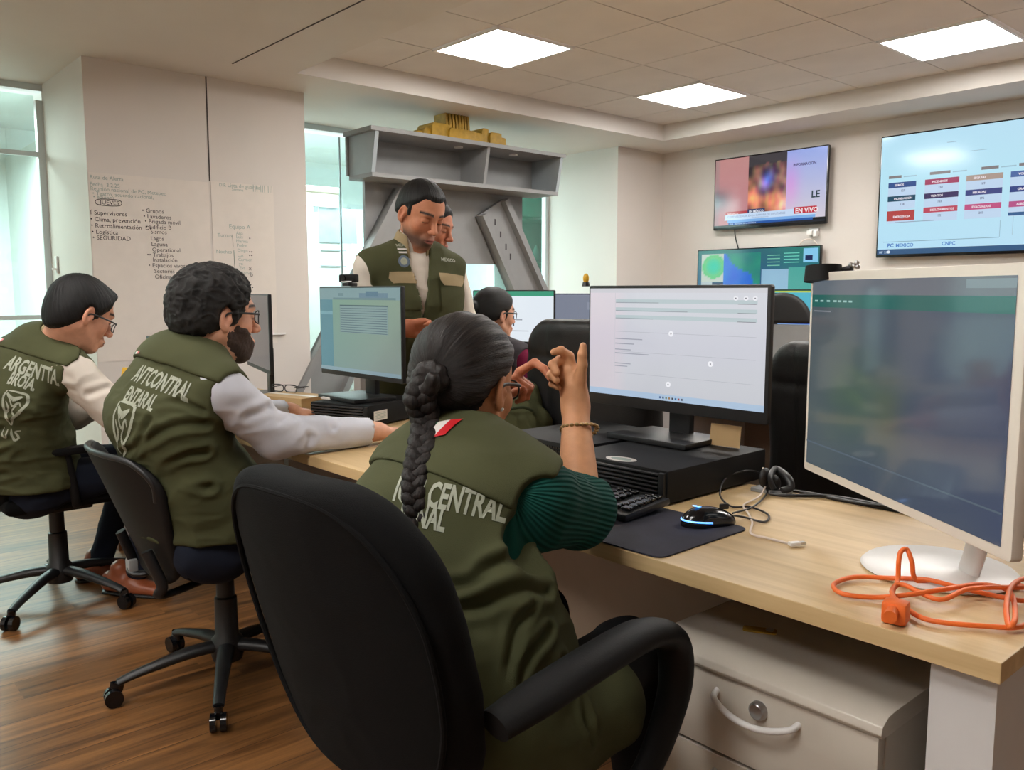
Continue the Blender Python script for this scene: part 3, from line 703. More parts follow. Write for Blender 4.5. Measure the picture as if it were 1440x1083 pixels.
MB().prism([(0, .011), (.006, .001), (.004, -.008), (-.004, -.008), (-.006, .001)], .0015, m=T((0, -.026, .0375), (-.22, 0, 0))).build('glowing_emblem', M['led'], t)
# ---- cables on the desk
def cable(label, pts, r, m, name='cable', group=None, sub=8):
    o = MB().sweep(pts, r, n=8, sub=sub).build(name, m); return tag(o, label, 'cable', group)
cable('black mouse cable looping over the pale desk beside the navy mat', [(-0.970,1.428,0.772), (-0.969,1.489,0.757), (-0.925,1.497,0.754), (-0.950,1.553,0.754), (-1.012,1.581,0.754), (-1.041,1.552,0.755), (-1.098,1.592,0.765), (-1.148,1.690,0.780), (-1.136,1.755,0.790), (-1.135,1.822,0.770), (-1.064,1.735,0.757), (-1.008,1.589,0.755), (-1.002,1.500,0.756)], .0022, M['black_pl'])
cable('thin white charging cable ending loose on the pale desk', [(-1.102,1.772,0.800), (-1.077,1.746,0.770), (-1.046,1.671,0.757), (-1.032,1.587,0.754), (-0.984,1.531,0.754), (-0.938,1.475,0.754), (-0.896,1.406,0.754), (-0.856,1.402,0.754), (-0.808,1.401,0.754)], .0022, M['white_cable'])
t = thing('usb_plug', 'small white plug at the loose end of the thin white cable', 'plug', (-0.799,1.399,0.755), math.radians(62))
MB().box((-.0, 0, 0.002), (.022, .012, .007), bev=.002).build('body', M['white_pl'], t); MB().box((.016, 0, .002), (.010, .009, .005)).build('metal_tip', M['chrome'], t, smooth=False)
cable('thick black cable running from the clip towards the white monitor base', [(-1.043,1.710,0.758), (-1.004,1.728,0.757), (-0.942,1.789,0.757), (-0.863,1.799,0.757), (-0.787,1.792,0.757), (-0.748,1.783,0.757)], .0045, M['black_pl'])
cable('second black cable lying along the rear edge of the pale desk', [(-1.053,1.747,0.757), (-1.001,1.784,0.757), (-0.898,1.785,0.756), (-0.820,1.791,0.757), (-0.758,1.824,0.757)], .0035, M['black_pl'])
t = thing('headset', 'small black headset folded up with its cable at the rear of the desk', 'headset', (-1.065,1.752,0.750))
h0 = Vector(t.location)
MB().sweep([Vector((-1.044,1.727,0.765)) - h0, Vector((-1.055,1.728,0.790)) - h0, Vector((-1.072,1.782,0.800)) - h0, Vector((-1.028,1.759,0.790)) - h0, Vector((-1.015,1.750,0.770)) - h0, Vector((-1.024,1.729,0.765)) - h0], (.009, .006)).build('headband', M['black_pl'], t)
MB().ball((0, 0, .022), (.022, .018, .022)).build('ear_cushion', M['leather'], t); MB().ball(Vector((-1.075,1.739,0.785)) - h0, (.012, .02, .024)).build('ear_cushion', M['leather'], t)
MB().prism(rrect(.09, .05, .01), .008, bev=.002).build('cable_clip', M['grey_panel'], t)

# ---- orange extension lead
pts = [(-0.514,1.188,0.775), (-0.547,1.242,0.772), (-0.570,1.312,0.765), (-0.573,1.320,0.795), (-0.573,1.326,0.810), (-0.569,1.338,0.812), (-0.559,1.335,0.795), (-0.555,1.344,0.765), (-0.531,1.371,0.757), (-0.491,1.437,0.757), (-0.448,1.465,0.757), (-0.415,1.440,0.757), (-0.416,1.394,0.757), (-0.460,1.380,0.758), (-0.503,1.355,0.766), (-0.543,1.346,0.768), (-0.596,1.339,0.758), (-0.637,1.302,0.757), (-0.641,1.246,0.757), (-0.611,1.217,0.757),
       (-0.571,1.239,0.757), (-0.530,1.267,0.766), (-0.498,1.315,0.772), (-0.476,1.395,0.766), (-0.436,1.393,0.766), (-0.390,1.276,0.770), (-0.390,1.252,0.764), (-0.411,1.305,0.775), (-0.430,1.388,0.780), (-0.429,1.466,0.770), (-0.389,1.398,0.758), (-0.382,1.287,0.757), (-0.421,1.242,0.757), (-0.475,1.209,0.757), (-0.513,1.223,0.758), (-0.555,1.264,0.760), (-0.556,1.296,0.768), (-0.495,1.283,0.764), (-0.474,1.344,0.772), (-0.422,1.412,0.772), (-0.359,1.393,0.757)]
t = thing('extension_lead', 'bright orange extension lead tangled on the desk in front of the white monitor', 'extension lead', (-.55, 1.25, .7505))
o0 = Vector(t.location)
MB().sweep([Vector(p) - o0 for p in pts[:-1]], .0038, n=10, sub=7).build('cord', M['orange'], t)
MB().box((0, 0, .017), (.034, .030, .032), bev=.006, m=Matrix.Translation(Vector((-0.513,1.162,0.750)) - o0 + Vector((.0, .018, 0))) @ Matrix.Rotation(.2, 4, 'Z')).build('socket_block', M['orange'], t)
MB().cyl(Vector((-0.505,1.145,0.770)) - o0, Vector((-0.522,1.200,0.775)) - o0, .009, .006).build('strain_relief', M['orange'], t)

# ---- figurine on the document monitor, things left
t = thing('toy_figurine', 'tiny yellow and black figurine standing on the top left of the document monitor', 'figurine', (-1.648,1.724,1.235))
MB().cyl((0, 0, 0), (0, 0, .012), .012, .009).build('foot', M['black_pl'], t); MB().ball((0, 0, .022), (.009, .008, .014)).build('body', M['yellow'], t)
t = thing('cardboard_box', 'flat brown cardboard box on the desk between the bearded man and the teal screen', 'box', (-3.185,1.602,0.750), .3)
MB().box((0, 0, .025), (.26, .16, .05), bev=.002).build('carton', M['cardboard'], t, smooth=False); MB().box((0, 0, .0505), (.26, .03, .001)).build('tape', M['cream_metal'], t, smooth=False)
t = thing('spectacles', 'dark folded spectacles lying on the flat cardboard box', 'spectacles', (-3.257,1.601,0.803), .4)
MB().sweep([(-.065, 0, .005), (-.06, .0, .03), (-.01, 0, .03), (-.01, 0, .006), (-.06, 0, .004)], .0022).sweep([(.065, 0, .005), (.06, .0, .03), (.01, 0, .03), (.01, 0, .006), (.06, 0, .004)], .0022).build('rim', M['black_pl'], t)
MB().sweep([(-.065, 0, .02), (-.06, .09, .02), (.02, .1, .01)], .002).sweep([(.065, 0, .02), (.06, .08, .02), (-.02, .09, .01)], .002).build('temple', M['black_pl'], t)
# monitors of the two men at the left, seen from behind / edge on
def sc_blue(w, h):
    s = Screen(w, h); s.rect(0, 0, 1, 1, (52, 54, 60)); s.rect(0, .9, 1, 1, (58, 60, 66)); return s
monitor('computer_monitor', 'dark computer monitor seen beyond the face of the bearded man', (-3.62, 1.655, .7505), -.26, .58, .34, .12, sc_blue, 'desktop monitors on the front desks', frame='black_pl')
monitor('computer_monitor', 'black computer monitor whose corner shows behind the neck of the bearded man', (-4.12, 1.42, .7505), .10, .40, .215, .04, sc_blue, 'desktop monitors on the front desks')
t = thing('document_folder', 'yellow folder standing on the desk between the two seated men', 'folder', (-3.92, 1.225, .7505), .35)
MB().box((0, 0, .065), (.24, .035, .13), bev=.003, m=T((0, 0, 0), (-.25, 0, 0))).build('cover', M['yellow'], t, smooth=False)
MB().box((0, .002, .066), (.225, .022, .132), m=T((0, 0, 0), (-.25, 0, 0))).build('pages', M['paper'], t, smooth=False)

# ---- writing sheets on the column
def strokes(bm_, org, size, txt, bold=False):
    V, F = text_geo(txt, bold); me = bpy.data.meshes.new('t')
    me.from_pydata([(XW + .0042, org[1] + v[0] * size, org[2] + v[1] * size) for v in V], [], F); bm_.bm.from_mesh(me); bpy.data.meshes.remove(me)
t = thing('wall_sheet', 'large white paper sheet with two black handwritten lists taped to the column', 'poster', (0, 0, 0), 0, 'writing sheets on the column')
MB().box((XW + .0015, 1.842, 1.36), (.003, .715, 1.12)).build('paper', M['paper'], t, smooth=False)
a = MB()
for p_, tx in (((-5.455,1.518,1.675), 'ſ Supervisores'), ((-5.455,1.516,1.637), '• Clima, prevención'), ((-5.455,1.518,1.600), '• Retroalimentación  Dr'), ((-5.455,1.520,1.563), '• Logística'), ((-5.455,1.523,1.529), '• SEGURIDAD'),
               ((-5.455,1.813,1.705), '• Grupos'), ((-5.455,1.820,1.671), '• Lavaderos'), ((-5.455,1.827,1.641), '• Brigada móvil'), ((-5.455,1.830,1.607), '• Edificio B'), ((-5.455,1.859,1.578), 'Sismos'), ((-5.455,1.857,1.538), 'Lagos'), ((-5.455,1.860,1.503), 'Laguna'),
               ((-5.455,1.863,1.469), 'Operational'), ((-5.455,1.831,1.437), '•• Trabajos'), ((-5.455,1.864,1.407), 'Instalación'), ((-5.455,1.837,1.372), '• Espacios vivos'), ((-5.455,1.870,1.337), 'Sectores'), ((-5.455,1.872,1.302), 'Oficinas')):
    strokes(a, (0, p_[1] - .035, p_[2]), .036, tx)
bq = crv([(XW + .006, (-5.455,1.528,1.721)[1] - .0, 1.765), (XW + .006, (-5.455,1.528,1.721)[1], 1.735), (XW + .006, (-5.455,1.648,1.725)[1], 1.735), (XW + .006, (-5.455,1.648,1.725)[1], 1.768)], 6, True)
strokes(a, (0, (-5.455,1.540,1.726)[1], 1.738), .036, 'JUEVES')
a.sweep([p for p in bq], .0018, n=6, closed=True, sub=1)
a.build('black_writing', M['ink'], t, smooth=False)
a = MB()
for p_, tx in (((-5.455,1.490,1.883), 'Ruta de Alerta'), ((-5.455,1.488,1.842), 'Fecha  3.2.25'), ((-5.455,1.490,1.817), 'Reunión nacional de PC, Metepec'), ((-5.455,1.500,1.789), '• Teatro, acuerdo nacional,'), ((-5.455,1.503,1.769), '• equipos')):
    strokes(a, (0, p_[1], p_[2]), .032, tx)
a.build('faded_writing', M['ink_teal'], t, smooth=False)
t = thing('wall_sheet', 'narrower white sheet with faded green notes taped right of the joint in the column', 'poster', (0, 0, 0), 0, 'writing sheets on the column')
MB().box((XW + .0015, 2.43, 1.40), (.003, .43, 1.06)).build('paper', M['paper'], t, smooth=False)
a = MB()
for p_, tx, sz in (((-5.455,2.268,1.901), 'DIR', .03), ((-5.455,2.325,1.901), 'Lista de guardia', .036), ((-5.455,2.353,1.880), 'Semana', .026), ((-5.455,2.496,1.896), '||| ||| |||', .05), ((-5.455,2.325,1.635), 'Equipo A', .04), ((-5.455,2.246,1.577), 'Turnos', .034), ((-5.455,2.372,1.596), 'Ana', .03), ((-5.455,2.371,1.572), 'Luis', .03), ((-5.455,2.370,1.545), 'Marina', .03), ((-5.455,2.374,1.517), 'Pedro', .03), ((-5.455,2.233,1.471), 'Noches', .034), ((-5.455,2.377,1.484), 'Diego', .03), ((-5.455,2.376,1.452), 'Luz', .03), ((-5.455,2.380,1.424), 'Carmen', .03), ((-5.455,2.384,1.396), 'yo', .03), ((-5.455,2.388,1.368), 'Eva', .03), ((-5.455,2.397,1.335), 'Ramos', .03)):
    strokes(a, (0, p_[1], p_[2]), sz, tx)
for p_, q_ in (((-5.455,2.348,1.595), (-5.455,2.349,1.516)), ((-5.455,2.353,1.493), (-5.455,2.357,1.339))): a.sweep([p_, q_], .0018, n=6)
a.build('faded_writing', M['ink_teal'], t, smooth=False)
a = MB()
for p_, tx in (((-5.455,2.459,1.562), '•'), ((-5.455,2.456,1.473), '••'), ((-5.455,2.455,1.449), '••'), ((-5.455,2.452,1.364), 'x'), ((-5.455,2.461,1.322), 'b'), ((-5.455,2.453,1.237), '••')): strokes(a, (0, p_[1], p_[2]), .04, tx)
a.build('black_writing', M['ink'], t, smooth=False)
t = thing('marker_ledge', 'thin white ledge fixed low on the column right of the dark monitor', 'shelf', (XW + .001, 2.62, .93))
MB().box((.012, 0, 0), (.024, .15, .008), bev=.002).build('tray', M['white_pl'], t); MB().box((.0225, 0, .006), (.003, .15, .008)).build('lip', M['white_pl'], t, smooth=False)
t = thing('wall_bracket', 'small white bracket on the side face of the column at the left', 'bracket', (-6.240,1.478,1.400))
MB().box((0, -.006, 0), (.05, .012, .11), bev=.004).build('plate', M['white_pl'], t); MB().box((0, -.02, -.03), (.03, .03, .012), bev=.003).build('hook', M['white_pl'], t)

# ---- grey splayed stand with overhead shelf
t = thing('display_stand', 'tall grey stand with overhead shelf and splayed side braces behind the standing man', 'stand', (-5.55, 4.20, 0))
ty = lambda y: y - 4.20
def ybox(y0, y1, z0, z1, x0, x1): 
    return ((x0 + x1) / 2, ty((y0 + y1) / 2), (z0 + z1) / 2), (x1 - x0, y1 - y0, z1 - z0)
b = MB(); b.box(*ybox(3.42, 5.0, 1.45, 2.06, -.03, 0)); b.build('back_panel', M['grey_panel'], t, smooth=False)
s_ = MB()
# lower and upper shelf boards, tapering ends
s_.box(*ybox(3.30, 5.14, 2.035, 2.065, -.02, .30)); s_.box(*ybox(3.26, 5.17, 2.345, 2.375, -.02, .36))
s_.build('shelf_board', M['grey_panel'], t, smooth=False)
MB().box(*ybox(3.28, 5.15, 2.065, 2.345, -.03, -.01)).build('shelf_back', M['grey_panel'], t, smooth=False)
for yy in (3.30, 5.12):
    MB().prism([(-.02, 2.065), (.29, 2.065), (.35, 2.345), (-.02, 2.345)], .03, m=Matrix(((1, 0, 0, 0), (0, 0, 1, ty(yy)), (0, 1, 0, 0), (0, 0, 0, 1)))).build('side_panel', M['grey_light'], t, smooth=False)
MB().prism([(-.01, 2.065), (.28, 2.065), (.34, 2.345), (-.01, 2.345)], .028, m=Matrix(((1, 0, 0, 0), (0, 0, 1, ty(4.33)), (0, 1, 0, 0), (0, 0, 0, 1)))).build('divider', M['grey_panel'], t, smooth=False)
for yy in (4.15, 4.72): MB().cyl((.2, ty(yy), 2.345), (.2, ty(yy), 2.335), .035).build('spotlight', M['white_pl'], t)
def brace(sgn):
    b = MB(); c0 = 4.20
    def pt(y, z): return (c0 + sgn * (y - c0), z)
    A = [pt(4.46, 1.84), pt(4.745, 2.0), pt(5.95, 0.0), pt(5.50, 0.0)]
    m_ = Matrix(((0, 0, 1, .02), (1, 0, 0, -c0), (0, 1, 0, 0), (0, 0, 0, 1)))
    o = b.prism([(y, z) for y, z in A], .04, m=m_).build('brace', M['grey_panel'], t, smooth=False)
    e = MB(); w_ = .045
    d_ = Vector((pt(5.95, 0)[0] - pt(4.745, 2.0)[0], -2.0)); d_.normalize(); n_ = Vector((-d_.y, d_.x)) * w_
    e.prism([pt(4.745, 2.0), pt(5.95, 0), (pt(5.95, 0)[0] - sgn * w_ * 1.1, 0), (pt(4.745, 2.0)[0] - sgn * w_ * 1.0, 2.0 - .03)], .10, m=m_)
    e.prism([pt(4.46, 1.84), pt(5.50, 0), (pt(5.50, 0)[0] + sgn * w_ * 1.1, 0), (pt(4.46, 1.84)[0] + sgn * w_ * 1.0, 1.86)], .10, m=m_)
    e.build('flange', M['grey_panel'], o, smooth=False)
    g = MB()
    for k, (yy, zz) in enumerate(((4.66, 1.80), (4.72, 1.70), (4.78, 1.60), (4.83, 1.52), (4.86, 1.86), (4.90, 1.78), (4.94, 1.70), (4.98, 1.64))):
        y_, z_ = pt(yy - .02 if k < 4 else yy - .06, zz); g.box((.0615, y_ - c0, z_), (.004, .012, .05))
    g.build('slot', M['ink'], o, smooth=False)
brace(1); brace(-1)
# golden model on top of the shelf
t = thing('golden_ornament', 'ribbed golden yellow stepped model sitting on top of the grey stand', 'ornament', (-5.40, 4.16, 2.3755))
g = MB()
for i in range(8):
    f = i / 7; yy = -.13 + .21 * f
    g.prism([(yy - .010, 0), (yy + .008, 0), (yy + .008, .13), (yy - .010, .25), (yy - .024, .25), (yy - .012, .13)], .16 - .02 * abs(f - .5), m=Matrix(((0, 0, 1, -.08), (1, 0, 0, 0), (0, 1, 0, 0), (0, 0, 0, 1))))
g.build('ribbed_tower', M['gold'], t, ang=30)
g = MB()
for y0, y1, h, dp in ((-.30, -.12, .115, .2), (-.36, -.29, .07, .16), (-.42, -.35, .045, .12), (.09, .21, .09, .18), (.20, .28, .135, .16), (.27, .40, .11, .2), (.39, .46, .085, .16), (-.15, .12, .09, .24)):
    g.prism([(y0, 0), (y1, 0), (y1 - .008, h * .95), (y1 - .03, h), (y0 + .02, h), (y0 + .004, h * .8)], dp, m=Matrix(((0, 0, 1, -dp / 2), (1, 0, 0, 0), (0, 1, 0, 0), (0, 0, 0, 1))), bev=.004)
g.build('stepped_base', M['gold'], t, ang=30)

# next room furniture: white counters and green glass cabinet
t = thing('white_counter', 'long white counter in the bright room beyond the glass', 'counter', (-8.6, 5.2, 0))
MB().box((0, 0, .45), (.5, 4.2, .9), bev=.01).build('cabinet_body', M['frost'], t, smooth=False)
for i in range(7): MB().box((.255, -1.8 + i * .6, .48), (.012, .56, .72), bev=.003).build('door', M['alu'], t, smooth=False)
MB().box((.01, 0, .915), (.56, 4.26, .03)).build('worktop', M['white_pl'], t, smooth=False)
t = thing('glass_cabinet', 'greenish glass cabinet with shelves in the next room, right of the grey stand', 'cabinet', (-7.35, 7.0, 0))
c = MB()
for z in (.05, .55, 1.05, 1.55, 2.05, 2.5): c.box((0, 0, z), (.4, 1.3, .03))
c.box((-.19, 0, 1.27), (.02, 1.3, 2.5)); c.build('shelves', M['alu'], t, smooth=False)
MB().box((.205, 0, 1.27), (.01, 1.3, 2.45)).build('glass_door', M['glass_green'], t, smooth=False)
for yy, z, w_ in ((-.4, 1.565, 'leftmost'), (-.15, 1.565, 'middle'), (.12, 1.565, 'rightmost')):
    tag(MB().lathe([(.05, 0), (.055, .1), (.03, .16), (.02, .2)], c=(-7.35, 7.0 + yy, z), n=16).build('jar', M['grey_light']), w_ + ' of the three grey jars inside the greenish glass cabinet', 'jar', 'jars in the glass cabinet')

# white fitted wall unit with a grey window, seen through the glass left of the stand
_a, _b = (-8.000,4.226,2.269), (-8.000,4.968,1.147)
t = thing('wall_unit', 'white fitted unit with grey pane and roller blind, seen through glass left of the stand', 'wall unit', (-8.05, 3.95, 0))
MB().box((0, 0, 1.02), (.06, 1.35, 2.04)).build('unit_panel', M['frost'], t, smooth=False)
_p, _q = (-8.000,4.382,2.094), (-8.000,4.830,1.732)
MB().box((.034, (_p[1] + _q[1]) / 2 - 3.95, (_p[2] + _q[2]) / 2), (.012, _q[1] - _p[1], _p[2] - _q[2]), bev=.002).build('grey_pane', mat('grey_blue_pane', (150, 164, 172), .3), t, smooth=False)
for y_ in (352, 374):
    _s = (-8.000,4.545,1.655) if y_ == 352 else (-8.000,4.540,1.492)
    MB().box((.034, _s[1] - 3.95, _s[2]), (.012, .30, .012)).build('slot_handle', M['grey_light'], t, smooth=False)
_r = (-8.000,4.559,2.208)
MB().sweep([(.06, -.66, _r[2] + .06), (.06, .66, _r[2] + .06)], .035, n=16).box((.06, 0, _r[2] - .03), (.01, 1.3, .16)).build('roller_blind', mat('beige_blind', (206, 200, 186), .8), t)

# ================================================================= SCULPTING TOOLS (distance fields -> smooth quad meshes)
A_ = lambda *v: np.array(v, dtype=np.float32)
def nv(v): v = np.asarray(v, dtype=np.float64); return v / np.linalg.norm(v)
def _prim(op, fn, lo, hi, k): return (op, fn, np.asarray(lo, float), np.asarray(hi, float), k)
def rc(a, b, ra, rb=None, k=.012, op='u'):
    a = np.asarray(a, float); b = np.asarray(b, float); rb = ra if rb is None else rb; ab = b - a; L = float(ab @ ab) + 1e-12; m = max(ra, rb)
    def fn(X, Y, Z):
        px, py, pz = X - a[0], Y - a[1], Z - a[2]
        h = np.clip((px * ab[0] + py * ab[1] + pz * ab[2]) / L, 0, 1)
        return np.sqrt((px - h * ab[0]) ** 2 + (py - h * ab[1]) ** 2 + (pz - h * ab[2]) ** 2) - (ra + (rb - ra) * h)
    return _prim(op, fn, np.minimum(a, b) - m, np.maximum(a, b) + m, k)
def el(c, r, ax=None, k=.012, op='u'):
    c = np.asarray(c, float); r = np.asarray(r, float)
    Q = np.eye(3) if ax is None else np.asarray(ax, float)
    e = np.sqrt((Q.T ** 2) @ (r ** 2))
    def fn(X, Y, Z):
        p = [X - c[0], Y - c[1], Z - c[2]]; k0 = 0; k1 = 0
        for i in range(3):
            q = p[0] * Q[i][0] + p[1] * Q[i][1] + p[2] * Q[i][2]
            k0 = k0 + (q / r[i]) ** 2; k1 = k1 + (q / (r[i] * r[i])) ** 2
        k0 = np.sqrt(k0); k1 = np.sqrt(k1) + 1e-9
        return k0 * (k0 - 1) / k1
    return _prim(op, fn, c - e, c + e, k)
def seg(a, b, ra, rb, side, k=.02, op='u'):
    """elliptic segment: ra, rb = (half width along side, half depth)"""
    a = np.asarray(a, float); b = np.asarray(b, float); d = b - a; Ln = np.linalg.norm(d) + 1e-9; t = d / Ln
    s = np.asarray(side, float); s = s - t * (s @ t); s /= np.linalg.norm(s); n = np.cross(t, s); m = max(*ra, *rb)
    def fn(X, Y, Z):
        px, py, pz = X - a[0], Y - a[1], Z - a[2]
        h = (px * t[0] + py * t[1] + pz * t[2]); hc = np.clip(h / Ln, 0, 1); w = h - hc * Ln
        u = px * s[0] + py * s[1] + pz * s[2]; v = px * n[0] + py * n[1] + pz * n[2]
        A = ra[0] + (rb[0] - ra[0]) * hc; B = ra[1] + (rb[1] - ra[1]) * hc; Cc = np.minimum(A, B)
        k0 = np.sqrt((u / A) ** 2 + (v / B) ** 2 + (w / Cc) ** 2); k1 = np.sqrt((u / A ** 2) ** 2 + (v / B ** 2) ** 2 + (w / Cc ** 2) ** 2) + 1e-9
        return k0 * (k0 - 1) / k1
    return _prim(op, fn, np.minimum(a, b) - m, np.maximum(a, b) + m, k)
def tube(pts, rad, side, k=.02, op='u'):
    return [seg(pts[i], pts[i + 1], rad[i], rad[i + 1], side, k, op) for i in range(len(pts) - 1)]
def half(p0, n, k=.004):
    """keep only the side the normal points to"""
    p0 = np.asarray(p0, float); n = nv(n)
    return ('i', lambda X, Y, Z: -((X - p0[0]) * n[0] + (Y - p0[1]) * n[1] + (Z - p0[2]) * n[2]), None, None, k)
def taper(fn, T=.014, w=.022):
    """thin a layer out towards the edge of the region where fn < 0"""
    return ('m', lambda X, Y, Z: T * (1 - np.clip(-fn(X, Y, Z) / w, 0, 1) ** .6), None, None, 0)
def keep(fn, k=.003): return ('i', fn, None, None, k)
def smin(a, b, k):
    h = np.maximum(k - np.abs(a - b), 0) / k; return np.minimum(a, b) - h * h * k * .25
def volume(prims, h):
    U = [p for p in prims if p[0] == 'u']
    lo = np.min([p[2] for p in U], axis=0) - 3 * h; hi = np.max([p[3] for p in U], axis=0) + 3 * h
    n = np.ceil((hi - lo) / h).astype(int) + 1
    ax = [(lo[i] + h * np.arange(n[i])).astype(np.float32) for i in range(3)]
    D = np.full(n, .5, np.float32)
    for op, fn, a, b, k in prims:
        if op == 'm':
            D = (D + fn(ax[0][:, None, None], ax[1][None, :, None], ax[2][None, None, :])).astype(np.float32); continue
        if op == 'i':
            F = fn(ax[0][:, None, None], ax[1][None, :, None], ax[2][None, None, :]).astype(np.float32); F = np.broadcast_to(F, D.shape); D = -smin(-D, -F, k); continue
        mg = k + 2.5 * h
        i0 = np.clip(np.floor((a - mg - lo) / h).astype(int), 0, n); i1 = np.clip(np.ceil((b + mg - lo) / h).astype(int) + 1, 0, n)
        if np.any(i1 <= i0): continue
        sl = tuple(slice(i0[q], i1[q]) for q in range(3))
        F = fn(ax[0][sl[0]][:, None, None], ax[1][sl[1]][None, :, None], ax[2][sl[2]][None, None, :]).astype(np.float32)
        D[sl] = smin(D[sl], F, k) if op == 'u' else -smin(-D[sl], F, k)
    return D, lo, h
def nets(D, lo, h):
    S = D < 0; c = [S[a:S.shape[0] - 1 + a, b:S.shape[1] - 1 + b, e:S.shape[2] - 1 + e] for a in (0, 1) for b in (0, 1) for e in (0, 1)]
    cnt = sum(x.astype(np.int8) for x in c); M_ = (cnt > 0) & (cnt < 8); idx = np.full(M_.shape, -1, np.int64); I = np.argwhere(M_); idx[M_] = np.arange(len(I))
    P = np.zeros((len(I), 3)); W = np.zeros(len(I)); i, j, k = I.T
    for (a, b) in [((0, 0, 0), (1, 0, 0)), ((0, 1, 0), (1, 1, 0)), ((0, 0, 1), (1, 0, 1)), ((0, 1, 1), (1, 1, 1)), ((0, 0, 0), (0, 1, 0)), ((1, 0, 0), (1, 1, 0)), ((0, 0, 1), (0, 1, 1)), ((1, 0, 1), (1, 1, 1)), ((0, 0, 0), (0, 0, 1)), ((1, 0, 0), (1, 0, 1)), ((0, 1, 0), (0, 1, 1)), ((1, 1, 0), (1, 1, 1))]:
        da = D[i + a[0], j + a[1], k + a[2]]; db = D[i + b[0], j + b[1], k + b[2]]; x = (da < 0) != (db < 0)
        t = np.where(x, da / np.where(x, da - db, 1), 0)
        p = np.array(a)[None] + t[:, None] * (np.array(b) - np.array(a))[None]; P += p * x[:, None]; W += x
    P = (I + P / W[:, None]) * h + lo
    F = []
    for axn in range(3):
        o1, o2 = [(1, 2), (2, 0), (0, 1)][axn]
        s0 = [slice(None)] * 3; s1 = [slice(None)] * 3; s0[axn] = slice(0, -1); s1[axn] = slice(1, None)
        E0 = S[tuple(s0)]; E1 = S[tuple(s1)]; X = E0 != E1; Q = np.argwhere(X)
        Q = Q[(Q[:, o1] > 0) & (Q[:, o2] > 0) & (Q[:, o1] < M_.shape[o1]) & (Q[:, o2] < M_.shape[o2])]
        fl = E0[Q[:, 0], Q[:, 1], Q[:, 2]]
        def g(d1, d2):
            q = Q.copy(); q[:, o1] += d1; q[:, o2] += d2; return idx[q[:, 0], q[:, 1], q[:, 2]]
        a, b, c_, d = g(-1, -1), g(0, -1), g(0, 0), g(-1, 0)
        F.append(np.where(fl[:, None], np.stack([a, b, c_, d], 1), np.stack([d, c_, b, a], 1)))
    F = np.concatenate(F); return P, F[(F >= 0).all(1)]
def vnormals(V, F):
    e1 = V[F[:, 2]] - V[F[:, 0]]; e2 = V[F[:, 3]] - V[F[:, 1]]; fn = np.cross(e1, e2); N = np.zeros_like(V)
    for q in range(4): np.add.at(N, F[:, q], fn)
    return N / (np.linalg.norm(N, axis=1, keepdims=True) + 1e-12)
def relax(V, F, it=2, f=.5):
    for _ in range(it):
        S_ = np.zeros_like(V); c = np.zeros(len(V))
        for q in range(4):
            for r in ((q + 1) % 4,): 
                np.add.at(S_, F[:, q], V[F[:, r]]); np.add.at(c, F[:, q], 1); np.add.at(S_, F[:, r], V[F[:, q]]); np.add.at(c, F[:, r], 1)
        V = V * (1 - f) + f * S_ / np.maximum(c, 1)[:, None]
    return V
def _hash(i, j, k, s):
    n = (i * 374761393 + j * 668265263 + k * 2147483647 + s * 144269504) & 0xffffffff
    n = ((n ^ (n >> 13)) * 1274126177) & 0xffffffff
    return ((n ^ (n >> 16)) & 0xffff) / 32767.5 - 1.0
def vn(P, s=0):
    P = np.asarray(P, float); I = np.floor(P).astype(np.int64); f = P - I; f = f * f * f * (f * (f * 6 - 15) + 10); o = 0
    for a in (0, 1):
        for b in (0, 1):
            for c in (0, 1):
                o = o + _hash(I[:, 0] + a, I[:, 1] + b, I[:, 2] + c, s) * (f[:, 0] if a else 1 - f[:, 0]) * (f[:, 1] if b else 1 - f[:, 1]) * (f[:, 2] if c else 1 - f[:, 2])
    return o
def fbm(P, s=0, o=3):
    r = 0; a = 1.0
    for i in range(o): r = r + a * vn(P, s + i); P = P * 2.03; a *= .5
    return r
def folds(V, N, amp, freq=(9, 9, 22), seed=1, ax=None):
    """cloth wrinkles: warped ridges stretched along one direction"""
    Q = V if ax is None else V @ np.asarray(ax).T
    W = Q * np.array(freq); W = W + .6 * np.stack([vn(Q * 7, seed + 5), vn(Q * 7, seed + 6), vn(Q * 7, seed + 7)], 1)
    r = 1 - 2 * np.abs(vn(W, seed)); r2 = vn(W * 2.1, seed + 9)
    return V + N * (amp * (r * .8 + r2 * .35))[:, None]
def crease(V, N, pts, w, dep):
    """a drawn fold: groove with a soft ridge on both sides"""
    P = np.array([tuple(p) for p in crv(pts, 6)]); d = np.full(len(V), 9.0)
    for a, b in zip(P, P[1:]):
        ab = b - a; h = np.clip(((V - a) @ ab) / (ab @ ab + 1e-12), 0, 1); d = np.minimum(d, np.linalg.norm(V - a - h[:, None] * ab, axis=1))
    return V - N * (dep * (np.exp(-(d / w) ** 2) - .55 * np.exp(-((d - 1.9 * w) / w) ** 2)))[:, None]
def xf(V, Mx): Mx = np.array(Mx); return V @ Mx[:3, :3].T + Mx[:3, 3]
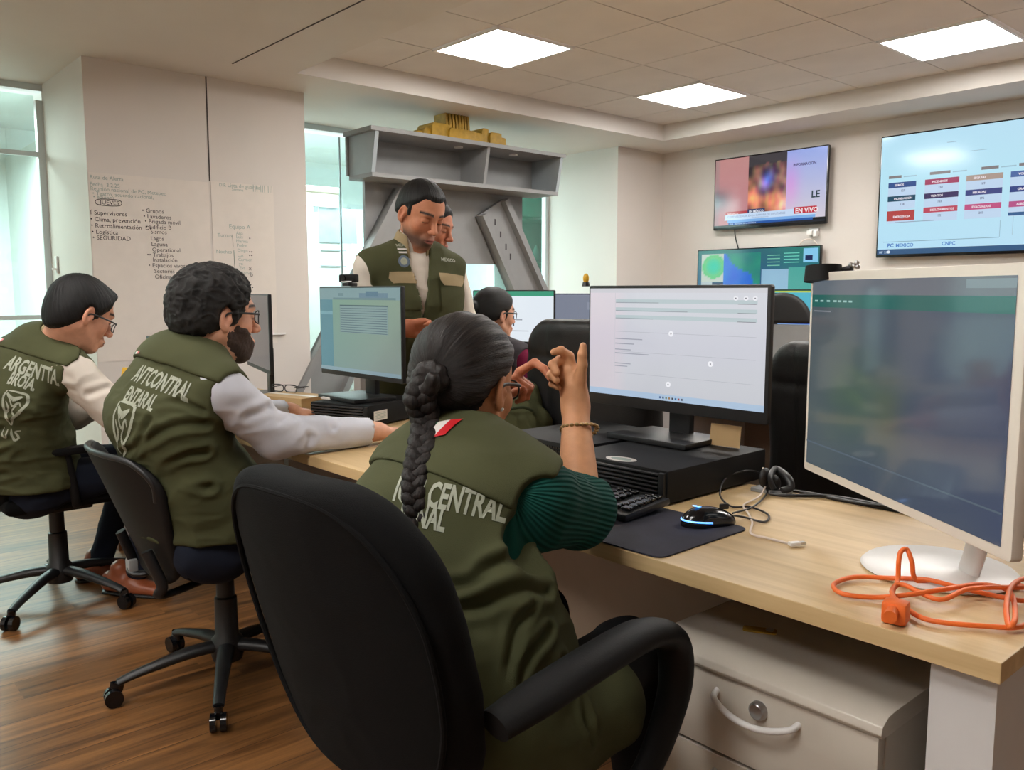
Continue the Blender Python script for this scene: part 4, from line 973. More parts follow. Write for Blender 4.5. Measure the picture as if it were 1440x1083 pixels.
class Part:
    """accumulates sculpted pieces into one mesh, with colour and an extra scalar"""
    def __init__(s): s.V = []; s.F = []; s.C = []; s.n = 0; s.A = []
    def add(s, V, F, C=None, A=None):
        s.V.append(V); s.F.append(F + s.n); s.n += len(V)
        s.C.append(np.tile(np.array([[.5, .5, .5]]), (len(V), 1)) if C is None else (C if np.ndim(C) == 2 else np.tile(np.array([C]), (len(V), 1))))
        s.A.append(np.zeros((len(V), 3)) if A is None else A); return s
    def build(s, name, m, parent, off):
        V = np.concatenate(s.V) - np.array(off); F = np.concatenate(s.F); me = bpy.data.meshes.new(name)
        me.vertices.add(len(V)); me.vertices.foreach_set('co', V.astype(np.float32).ravel())
        me.loops.add(F.size); me.loops.foreach_set('vertex_index', F.astype(np.int32).ravel())
        me.polygons.add(len(F)); me.polygons.foreach_set('loop_start', np.arange(0, F.size, 4, dtype=np.int32)); me.polygons.foreach_set('loop_total', np.full(len(F), 4, np.int32))
        me.update(calc_edges=True)
        a = me.color_attributes.new('Col', 'FLOAT_COLOR', 'POINT'); C = np.concatenate(s.C); a.data.foreach_set('color', np.concatenate([C, np.ones((len(C), 1))], 1).astype(np.float32).ravel())
        b = me.attributes.new('flow', 'FLOAT_VECTOR', 'POINT'); b.data.foreach_set('vector', np.concatenate(s.A).astype(np.float32).ravel())
        me.shade_smooth(); o = put(name, me, m, parent); return o
def solid(prims, h, rel=1):
    V, F = nets(*volume(prims, h)); V = relax(V, F, rel) if rel else V; return V, F, vnormals(V, F)

# ---- people materials
M['skin'] = mat('skin', (200, 150, 120), 0.52, var=0.05, scale=60, attr=True, bump=0.12, bscale=420, spec=0.35)
M['skin'].node_tree.nodes['Principled BSDF'].inputs['Subsurface Weight'].default_value = 0.0
def cloth(name, rgb, rough=.85, bump=.35, bscale=900, var=.07, sheen=.0): return mat(name, rgb, rough, var=var, scale=9, bump=bump, bscale=bscale, spec=.2, sheen=sheen)
M['vest'] = cloth('olive_twill', (72, 74, 49)); M['vest_d'] = cloth('olive_twill_seam', (52, 58, 40)); M['beige'] = cloth('beige_lining', (158, 140, 108))
M['shirt_cream'] = cloth('cream_shirt_cotton', (214, 204, 192), bump=.2); M['shirt_white'] = cloth('blue_white_shirt_cotton', (204, 206, 216), bump=.2)
M['navy'] = cloth('dark_navy_trousers', (26, 32, 46)); M['blackcloth'] = cloth('black_trousers', (22, 22, 25)); M['maroon'] = cloth('maroon_knit', (120, 26, 62)); M['greyknit'] = cloth('grey_jacket', (70, 66, 70))
M['letter'] = mat('pale_grey_print', (156, 160, 142), .6, var=.08, scale=80)
M['shoe_brown'] = mat('brown_shoe_leather', (146, 78, 48), .35, var=.1); M['shoe_black'] = mat('black_shoe_leather', (26, 24, 24), .35)
def rib_mat():
    N = NT('dark_green_ribbed_knit'); p = N.p; p.inputs['Roughness'].default_value = .85; p.inputs['Specular IOR Level'].default_value = .2; 
    at = N.add('ShaderNodeAttribute', _attribute_name='flow'); sx = N.add('ShaderNodeSeparateXYZ'); N.ln(at.outputs['Vector'], sx.inputs[0])
    mu = N.add('ShaderNodeMath', _operation='MULTIPLY'); mu.inputs[1].default_value = 1.0; N.ln(sx.outputs[0], mu.inputs[0])
    sn = N.add('ShaderNodeMath', _operation='SINE'); N.ln(mu.outputs[0], sn.inputs[0])
    b = N.add('ShaderNodeBump'); b.inputs['Strength'].default_value = .6; b.inputs['Distance'].default_value = .0022; N.ln(sn.outputs[0], b.inputs['Height']); N.ln(b.outputs[0], p.inputs['Normal'])
    mr = N.add('ShaderNodeMapRange'); mr.inputs['From Min'].default_value = -1; mr.inputs['To Min'].default_value = .82; mr.inputs['To Max'].default_value = 1.08; N.ln(sn.outputs[0], mr.inputs['Value'])
    mx = N.add('ShaderNodeMix', _data_type='RGBA', _blend_type='MULTIPLY'); mx.inputs['Factor'].default_value = 1; mx.inputs['A'].default_value = (*s2l((14, 72, 64)), 1); N.ln(mr.outputs[0], mx.inputs['B']); N.ln(mx.outputs['Result'], p.inputs['Base Color'])
    return N.m
M['rib'] = rib_mat()
def hair_mat(name, dark, light, freq=70, rough=.42, bump=.8):
    N = NT(name); p = N.p; p.inputs['Roughness'].default_value = rough; p.inputs['Specular IOR Level'].default_value = .3
    at = N.add('ShaderNodeAttribute', _attribute_name='flow'); mp = N.add('ShaderNodeMapping'); mp.inputs['Scale'].default_value = (freq, freq, freq * .06); N.ln(at.outputs['Vector'], mp.inputs['Vector'])
    nz = N.add('ShaderNodeTexNoise'); nz.inputs['Scale'].default_value = 1; nz.inputs['Detail'].default_value = 4; nz.inputs['Roughness'].default_value = .7; N.ln(mp.outputs[0], nz.inputs['Vector'])
    cr = N.add('ShaderNodeValToRGB'); e = cr.color_ramp.elements; e[0].position = .35; e[0].color = (*s2l(dark), 1); e[1].position = .7; e[1].color = (*s2l(light), 1); N.ln(nz.outputs['Fac'], cr.inputs[0]); N.ln(cr.outputs[0], p.inputs['Base Color'])
    b = N.add('ShaderNodeBump'); b.inputs['Strength'].default_value = bump; b.inputs['Distance'].default_value = .003; N.ln(nz.outputs['Fac'], b.inputs['Height']); N.ln(b.outputs[0], p.inputs['Normal'])
    return N.m
M['hair_black'] = hair_mat('black_hair', (12, 11, 12), (30, 29, 29), 60, .55, .5); M['hair_long'] = hair_mat('long_dark_hair', (12, 10, 10), (46, 37, 34), 46, .5, .8); M['hair_curly'] = hair_mat('curly_dark_hair', (15, 14, 14), (46, 43, 42), 40, .6)
M['beard'] = hair_mat('short_beard', (40, 30, 27), (92, 72, 62), 90, .6)

def frame(c, f, up=(0, 0, 1), roll=0.0):
    """matrix with x = right, y = forward, z = up"""
    f = nv(f); r = nv(np.cross(f, up)); u = np.cross(r, f)
    if roll: r, u = r * math.cos(roll) + u * math.sin(roll), u * math.cos(roll) - r * math.sin(roll)
    m = np.eye(4); m[:3, 0] = r; m[:3, 1] = f; m[:3, 2] = u; m[:3, 3] = c; return m
def head_dir(yaw, pitch):
    """yaw measured from +Y towards -X in degrees, pitch down positive"""
    y, p = R(yaw), R(pitch); return (-math.sin(y) * math.cos(p), math.cos(y) * math.cos(p), -math.sin(p))
def cranium(o=0.0, k=.02): return [el((0, -.012, .030), (.076 + o, .096 + o, .088 + o), k=k), el((0, .02, .02), (.068 + o, .07 + o, .075 + o), k=k)]
def jawset(o=0.0, k=.02):
    P = [el((0, .036, -.045), (.056 + o, .052 + o, .074 + o), k=k), el((0, .070, -.100), (.024 + o, .020 + o, .017 + o), k=k)]
    for s in (-1, 1): P += [rc((s * .054, -.004, -.045), (s * .020, .062, -.100), .017 + o, .016 + o, k=k), el((s * .038, .054, -.028), (.026 + o, .026 + o, .026 + o), k=k)]
    return P
def skin_col(V, tone, tint=.5, brow=True, stubble=0.0, lips=(.45, .17, .14), lid=True, brow_c=(.03, .02, .018)):
    t = np.array(s2l(tone)); C = np.tile(t, (len(V), 1)); x, y, z = V.T; ax = np.abs(x)
    def g(cx, cy, cz, rx, ry, rz): return np.exp(-(((ax - cx) / rx) ** 2 + ((y - cy) / ry) ** 2 + ((z - cz) / rz) ** 2))
    red = np.clip(.8 * g(.042, .07, -.035, .03, .03, .025) + .9 * g(0, .11, -.035, .02, .02, .02) + .9 * g(.082, -.01, -.01, .012, .03, .035), 0, 1) * tint
    C = C * (1 - red[:, None] * np.array([.05, .30, .30]))
    m = np.clip((g(0, .105, -.072, .028, .03, .0115) - .42) * 5, 0, 1); C = C * (1 - m[:, None]) + np.array(lips) * m[:, None]
    m = np.clip(np.exp(-((z + .0722) / .0016) ** 2) * (ax < .024) * (y > .07), 0, 1)[:, None]; C = C * (1 - m) + np.array([.09, .03, .03]) * m
    if stubble:
        r = np.clip(np.exp(-(((z + .085) / .035) ** 2)) * (y > .005) * (ax < .075) * 1.2 - .15, 0, 1); r = r * (1 - np.clip((g(0, .105, -.072, .028, .03, .0115) - .42) * 5, 0, 1)); r = np.clip(r * stubble, 0, .9)[:, None]
        C = C * (1 - r) + np.array([.05, .04, .035]) * r
    if brow:
        zb = .024 + .004 * np.sin(np.clip((ax - .012) / .045, 0, 1) * PI); r = np.clip(np.exp(-((z - zb) / .0042) ** 2) * ((ax > .013) & (ax < .056) & (y > .055)) * 1.4, 0, 1)[:, None]; C = C * (1 - r) + np.array(brow_c) * r
    if lid:
        r = np.clip(np.exp(-((z + .0065 - .25 * (ax - .032) ** 2 / .01 * .02) / .0018) ** 2) * ((ax > .019) & (ax < .046) & (y > .06)) * 1.1, 0, 1)[:, None]; C = C * (1 - r) + np.array([.02, .014, .012]) * r
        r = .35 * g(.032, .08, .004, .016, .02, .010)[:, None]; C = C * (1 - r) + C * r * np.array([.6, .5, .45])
    return C
def head_mesh(h, neck_to, neck_r=.056, sc=1.0, female=False):
    """neck_to in head coordinates"""
    P = cranium() + jawset()
    P += [rc((-.030, .082, .020), (.030, .082, .020), .0125, k=.016)]
    for s in (-1, 1): P += [el((s * .033, .098, -.001), (.017, .014, .012), k=.014, op='s'), el((s * .0325, .0775, -.001), (.0145, .0125, .0125), k=.004)]
    P += [rc((0, .088, .008), (0, .108, -.030), .0085, .0115, k=.012), el((0, .113, -.034), (.0115, .011, .010), k=.008)]
    for s in (-1, 1): P += [el((s * .0125, .100, -.038), (.0075, .010, .0075), k=.006), el((s * .006, .106, -.0465), (.004, .005, .004), k=.003, op='s')]
    P += [el((0, .084, -.070), (.030, .018, .022), k=.012), el((0, .0985, -.0668), (.021, .0075, .0062), k=.004), el((0, .0975, -.0785), (.018, .008, .0068), k=.004), rc((-.020, .107, -.0722), (.020, .107, -.0722), .0022, k=.003, op='s')]
    nb = np.asarray(neck_to, float)
    P += [rc((0, -.022, -.045), nb, neck_r * .98, neck_r * 1.08, k=.03), rc((0, .02, -.085), nb + (0, .02, .0), neck_r * .6, neck_r * .8, k=.03)]
    for s in (-1, 1):
        c = np.array([s * .0795, -.006, -.010]); n = nv((s * 1, .28, 0)); f = nv(np.cross((0, 0, 1), n)); Q = [n, f, (0, 0, 1)]
        t = R(-12); f2 = f * math.cos(t) + np.array([0, 0, 1]) * math.sin(t) * (1 if f[1] > 0 else -1); u2 = np.cross(n, f2); Q = [n, f2, u2]
        P += [el(c, (.0085, .0175, .031), Q, k=.005), el(c + n * .0075 + (0, .002, .003), (.0065, .0105, .020), Q, k=.004, op='s'), el(c + (s * -.002, .002, -.026), (.006, .009, .009), Q, k=.005), el(c + (0, .013, -.003), (.005, .005, .008), k=.004)]
    V, F, N = solid(P, h, 1)
    return V, F
def hand_prims(Hm, side, curls, spread=6, thumb=(35, 30, 15), sc=1.0, k=.005):
    """Hm: wrist matrix, y = towards fingers, z = back of the hand; side=+1 thumb on +x. curls: per finger (knuckle, middle, tip) degrees"""
    P = []; Rm = Hm[:3, :3]; O = Hm[:3, 3]
    def W(p): return O + Rm @ (np.asarray(p, float) * sc)
    L = [(.040, .025, .020), (.045, .029, .021), (.041, .026, .021), (.032, .020, .018)]
    bx_ = [.027, .009, -.010, -.027]; by = [.088, .092, .087, .078]; rr = [.0088, .0090, .0085, .0076]
    # palm
    for i in range(4): P += [rc(W((side * bx_[i] * .62, .008, 0)), W((side * bx_[i], by[i] - .004, 0)), .0125 * sc, .0105 * sc, k=.012)]
    P += [rc(W((side * .020, .016, -.006)), W((side * .030, .045, -.010)), .015 * sc, .012 * sc, k=.012), rc(W((-side * .022, .018, -.005)), W((-side * .026, .055, -.006)), .013 * sc, .0115 * sc, k=.012), rc(W((0, -.03, 0)), W((0, .012, 0)), .021 * sc, .020 * sc, k=.016)]
    P += [seg(W((0, -.045, 0)), W((0, .02, 0)), (.027 * sc, .019 * sc), (.029 * sc, .017 * sc), Rm[:, 0], k=.014)]
    tips = []
    for i in range(4):
        a = np.array([side * bx_[i], by[i], 0.0]); sp = R(side * (1.5 - i) * spread); ang = 0; dirx = np.array([math.sin(sp), math.cos(sp), 0])
        for j in range(3):
            ang += R(curls[i][j]); d = dirx * math.cos(ang) + np.array([0, 0, -1]) * math.sin(ang); b = a + d * L[i][j]
            P.append(rc(W(a), W(b), rr[i] * (1 - .08 * j) * sc, rr[i] * (.92 - .09 * j) * sc, k=k)); a = b
        tips.append((W(a), Rm @ d))
    a = np.array([side * .024, .028, -.008]); t0, t1, t2 = [R(v) for v in thumb]
    d = np.array([side * math.sin(t0), math.cos(t0), -.25]); d /= np.linalg.norm(d); b = a + d * .042; P.append(rc(W(a), W(b), .0135 * sc, .0105 * sc, k=.008))
    t0 -= t1; d2 = nv(np.array([side * math.sin(t0), math.cos(t0), -.30])); c = b + d2 * .031; P.append(rc(W(b), W(c), .0102 * sc, .0095 * sc, k=.005))
    t0 -= t2; d3 = nv(np.array([side * math.sin(t0), math.cos(t0), -.30])); e = c + d3 * .024; P.append(rc(W(c), W(e), .0095 * sc, .0075 * sc, k=.005))
    return P, tips
def project(txt_or_outline, target, org, right, upv, size, nrm, name, m, parent, off, shear=0.0, lift=.0016, bold=True, seglen=.009, center=True, xs=1.0):
    """lay flat shapes on a curved garment"""
    from mathutils.bvhtree import BVHTree
    b = bmesh.new(); b.from_mesh(target.data); bvh = BVHTree.FromBMesh(b); b.free()
    t = bmesh.new()
    if isinstance(txt_or_outline, str):
        V, F = text_geo(txt_or_outline, bold); me = bpy.data.meshes.new('t'); me.from_pydata(V, [], F); t.from_mesh(me); bpy.data.meshes.remove(me)
    else:
        for poly in txt_or_outline:
            vs = [t.verts.new((p[0], p[1], 0)) for p in poly]; t.faces.new(vs)
    bmesh.ops.remove_doubles(t, verts=t.verts, dist=1e-5)
    bmesh.ops.triangulate(t, faces=t.faces)
    mn = [min(v.co[i] for v in t.verts) for i in (0, 1)]; mx = [max(v.co[i] for v in t.verts) for i in (0, 1)]; cx_ = (mn[0] + mx[0]) / 2 if center else 0
    for v in t.verts: v.co = ((v.co.x - cx_) * size * xs + shear * v.co.y * size, v.co.y * size, 0)
    for _ in range(5):
        L_ = [e for e in t.edges if e.calc_length() > seglen]
        if not L_: break
        bmesh.ops.subdivide_edges(t, edges=L_, cuts=1); bmesh.ops.triangulate(t, faces=t.faces)
    o_ = Vector(org) - Vector(off); r_ = Vector(right).normalized(); n_ = Vector(nrm).normalized(); u_ = Vector(upv).normalized()
    dead = []
    for v in t.verts:
        p = o_ + r_ * v.co.x + u_ * v.co.y + n_ * .25; hit = bvh.ray_cast(p, -n_, .5)
        if hit[0] is None: dead.append(v)
        else: v.co = hit[0] + (hit[1] if hit[1].dot(n_) > 0 else n_) * lift
    bmesh.ops.delete(t, geom=dead, context='VERTS')
    me = bpy.data.meshes.new(name); t.to_mesh(me); t.free(); me.shade_smooth(); return put(name, me, m, parent)

# ================================================================= CHAIRS
def xfm(loc, rz): return np.array(Matrix.Translation(Vector(loc)) @ Matrix.Rotation(rz, 4, 'Z'))
def cushion(wf, zc, hh, yf, th, round_=.05, puff=.02):
    """upholstered panel: wf(z) half width, yf(x, z) middle surface, th thickness"""
    W = max(wf(z) for z in np.linspace(zc - hh, zc + hh, 9)); ym = [float(yf(np.array(x), np.array(z))) for x in (0, W) for z in (zc - hh, zc, zc + hh)]
    base = el((0, (min(ym) + max(ym)) / 2, zc), (W * 1.6, (max(ym) - min(ym)) / 2 + th * 2 + .05, hh * 1.6), k=.001)
    def fn(X, Y, Z):
        w = wf(Z); cr = round_; qx = np.abs(X) - (w - cr); qz = np.abs(Z - zc) - (hh - cr)
        o = np.sqrt(np.maximum(qx, 0) ** 2 + np.maximum(qz, 0) ** 2) + np.minimum(np.maximum(qx, qz), 0) - cr
        t = th / 2 + puff * np.clip(1 - (X / w) ** 2, 0, 1) * np.clip(1 - ((Z - zc) / hh) ** 2, 0, 1)
        return smax_(o, np.abs(Y - yf(X, Z)) - t, th * .55)
    return base, fn
def smax_(a, b, k): return -smin(-a, -b, k)
def sculpt_fn(lo, hi, fn, h, rel=1):
    n = np.ceil((np.array(hi) - np.array(lo)) / h).astype(int) + 1; ax = [(lo[i] + h * np.arange(n[i])).astype(np.float32) for i in range(3)]
    D = np.broadcast_to(fn(ax[0][:, None, None], ax[1][None, :, None], ax[2][None, None, :]), n).astype(np.float32).copy()
    V, F = nets(D, np.array(lo), h); V = relax(V, F, rel); return V, F, vnormals(V, F)
def star_base(t, r=.31, m='black_pl', rz=0.3, post_top=.40):
    b = MB(); 
    b.lathe([(.045, .07), (.05, .09), (.048, .135), (.036, .15), (.034, .27), (.028, .275), (.026, post_top)], n=24); b.build('gas_column', M[m], t)
    for k in range(5):
        a = rz + k * 2 * PI / 5; dx, dy = math.cos(a), math.sin(a)
        leg = MB().sweep([(dx * .03, dy * .03, .118), (dx * .12, dy * .12, .112), (dx * (r - .06), dy * (r - .06), .085), (dx * r, dy * r, .068)], [(.026, .020), (.024, .018), (.018, .013), (.016, .011)], n=12).build('base_leg', M[m], t)
        c = MB(); s_ = Vector((-dy, dx, 0))
        for q in (-1, 1):
            p = Vector((dx * r, dy * r, .0265)) + s_ * .014 * q + Vector((dx, dy, 0)) * .012; c.cyl(p - s_ * .008, p + s_ * .008, .0262, n=20)
        c.sweep([(dx * r, dy * r, .07), (dx * (r + .004), dy * (r + .004), .05), (dx * (r + .012), dy * (r + .012), .045)], (.012, .02), n=10); c.build('castor', M['black_gloss'], leg)
def armrest(t, s, pts, m, wid=.026, th=.013, name='armrest'):
    MB().sweep([(s * x, y, z) for x, y, z in pts], [(wid * .8, th), (wid, th * 1.1), (wid, th * 1.1), (wid * .95, th * 1.2), (wid * .8, th * 1.2), (wid * .6, th), (wid * .6, th)], n=16, up=(1, 0, 0) if False else (0, 0, 1), sub=8).build(name, M[m], t, ang=70)
def office_chair(label, loc, rz, style, group='office chairs', zc_l=.80):
    t = thing('office_chair', label, 'chair', loc, rz, group)
    if style == 'big':        # upholstered, piping, looped armrests
        wf = lambda Z: .205 + .035 * np.clip((Z - .50) / .2, 0, 1) - .03 * np.clip((Z - .8) / .2, 0, 1); yf = lambda X, Z: -.250 + .55 * X ** 2 - .26 * (Z - .60)
        zc, hh, th = .73, .245, .062
        def fn(X, Y, Z):
            w = wf(Z); cr = .13; qx = np.abs(X) - (w - cr); qz = np.abs(Z - zc) - (hh - cr)
            o = np.sqrt(np.maximum(qx, 0) ** 2 + np.maximum(qz, 0) ** 2) + np.minimum(np.maximum(qx, qz), 0) - cr
            return smax_(o, np.abs(Y - yf(X, Z)) - th / 2 - .012 * np.clip(1 - (X / w) ** 2, 0, 1), .035)
        V, F, N = sculpt_fn((-.30, -.45, .46), (.30, -.10, 1.02), fn, .006); V = folds(V, N, .0012, (9, 9, 9), 2)
        bk = Part().add(V, F).build('backrest', M['fabric_black'], t, (0, 0, 0))
        pts = []
        for i in range(48):
            a = 2 * PI * i / 48; c, s = math.cos(a), math.sin(a); z = zc + (hh - .020) * math.copysign(abs(s) ** .62, s); w = float(wf(np.array(z))) - .018; x = w * math.copysign(abs(c) ** .62, c)
            pts.append((x, float(yf(np.array(x), np.array(z))) - th / 2 - .006, z))
        MB().sweep(pts, .0045, n=8, closed=True, sub=2).build('piping', M['fabric_black'], bk)
        V, F, N = sculpt_fn((-.30, -.32, .36), (.30, .30, .50), lambda X, Y, Z: smax_(np.maximum(np.abs(X) - .25, np.maximum(np.abs(Y) - .24, 0) + 0 * X) * 1.0 + 0 * Z, np.abs(Z - .425 + .01 * np.cos(X * 8)) - .038, .05), .007)
        Part().add(V, F).build('seat', M['fabric_black'], t, (0, 0, 0))
        for s in (1, -1): armrest(t, s, [((.242, -.215, .655) if s > 0 else (.20, -.10, .662)), (.250, -.15 if s > 0 else -.06, .668), (.262, -.02, .690), (.262, .10, .692), (.262, .175, .655), (.262, .18, .56), (.255, .10, .445), (.225, .0, .41)], 'black_matte', .038, .019)
        MB().box((0, 0, .365), (.22, .24, .04), bev=.01).sweep([(0, -.10, .37), (0, -.20, .40), (0, -.232, .50), (0, -.243, .56)], (.03, .008), n=12).build('mechanism', M['black_pl'], t)
        star_base(t, .32, rz=.5)
    if style == 'shell':      # low curved plastic back
        yf = lambda X, Z: -.215 - .40 * np.clip(Z - .42, 0, 1) + 1.1 * X ** 2 * (.5 + np.clip((Z - .4) * 1.5, 0, 1)) ; wf = lambda Z: .17 + .095 * np.clip((Z - .36) / .32, 0, 1) ** .8
        zc, hh = .58, .195
        def fn(X, Y, Z):
            w = wf(Z); cr = .09; qx = np.abs(X) - (w - cr); qz = np.abs(Z - zc) - (hh - cr)
            o = np.sqrt(np.maximum(qx, 0) ** 2 + np.maximum(qz, 0) ** 2) + np.minimum(np.maximum(qx, qz), 0) - cr
            return smax_(o, np.abs(Y - yf(X, Z)) - .011, .010)
        V, F, N = sculpt_fn((-.32, -.46, .36), (.32, .06, .80), fn, .005)
        bk = Part().add(V, F).build('backrest', M['black_matte'], t, (0, 0, 0))
        pts = [(x, float(yf(np.array(x), np.array(z))) - .004, z) for x, z in [(-.235, .66), (-.245, .715), (-.20, .765), (-.10, .777), (0, .778), (.10, .777), (.20, .765), (.245, .715), (.235, .66)]]
        MB().sweep(pts, (.009, .009), n=10).build('rim', M['black_pl'], bk)
        V, F, N = sculpt_fn((-.29, -.28, .38), (.29, .28, .50), lambda X, Y, Z: smax_(np.maximum(np.abs(X) - .23, np.abs(Y - .01) - .20) + 0 * Z, np.abs(Z - .435) - .030, .05), .007)
        Part().add(V, F).build('seat', M['fabric_black'], t, (0, 0, 0))
        b = MB().box((0, 0, .385), (.20, .22, .04), bev=.01)
        for s in (-1, 1): b.sweep([(s * .07, .0, .38), (s * .12, -.22, .36), (s * .14, -.23, .40), (s * .13, -.265, .50)], (.016, .010), n=12)
        b.build('back_bracket', M['black_pl'], t)
        MB().box((-.14, -.235, .385), (.045, .028, .045), bev=.008).build('tape_patch', M['grey_panel'], t)
        MB().box((.002, -.029, .235), (.024, .004, .028), bev=.001).build('paper_sticker', M['cardboard'], t, smooth=False)
        star_base(t, .32, rz=-1.70)
    if style == 'mesh':       # fabric back with T armrests
        yf = lambda X, Z: -.24 - .10 * np.clip(Z - .55, 0, 1) + .9 * X ** 2; wf = lambda Z: .235 - .03 * np.clip((Z - .7) / .2, 0, 1) ** 2 - .04 * np.clip((.55 - Z) / .15, 0, 1)
        zc, hh = .66, .24
        def fn(X, Y, Z):
            w = wf(Z); cr = .10; qx = np.abs(X) - (w - cr); qz = np.abs(Z - zc) - (hh - cr)
            o = np.sqrt(np.maximum(qx, 0) ** 2 + np.maximum(qz, 0) ** 2) + np.minimum(np.maximum(qx, qz), 0) - cr
            return smax_(o, np.abs(Y - yf(X, Z)) - .022, .025)
        V, F, N = sculpt_fn((-.30, -.36, .40), (.30, -.10, .93), fn, .007)
        Part().add(V, F).build('backrest', M['fabric_black'], t, (0, 0, 0))
        V, F, N = sculpt_fn((-.29, -.28, .38), (.29, .28, .51), lambda X, Y, Z: smax_(np.maximum(np.abs(X) - .24, np.abs(Y) - .23) + 0 * Z, np.abs(Z - .44) - .034, .05), .007)
        Part().add(V, F).build('seat', M['fabric_black'], t, (0, 0, 0))
        for s in (1, -1):
            MB().sweep([(s * .20, .02, .42), (s * .27, .0, .44), (s * .28, -.02, .58), (s * .28, -.03, .63)], (.016, .010), n=12).box((s * .28, -.03, .64), (.06, .22, .028), bev=.010).build('armrest', M['black_matte'], t)
        MB().box((0, 0, .39), (.20, .22, .04), bev=.01).sweep([(0, -.08, .39), (0, -.24, .41), (0, -.27, .52)], (.03, .008), n=12).build('mechanism', M['black_pl'], t)
        star_base(t, .32, rz=-.78)
    if style == 'leather':    # tall padded executive back
        yf = lambda X, Z: -.24 - .08 * np.clip(Z - .6, 0, 1) + .5 * X ** 2; wf = lambda Z: .265 - .03 * np.clip((Z - .95) / .2, 0, 1)
        zc, hh = zc_l, .33
        def fn(X, Y, Z):
            w = wf(Z); cr = .10; qx = np.abs(X) - (w - cr); qz = np.abs(Z - zc) - (hh - cr)
            o = np.sqrt(np.maximum(qx, 0) ** 2 + np.maximum(qz, 0) ** 2) + np.minimum(np.maximum(qx, qz), 0) - cr
            gr = .006 * np.exp(-((Z - zc_l - .20) / .014) ** 2) + .004 * np.exp(-((np.abs(X) - .14) / .012) ** 2)
            return smax_(o, np.abs(Y - yf(X, Z)) - .045 + gr, .05)
        V, F, N = sculpt_fn((-.32, -.40, .42), (.32, -.08, 1.18), fn, .008); V = folds(V, N, .002, (8, 8, 8), 3)
        Part().add(V, F).build('backrest', M['leather'], t, (0, 0, 0))
        V, F, N = sculpt_fn((-.31, -.30, .38), (.31, .30, .54), lambda X, Y, Z: smax_(np.maximum(np.abs(X) - .26, np.abs(Y) - .25) + 0 * Z, np.abs(Z - .46) - .045, .06), .009)
        Part().add(V, F).build('seat', M['leather'], t, (0, 0, 0))
        for s in (1, -1): armrest(t, s, [(.27, -.20, .62), (.28, -.10, .66), (.29, .0, .67), (.29, .12, .66), (.29, .16, .58), (.27, .12, .48), (.22, .02, .43)], 'black_matte', .026, .014)
        star_base(t, .30, rz=.2)
    if style == 'headrest':   # rounded black top over a grey net back
        yf = lambda X, Z: -.24 + .6 * X ** 2
        def dome(X, Y, Z):
            return smax_(np.sqrt((X / .215) ** 2 + ((Z - .98) / .235) ** 2) * .215 - .215 + 0 * Y, smax_(np.abs(Y - yf(X, Z)) - .03, -(Z - .985), .02), .03)
        V, F, N = sculpt_fn((-.25, -.32, .94), (.25, -.14, 1.25), dome, .008); Part().add(V, F).build('headrest', M['leather'], t, (0, 0, 0))
        def pan(X, Y, Z):
            return smax_(np.maximum(np.abs(X) - .20 - .0 * Z, np.abs(Z - .74) - .24), np.abs(Y - yf(X, Z)) - .012, .012)
        V, F, N = sculpt_fn((-.25, -.32, .46), (.25, -.14, 1.02), pan, .008); Part().add(V, F).build('net_back', M['grey_panel'], t, (0, 0, 0))
        for s in (1, -1):
            MB().sweep([(s * .215, -.215, .46), (s * .215, -.215, .98)], (.012, .012), n=8).build('back_post', M['black_pl'], t)
            MB().sweep([(s * .22, -.2, .62), (s * .27, -.12, .66), (s * .27, .08, .66), (s * .26, .1, .48)], (.02, .012), n=10).build('armrest', M['black_pl'], t)
        MB().box((0, 0, .45), (.46, .46, .07), bev=.03).build('seat', M['fabric_black'], t); star_base(t, .30, rz=.2)
    return t
office_chair('large black padded chair of the woman with the braid, nearest the camera', (-1.065, .870, 0), R(5), 'big')
office_chair('black chair with low curved plastic back under the bearded man', (-2.52, 1.02, 0), R(-2), 'shell')
office_chair('black fabric chair of the man bowing his head, cut by the left edge', (-3.66, .81, 0), R(2), 'mesh')
office_chair('empty tall black leather chair left of the large document monitor', (-1.98, 2.30, 0), R(8), 'leather')
office_chair('empty tall black leather chair between the document monitor and the white monitor', (-1.17, 2.58, 0), R(-4), 'leather', zc_l=.745)
_c = (-3.410,5.721,1.223)
office_chair('distant chair with rounded black top and grey net back before the cyan map screen', (_c[0] - .08, _c[1] + .24, 0), R(12), 'headrest')
_c = (-4.023,4.573,1.263)
office_chair('distant chair whose rounded black top just shows above the document monitor', (_c[0], _c[1] + .24, 0.05 * 0), R(5), 'headrest')

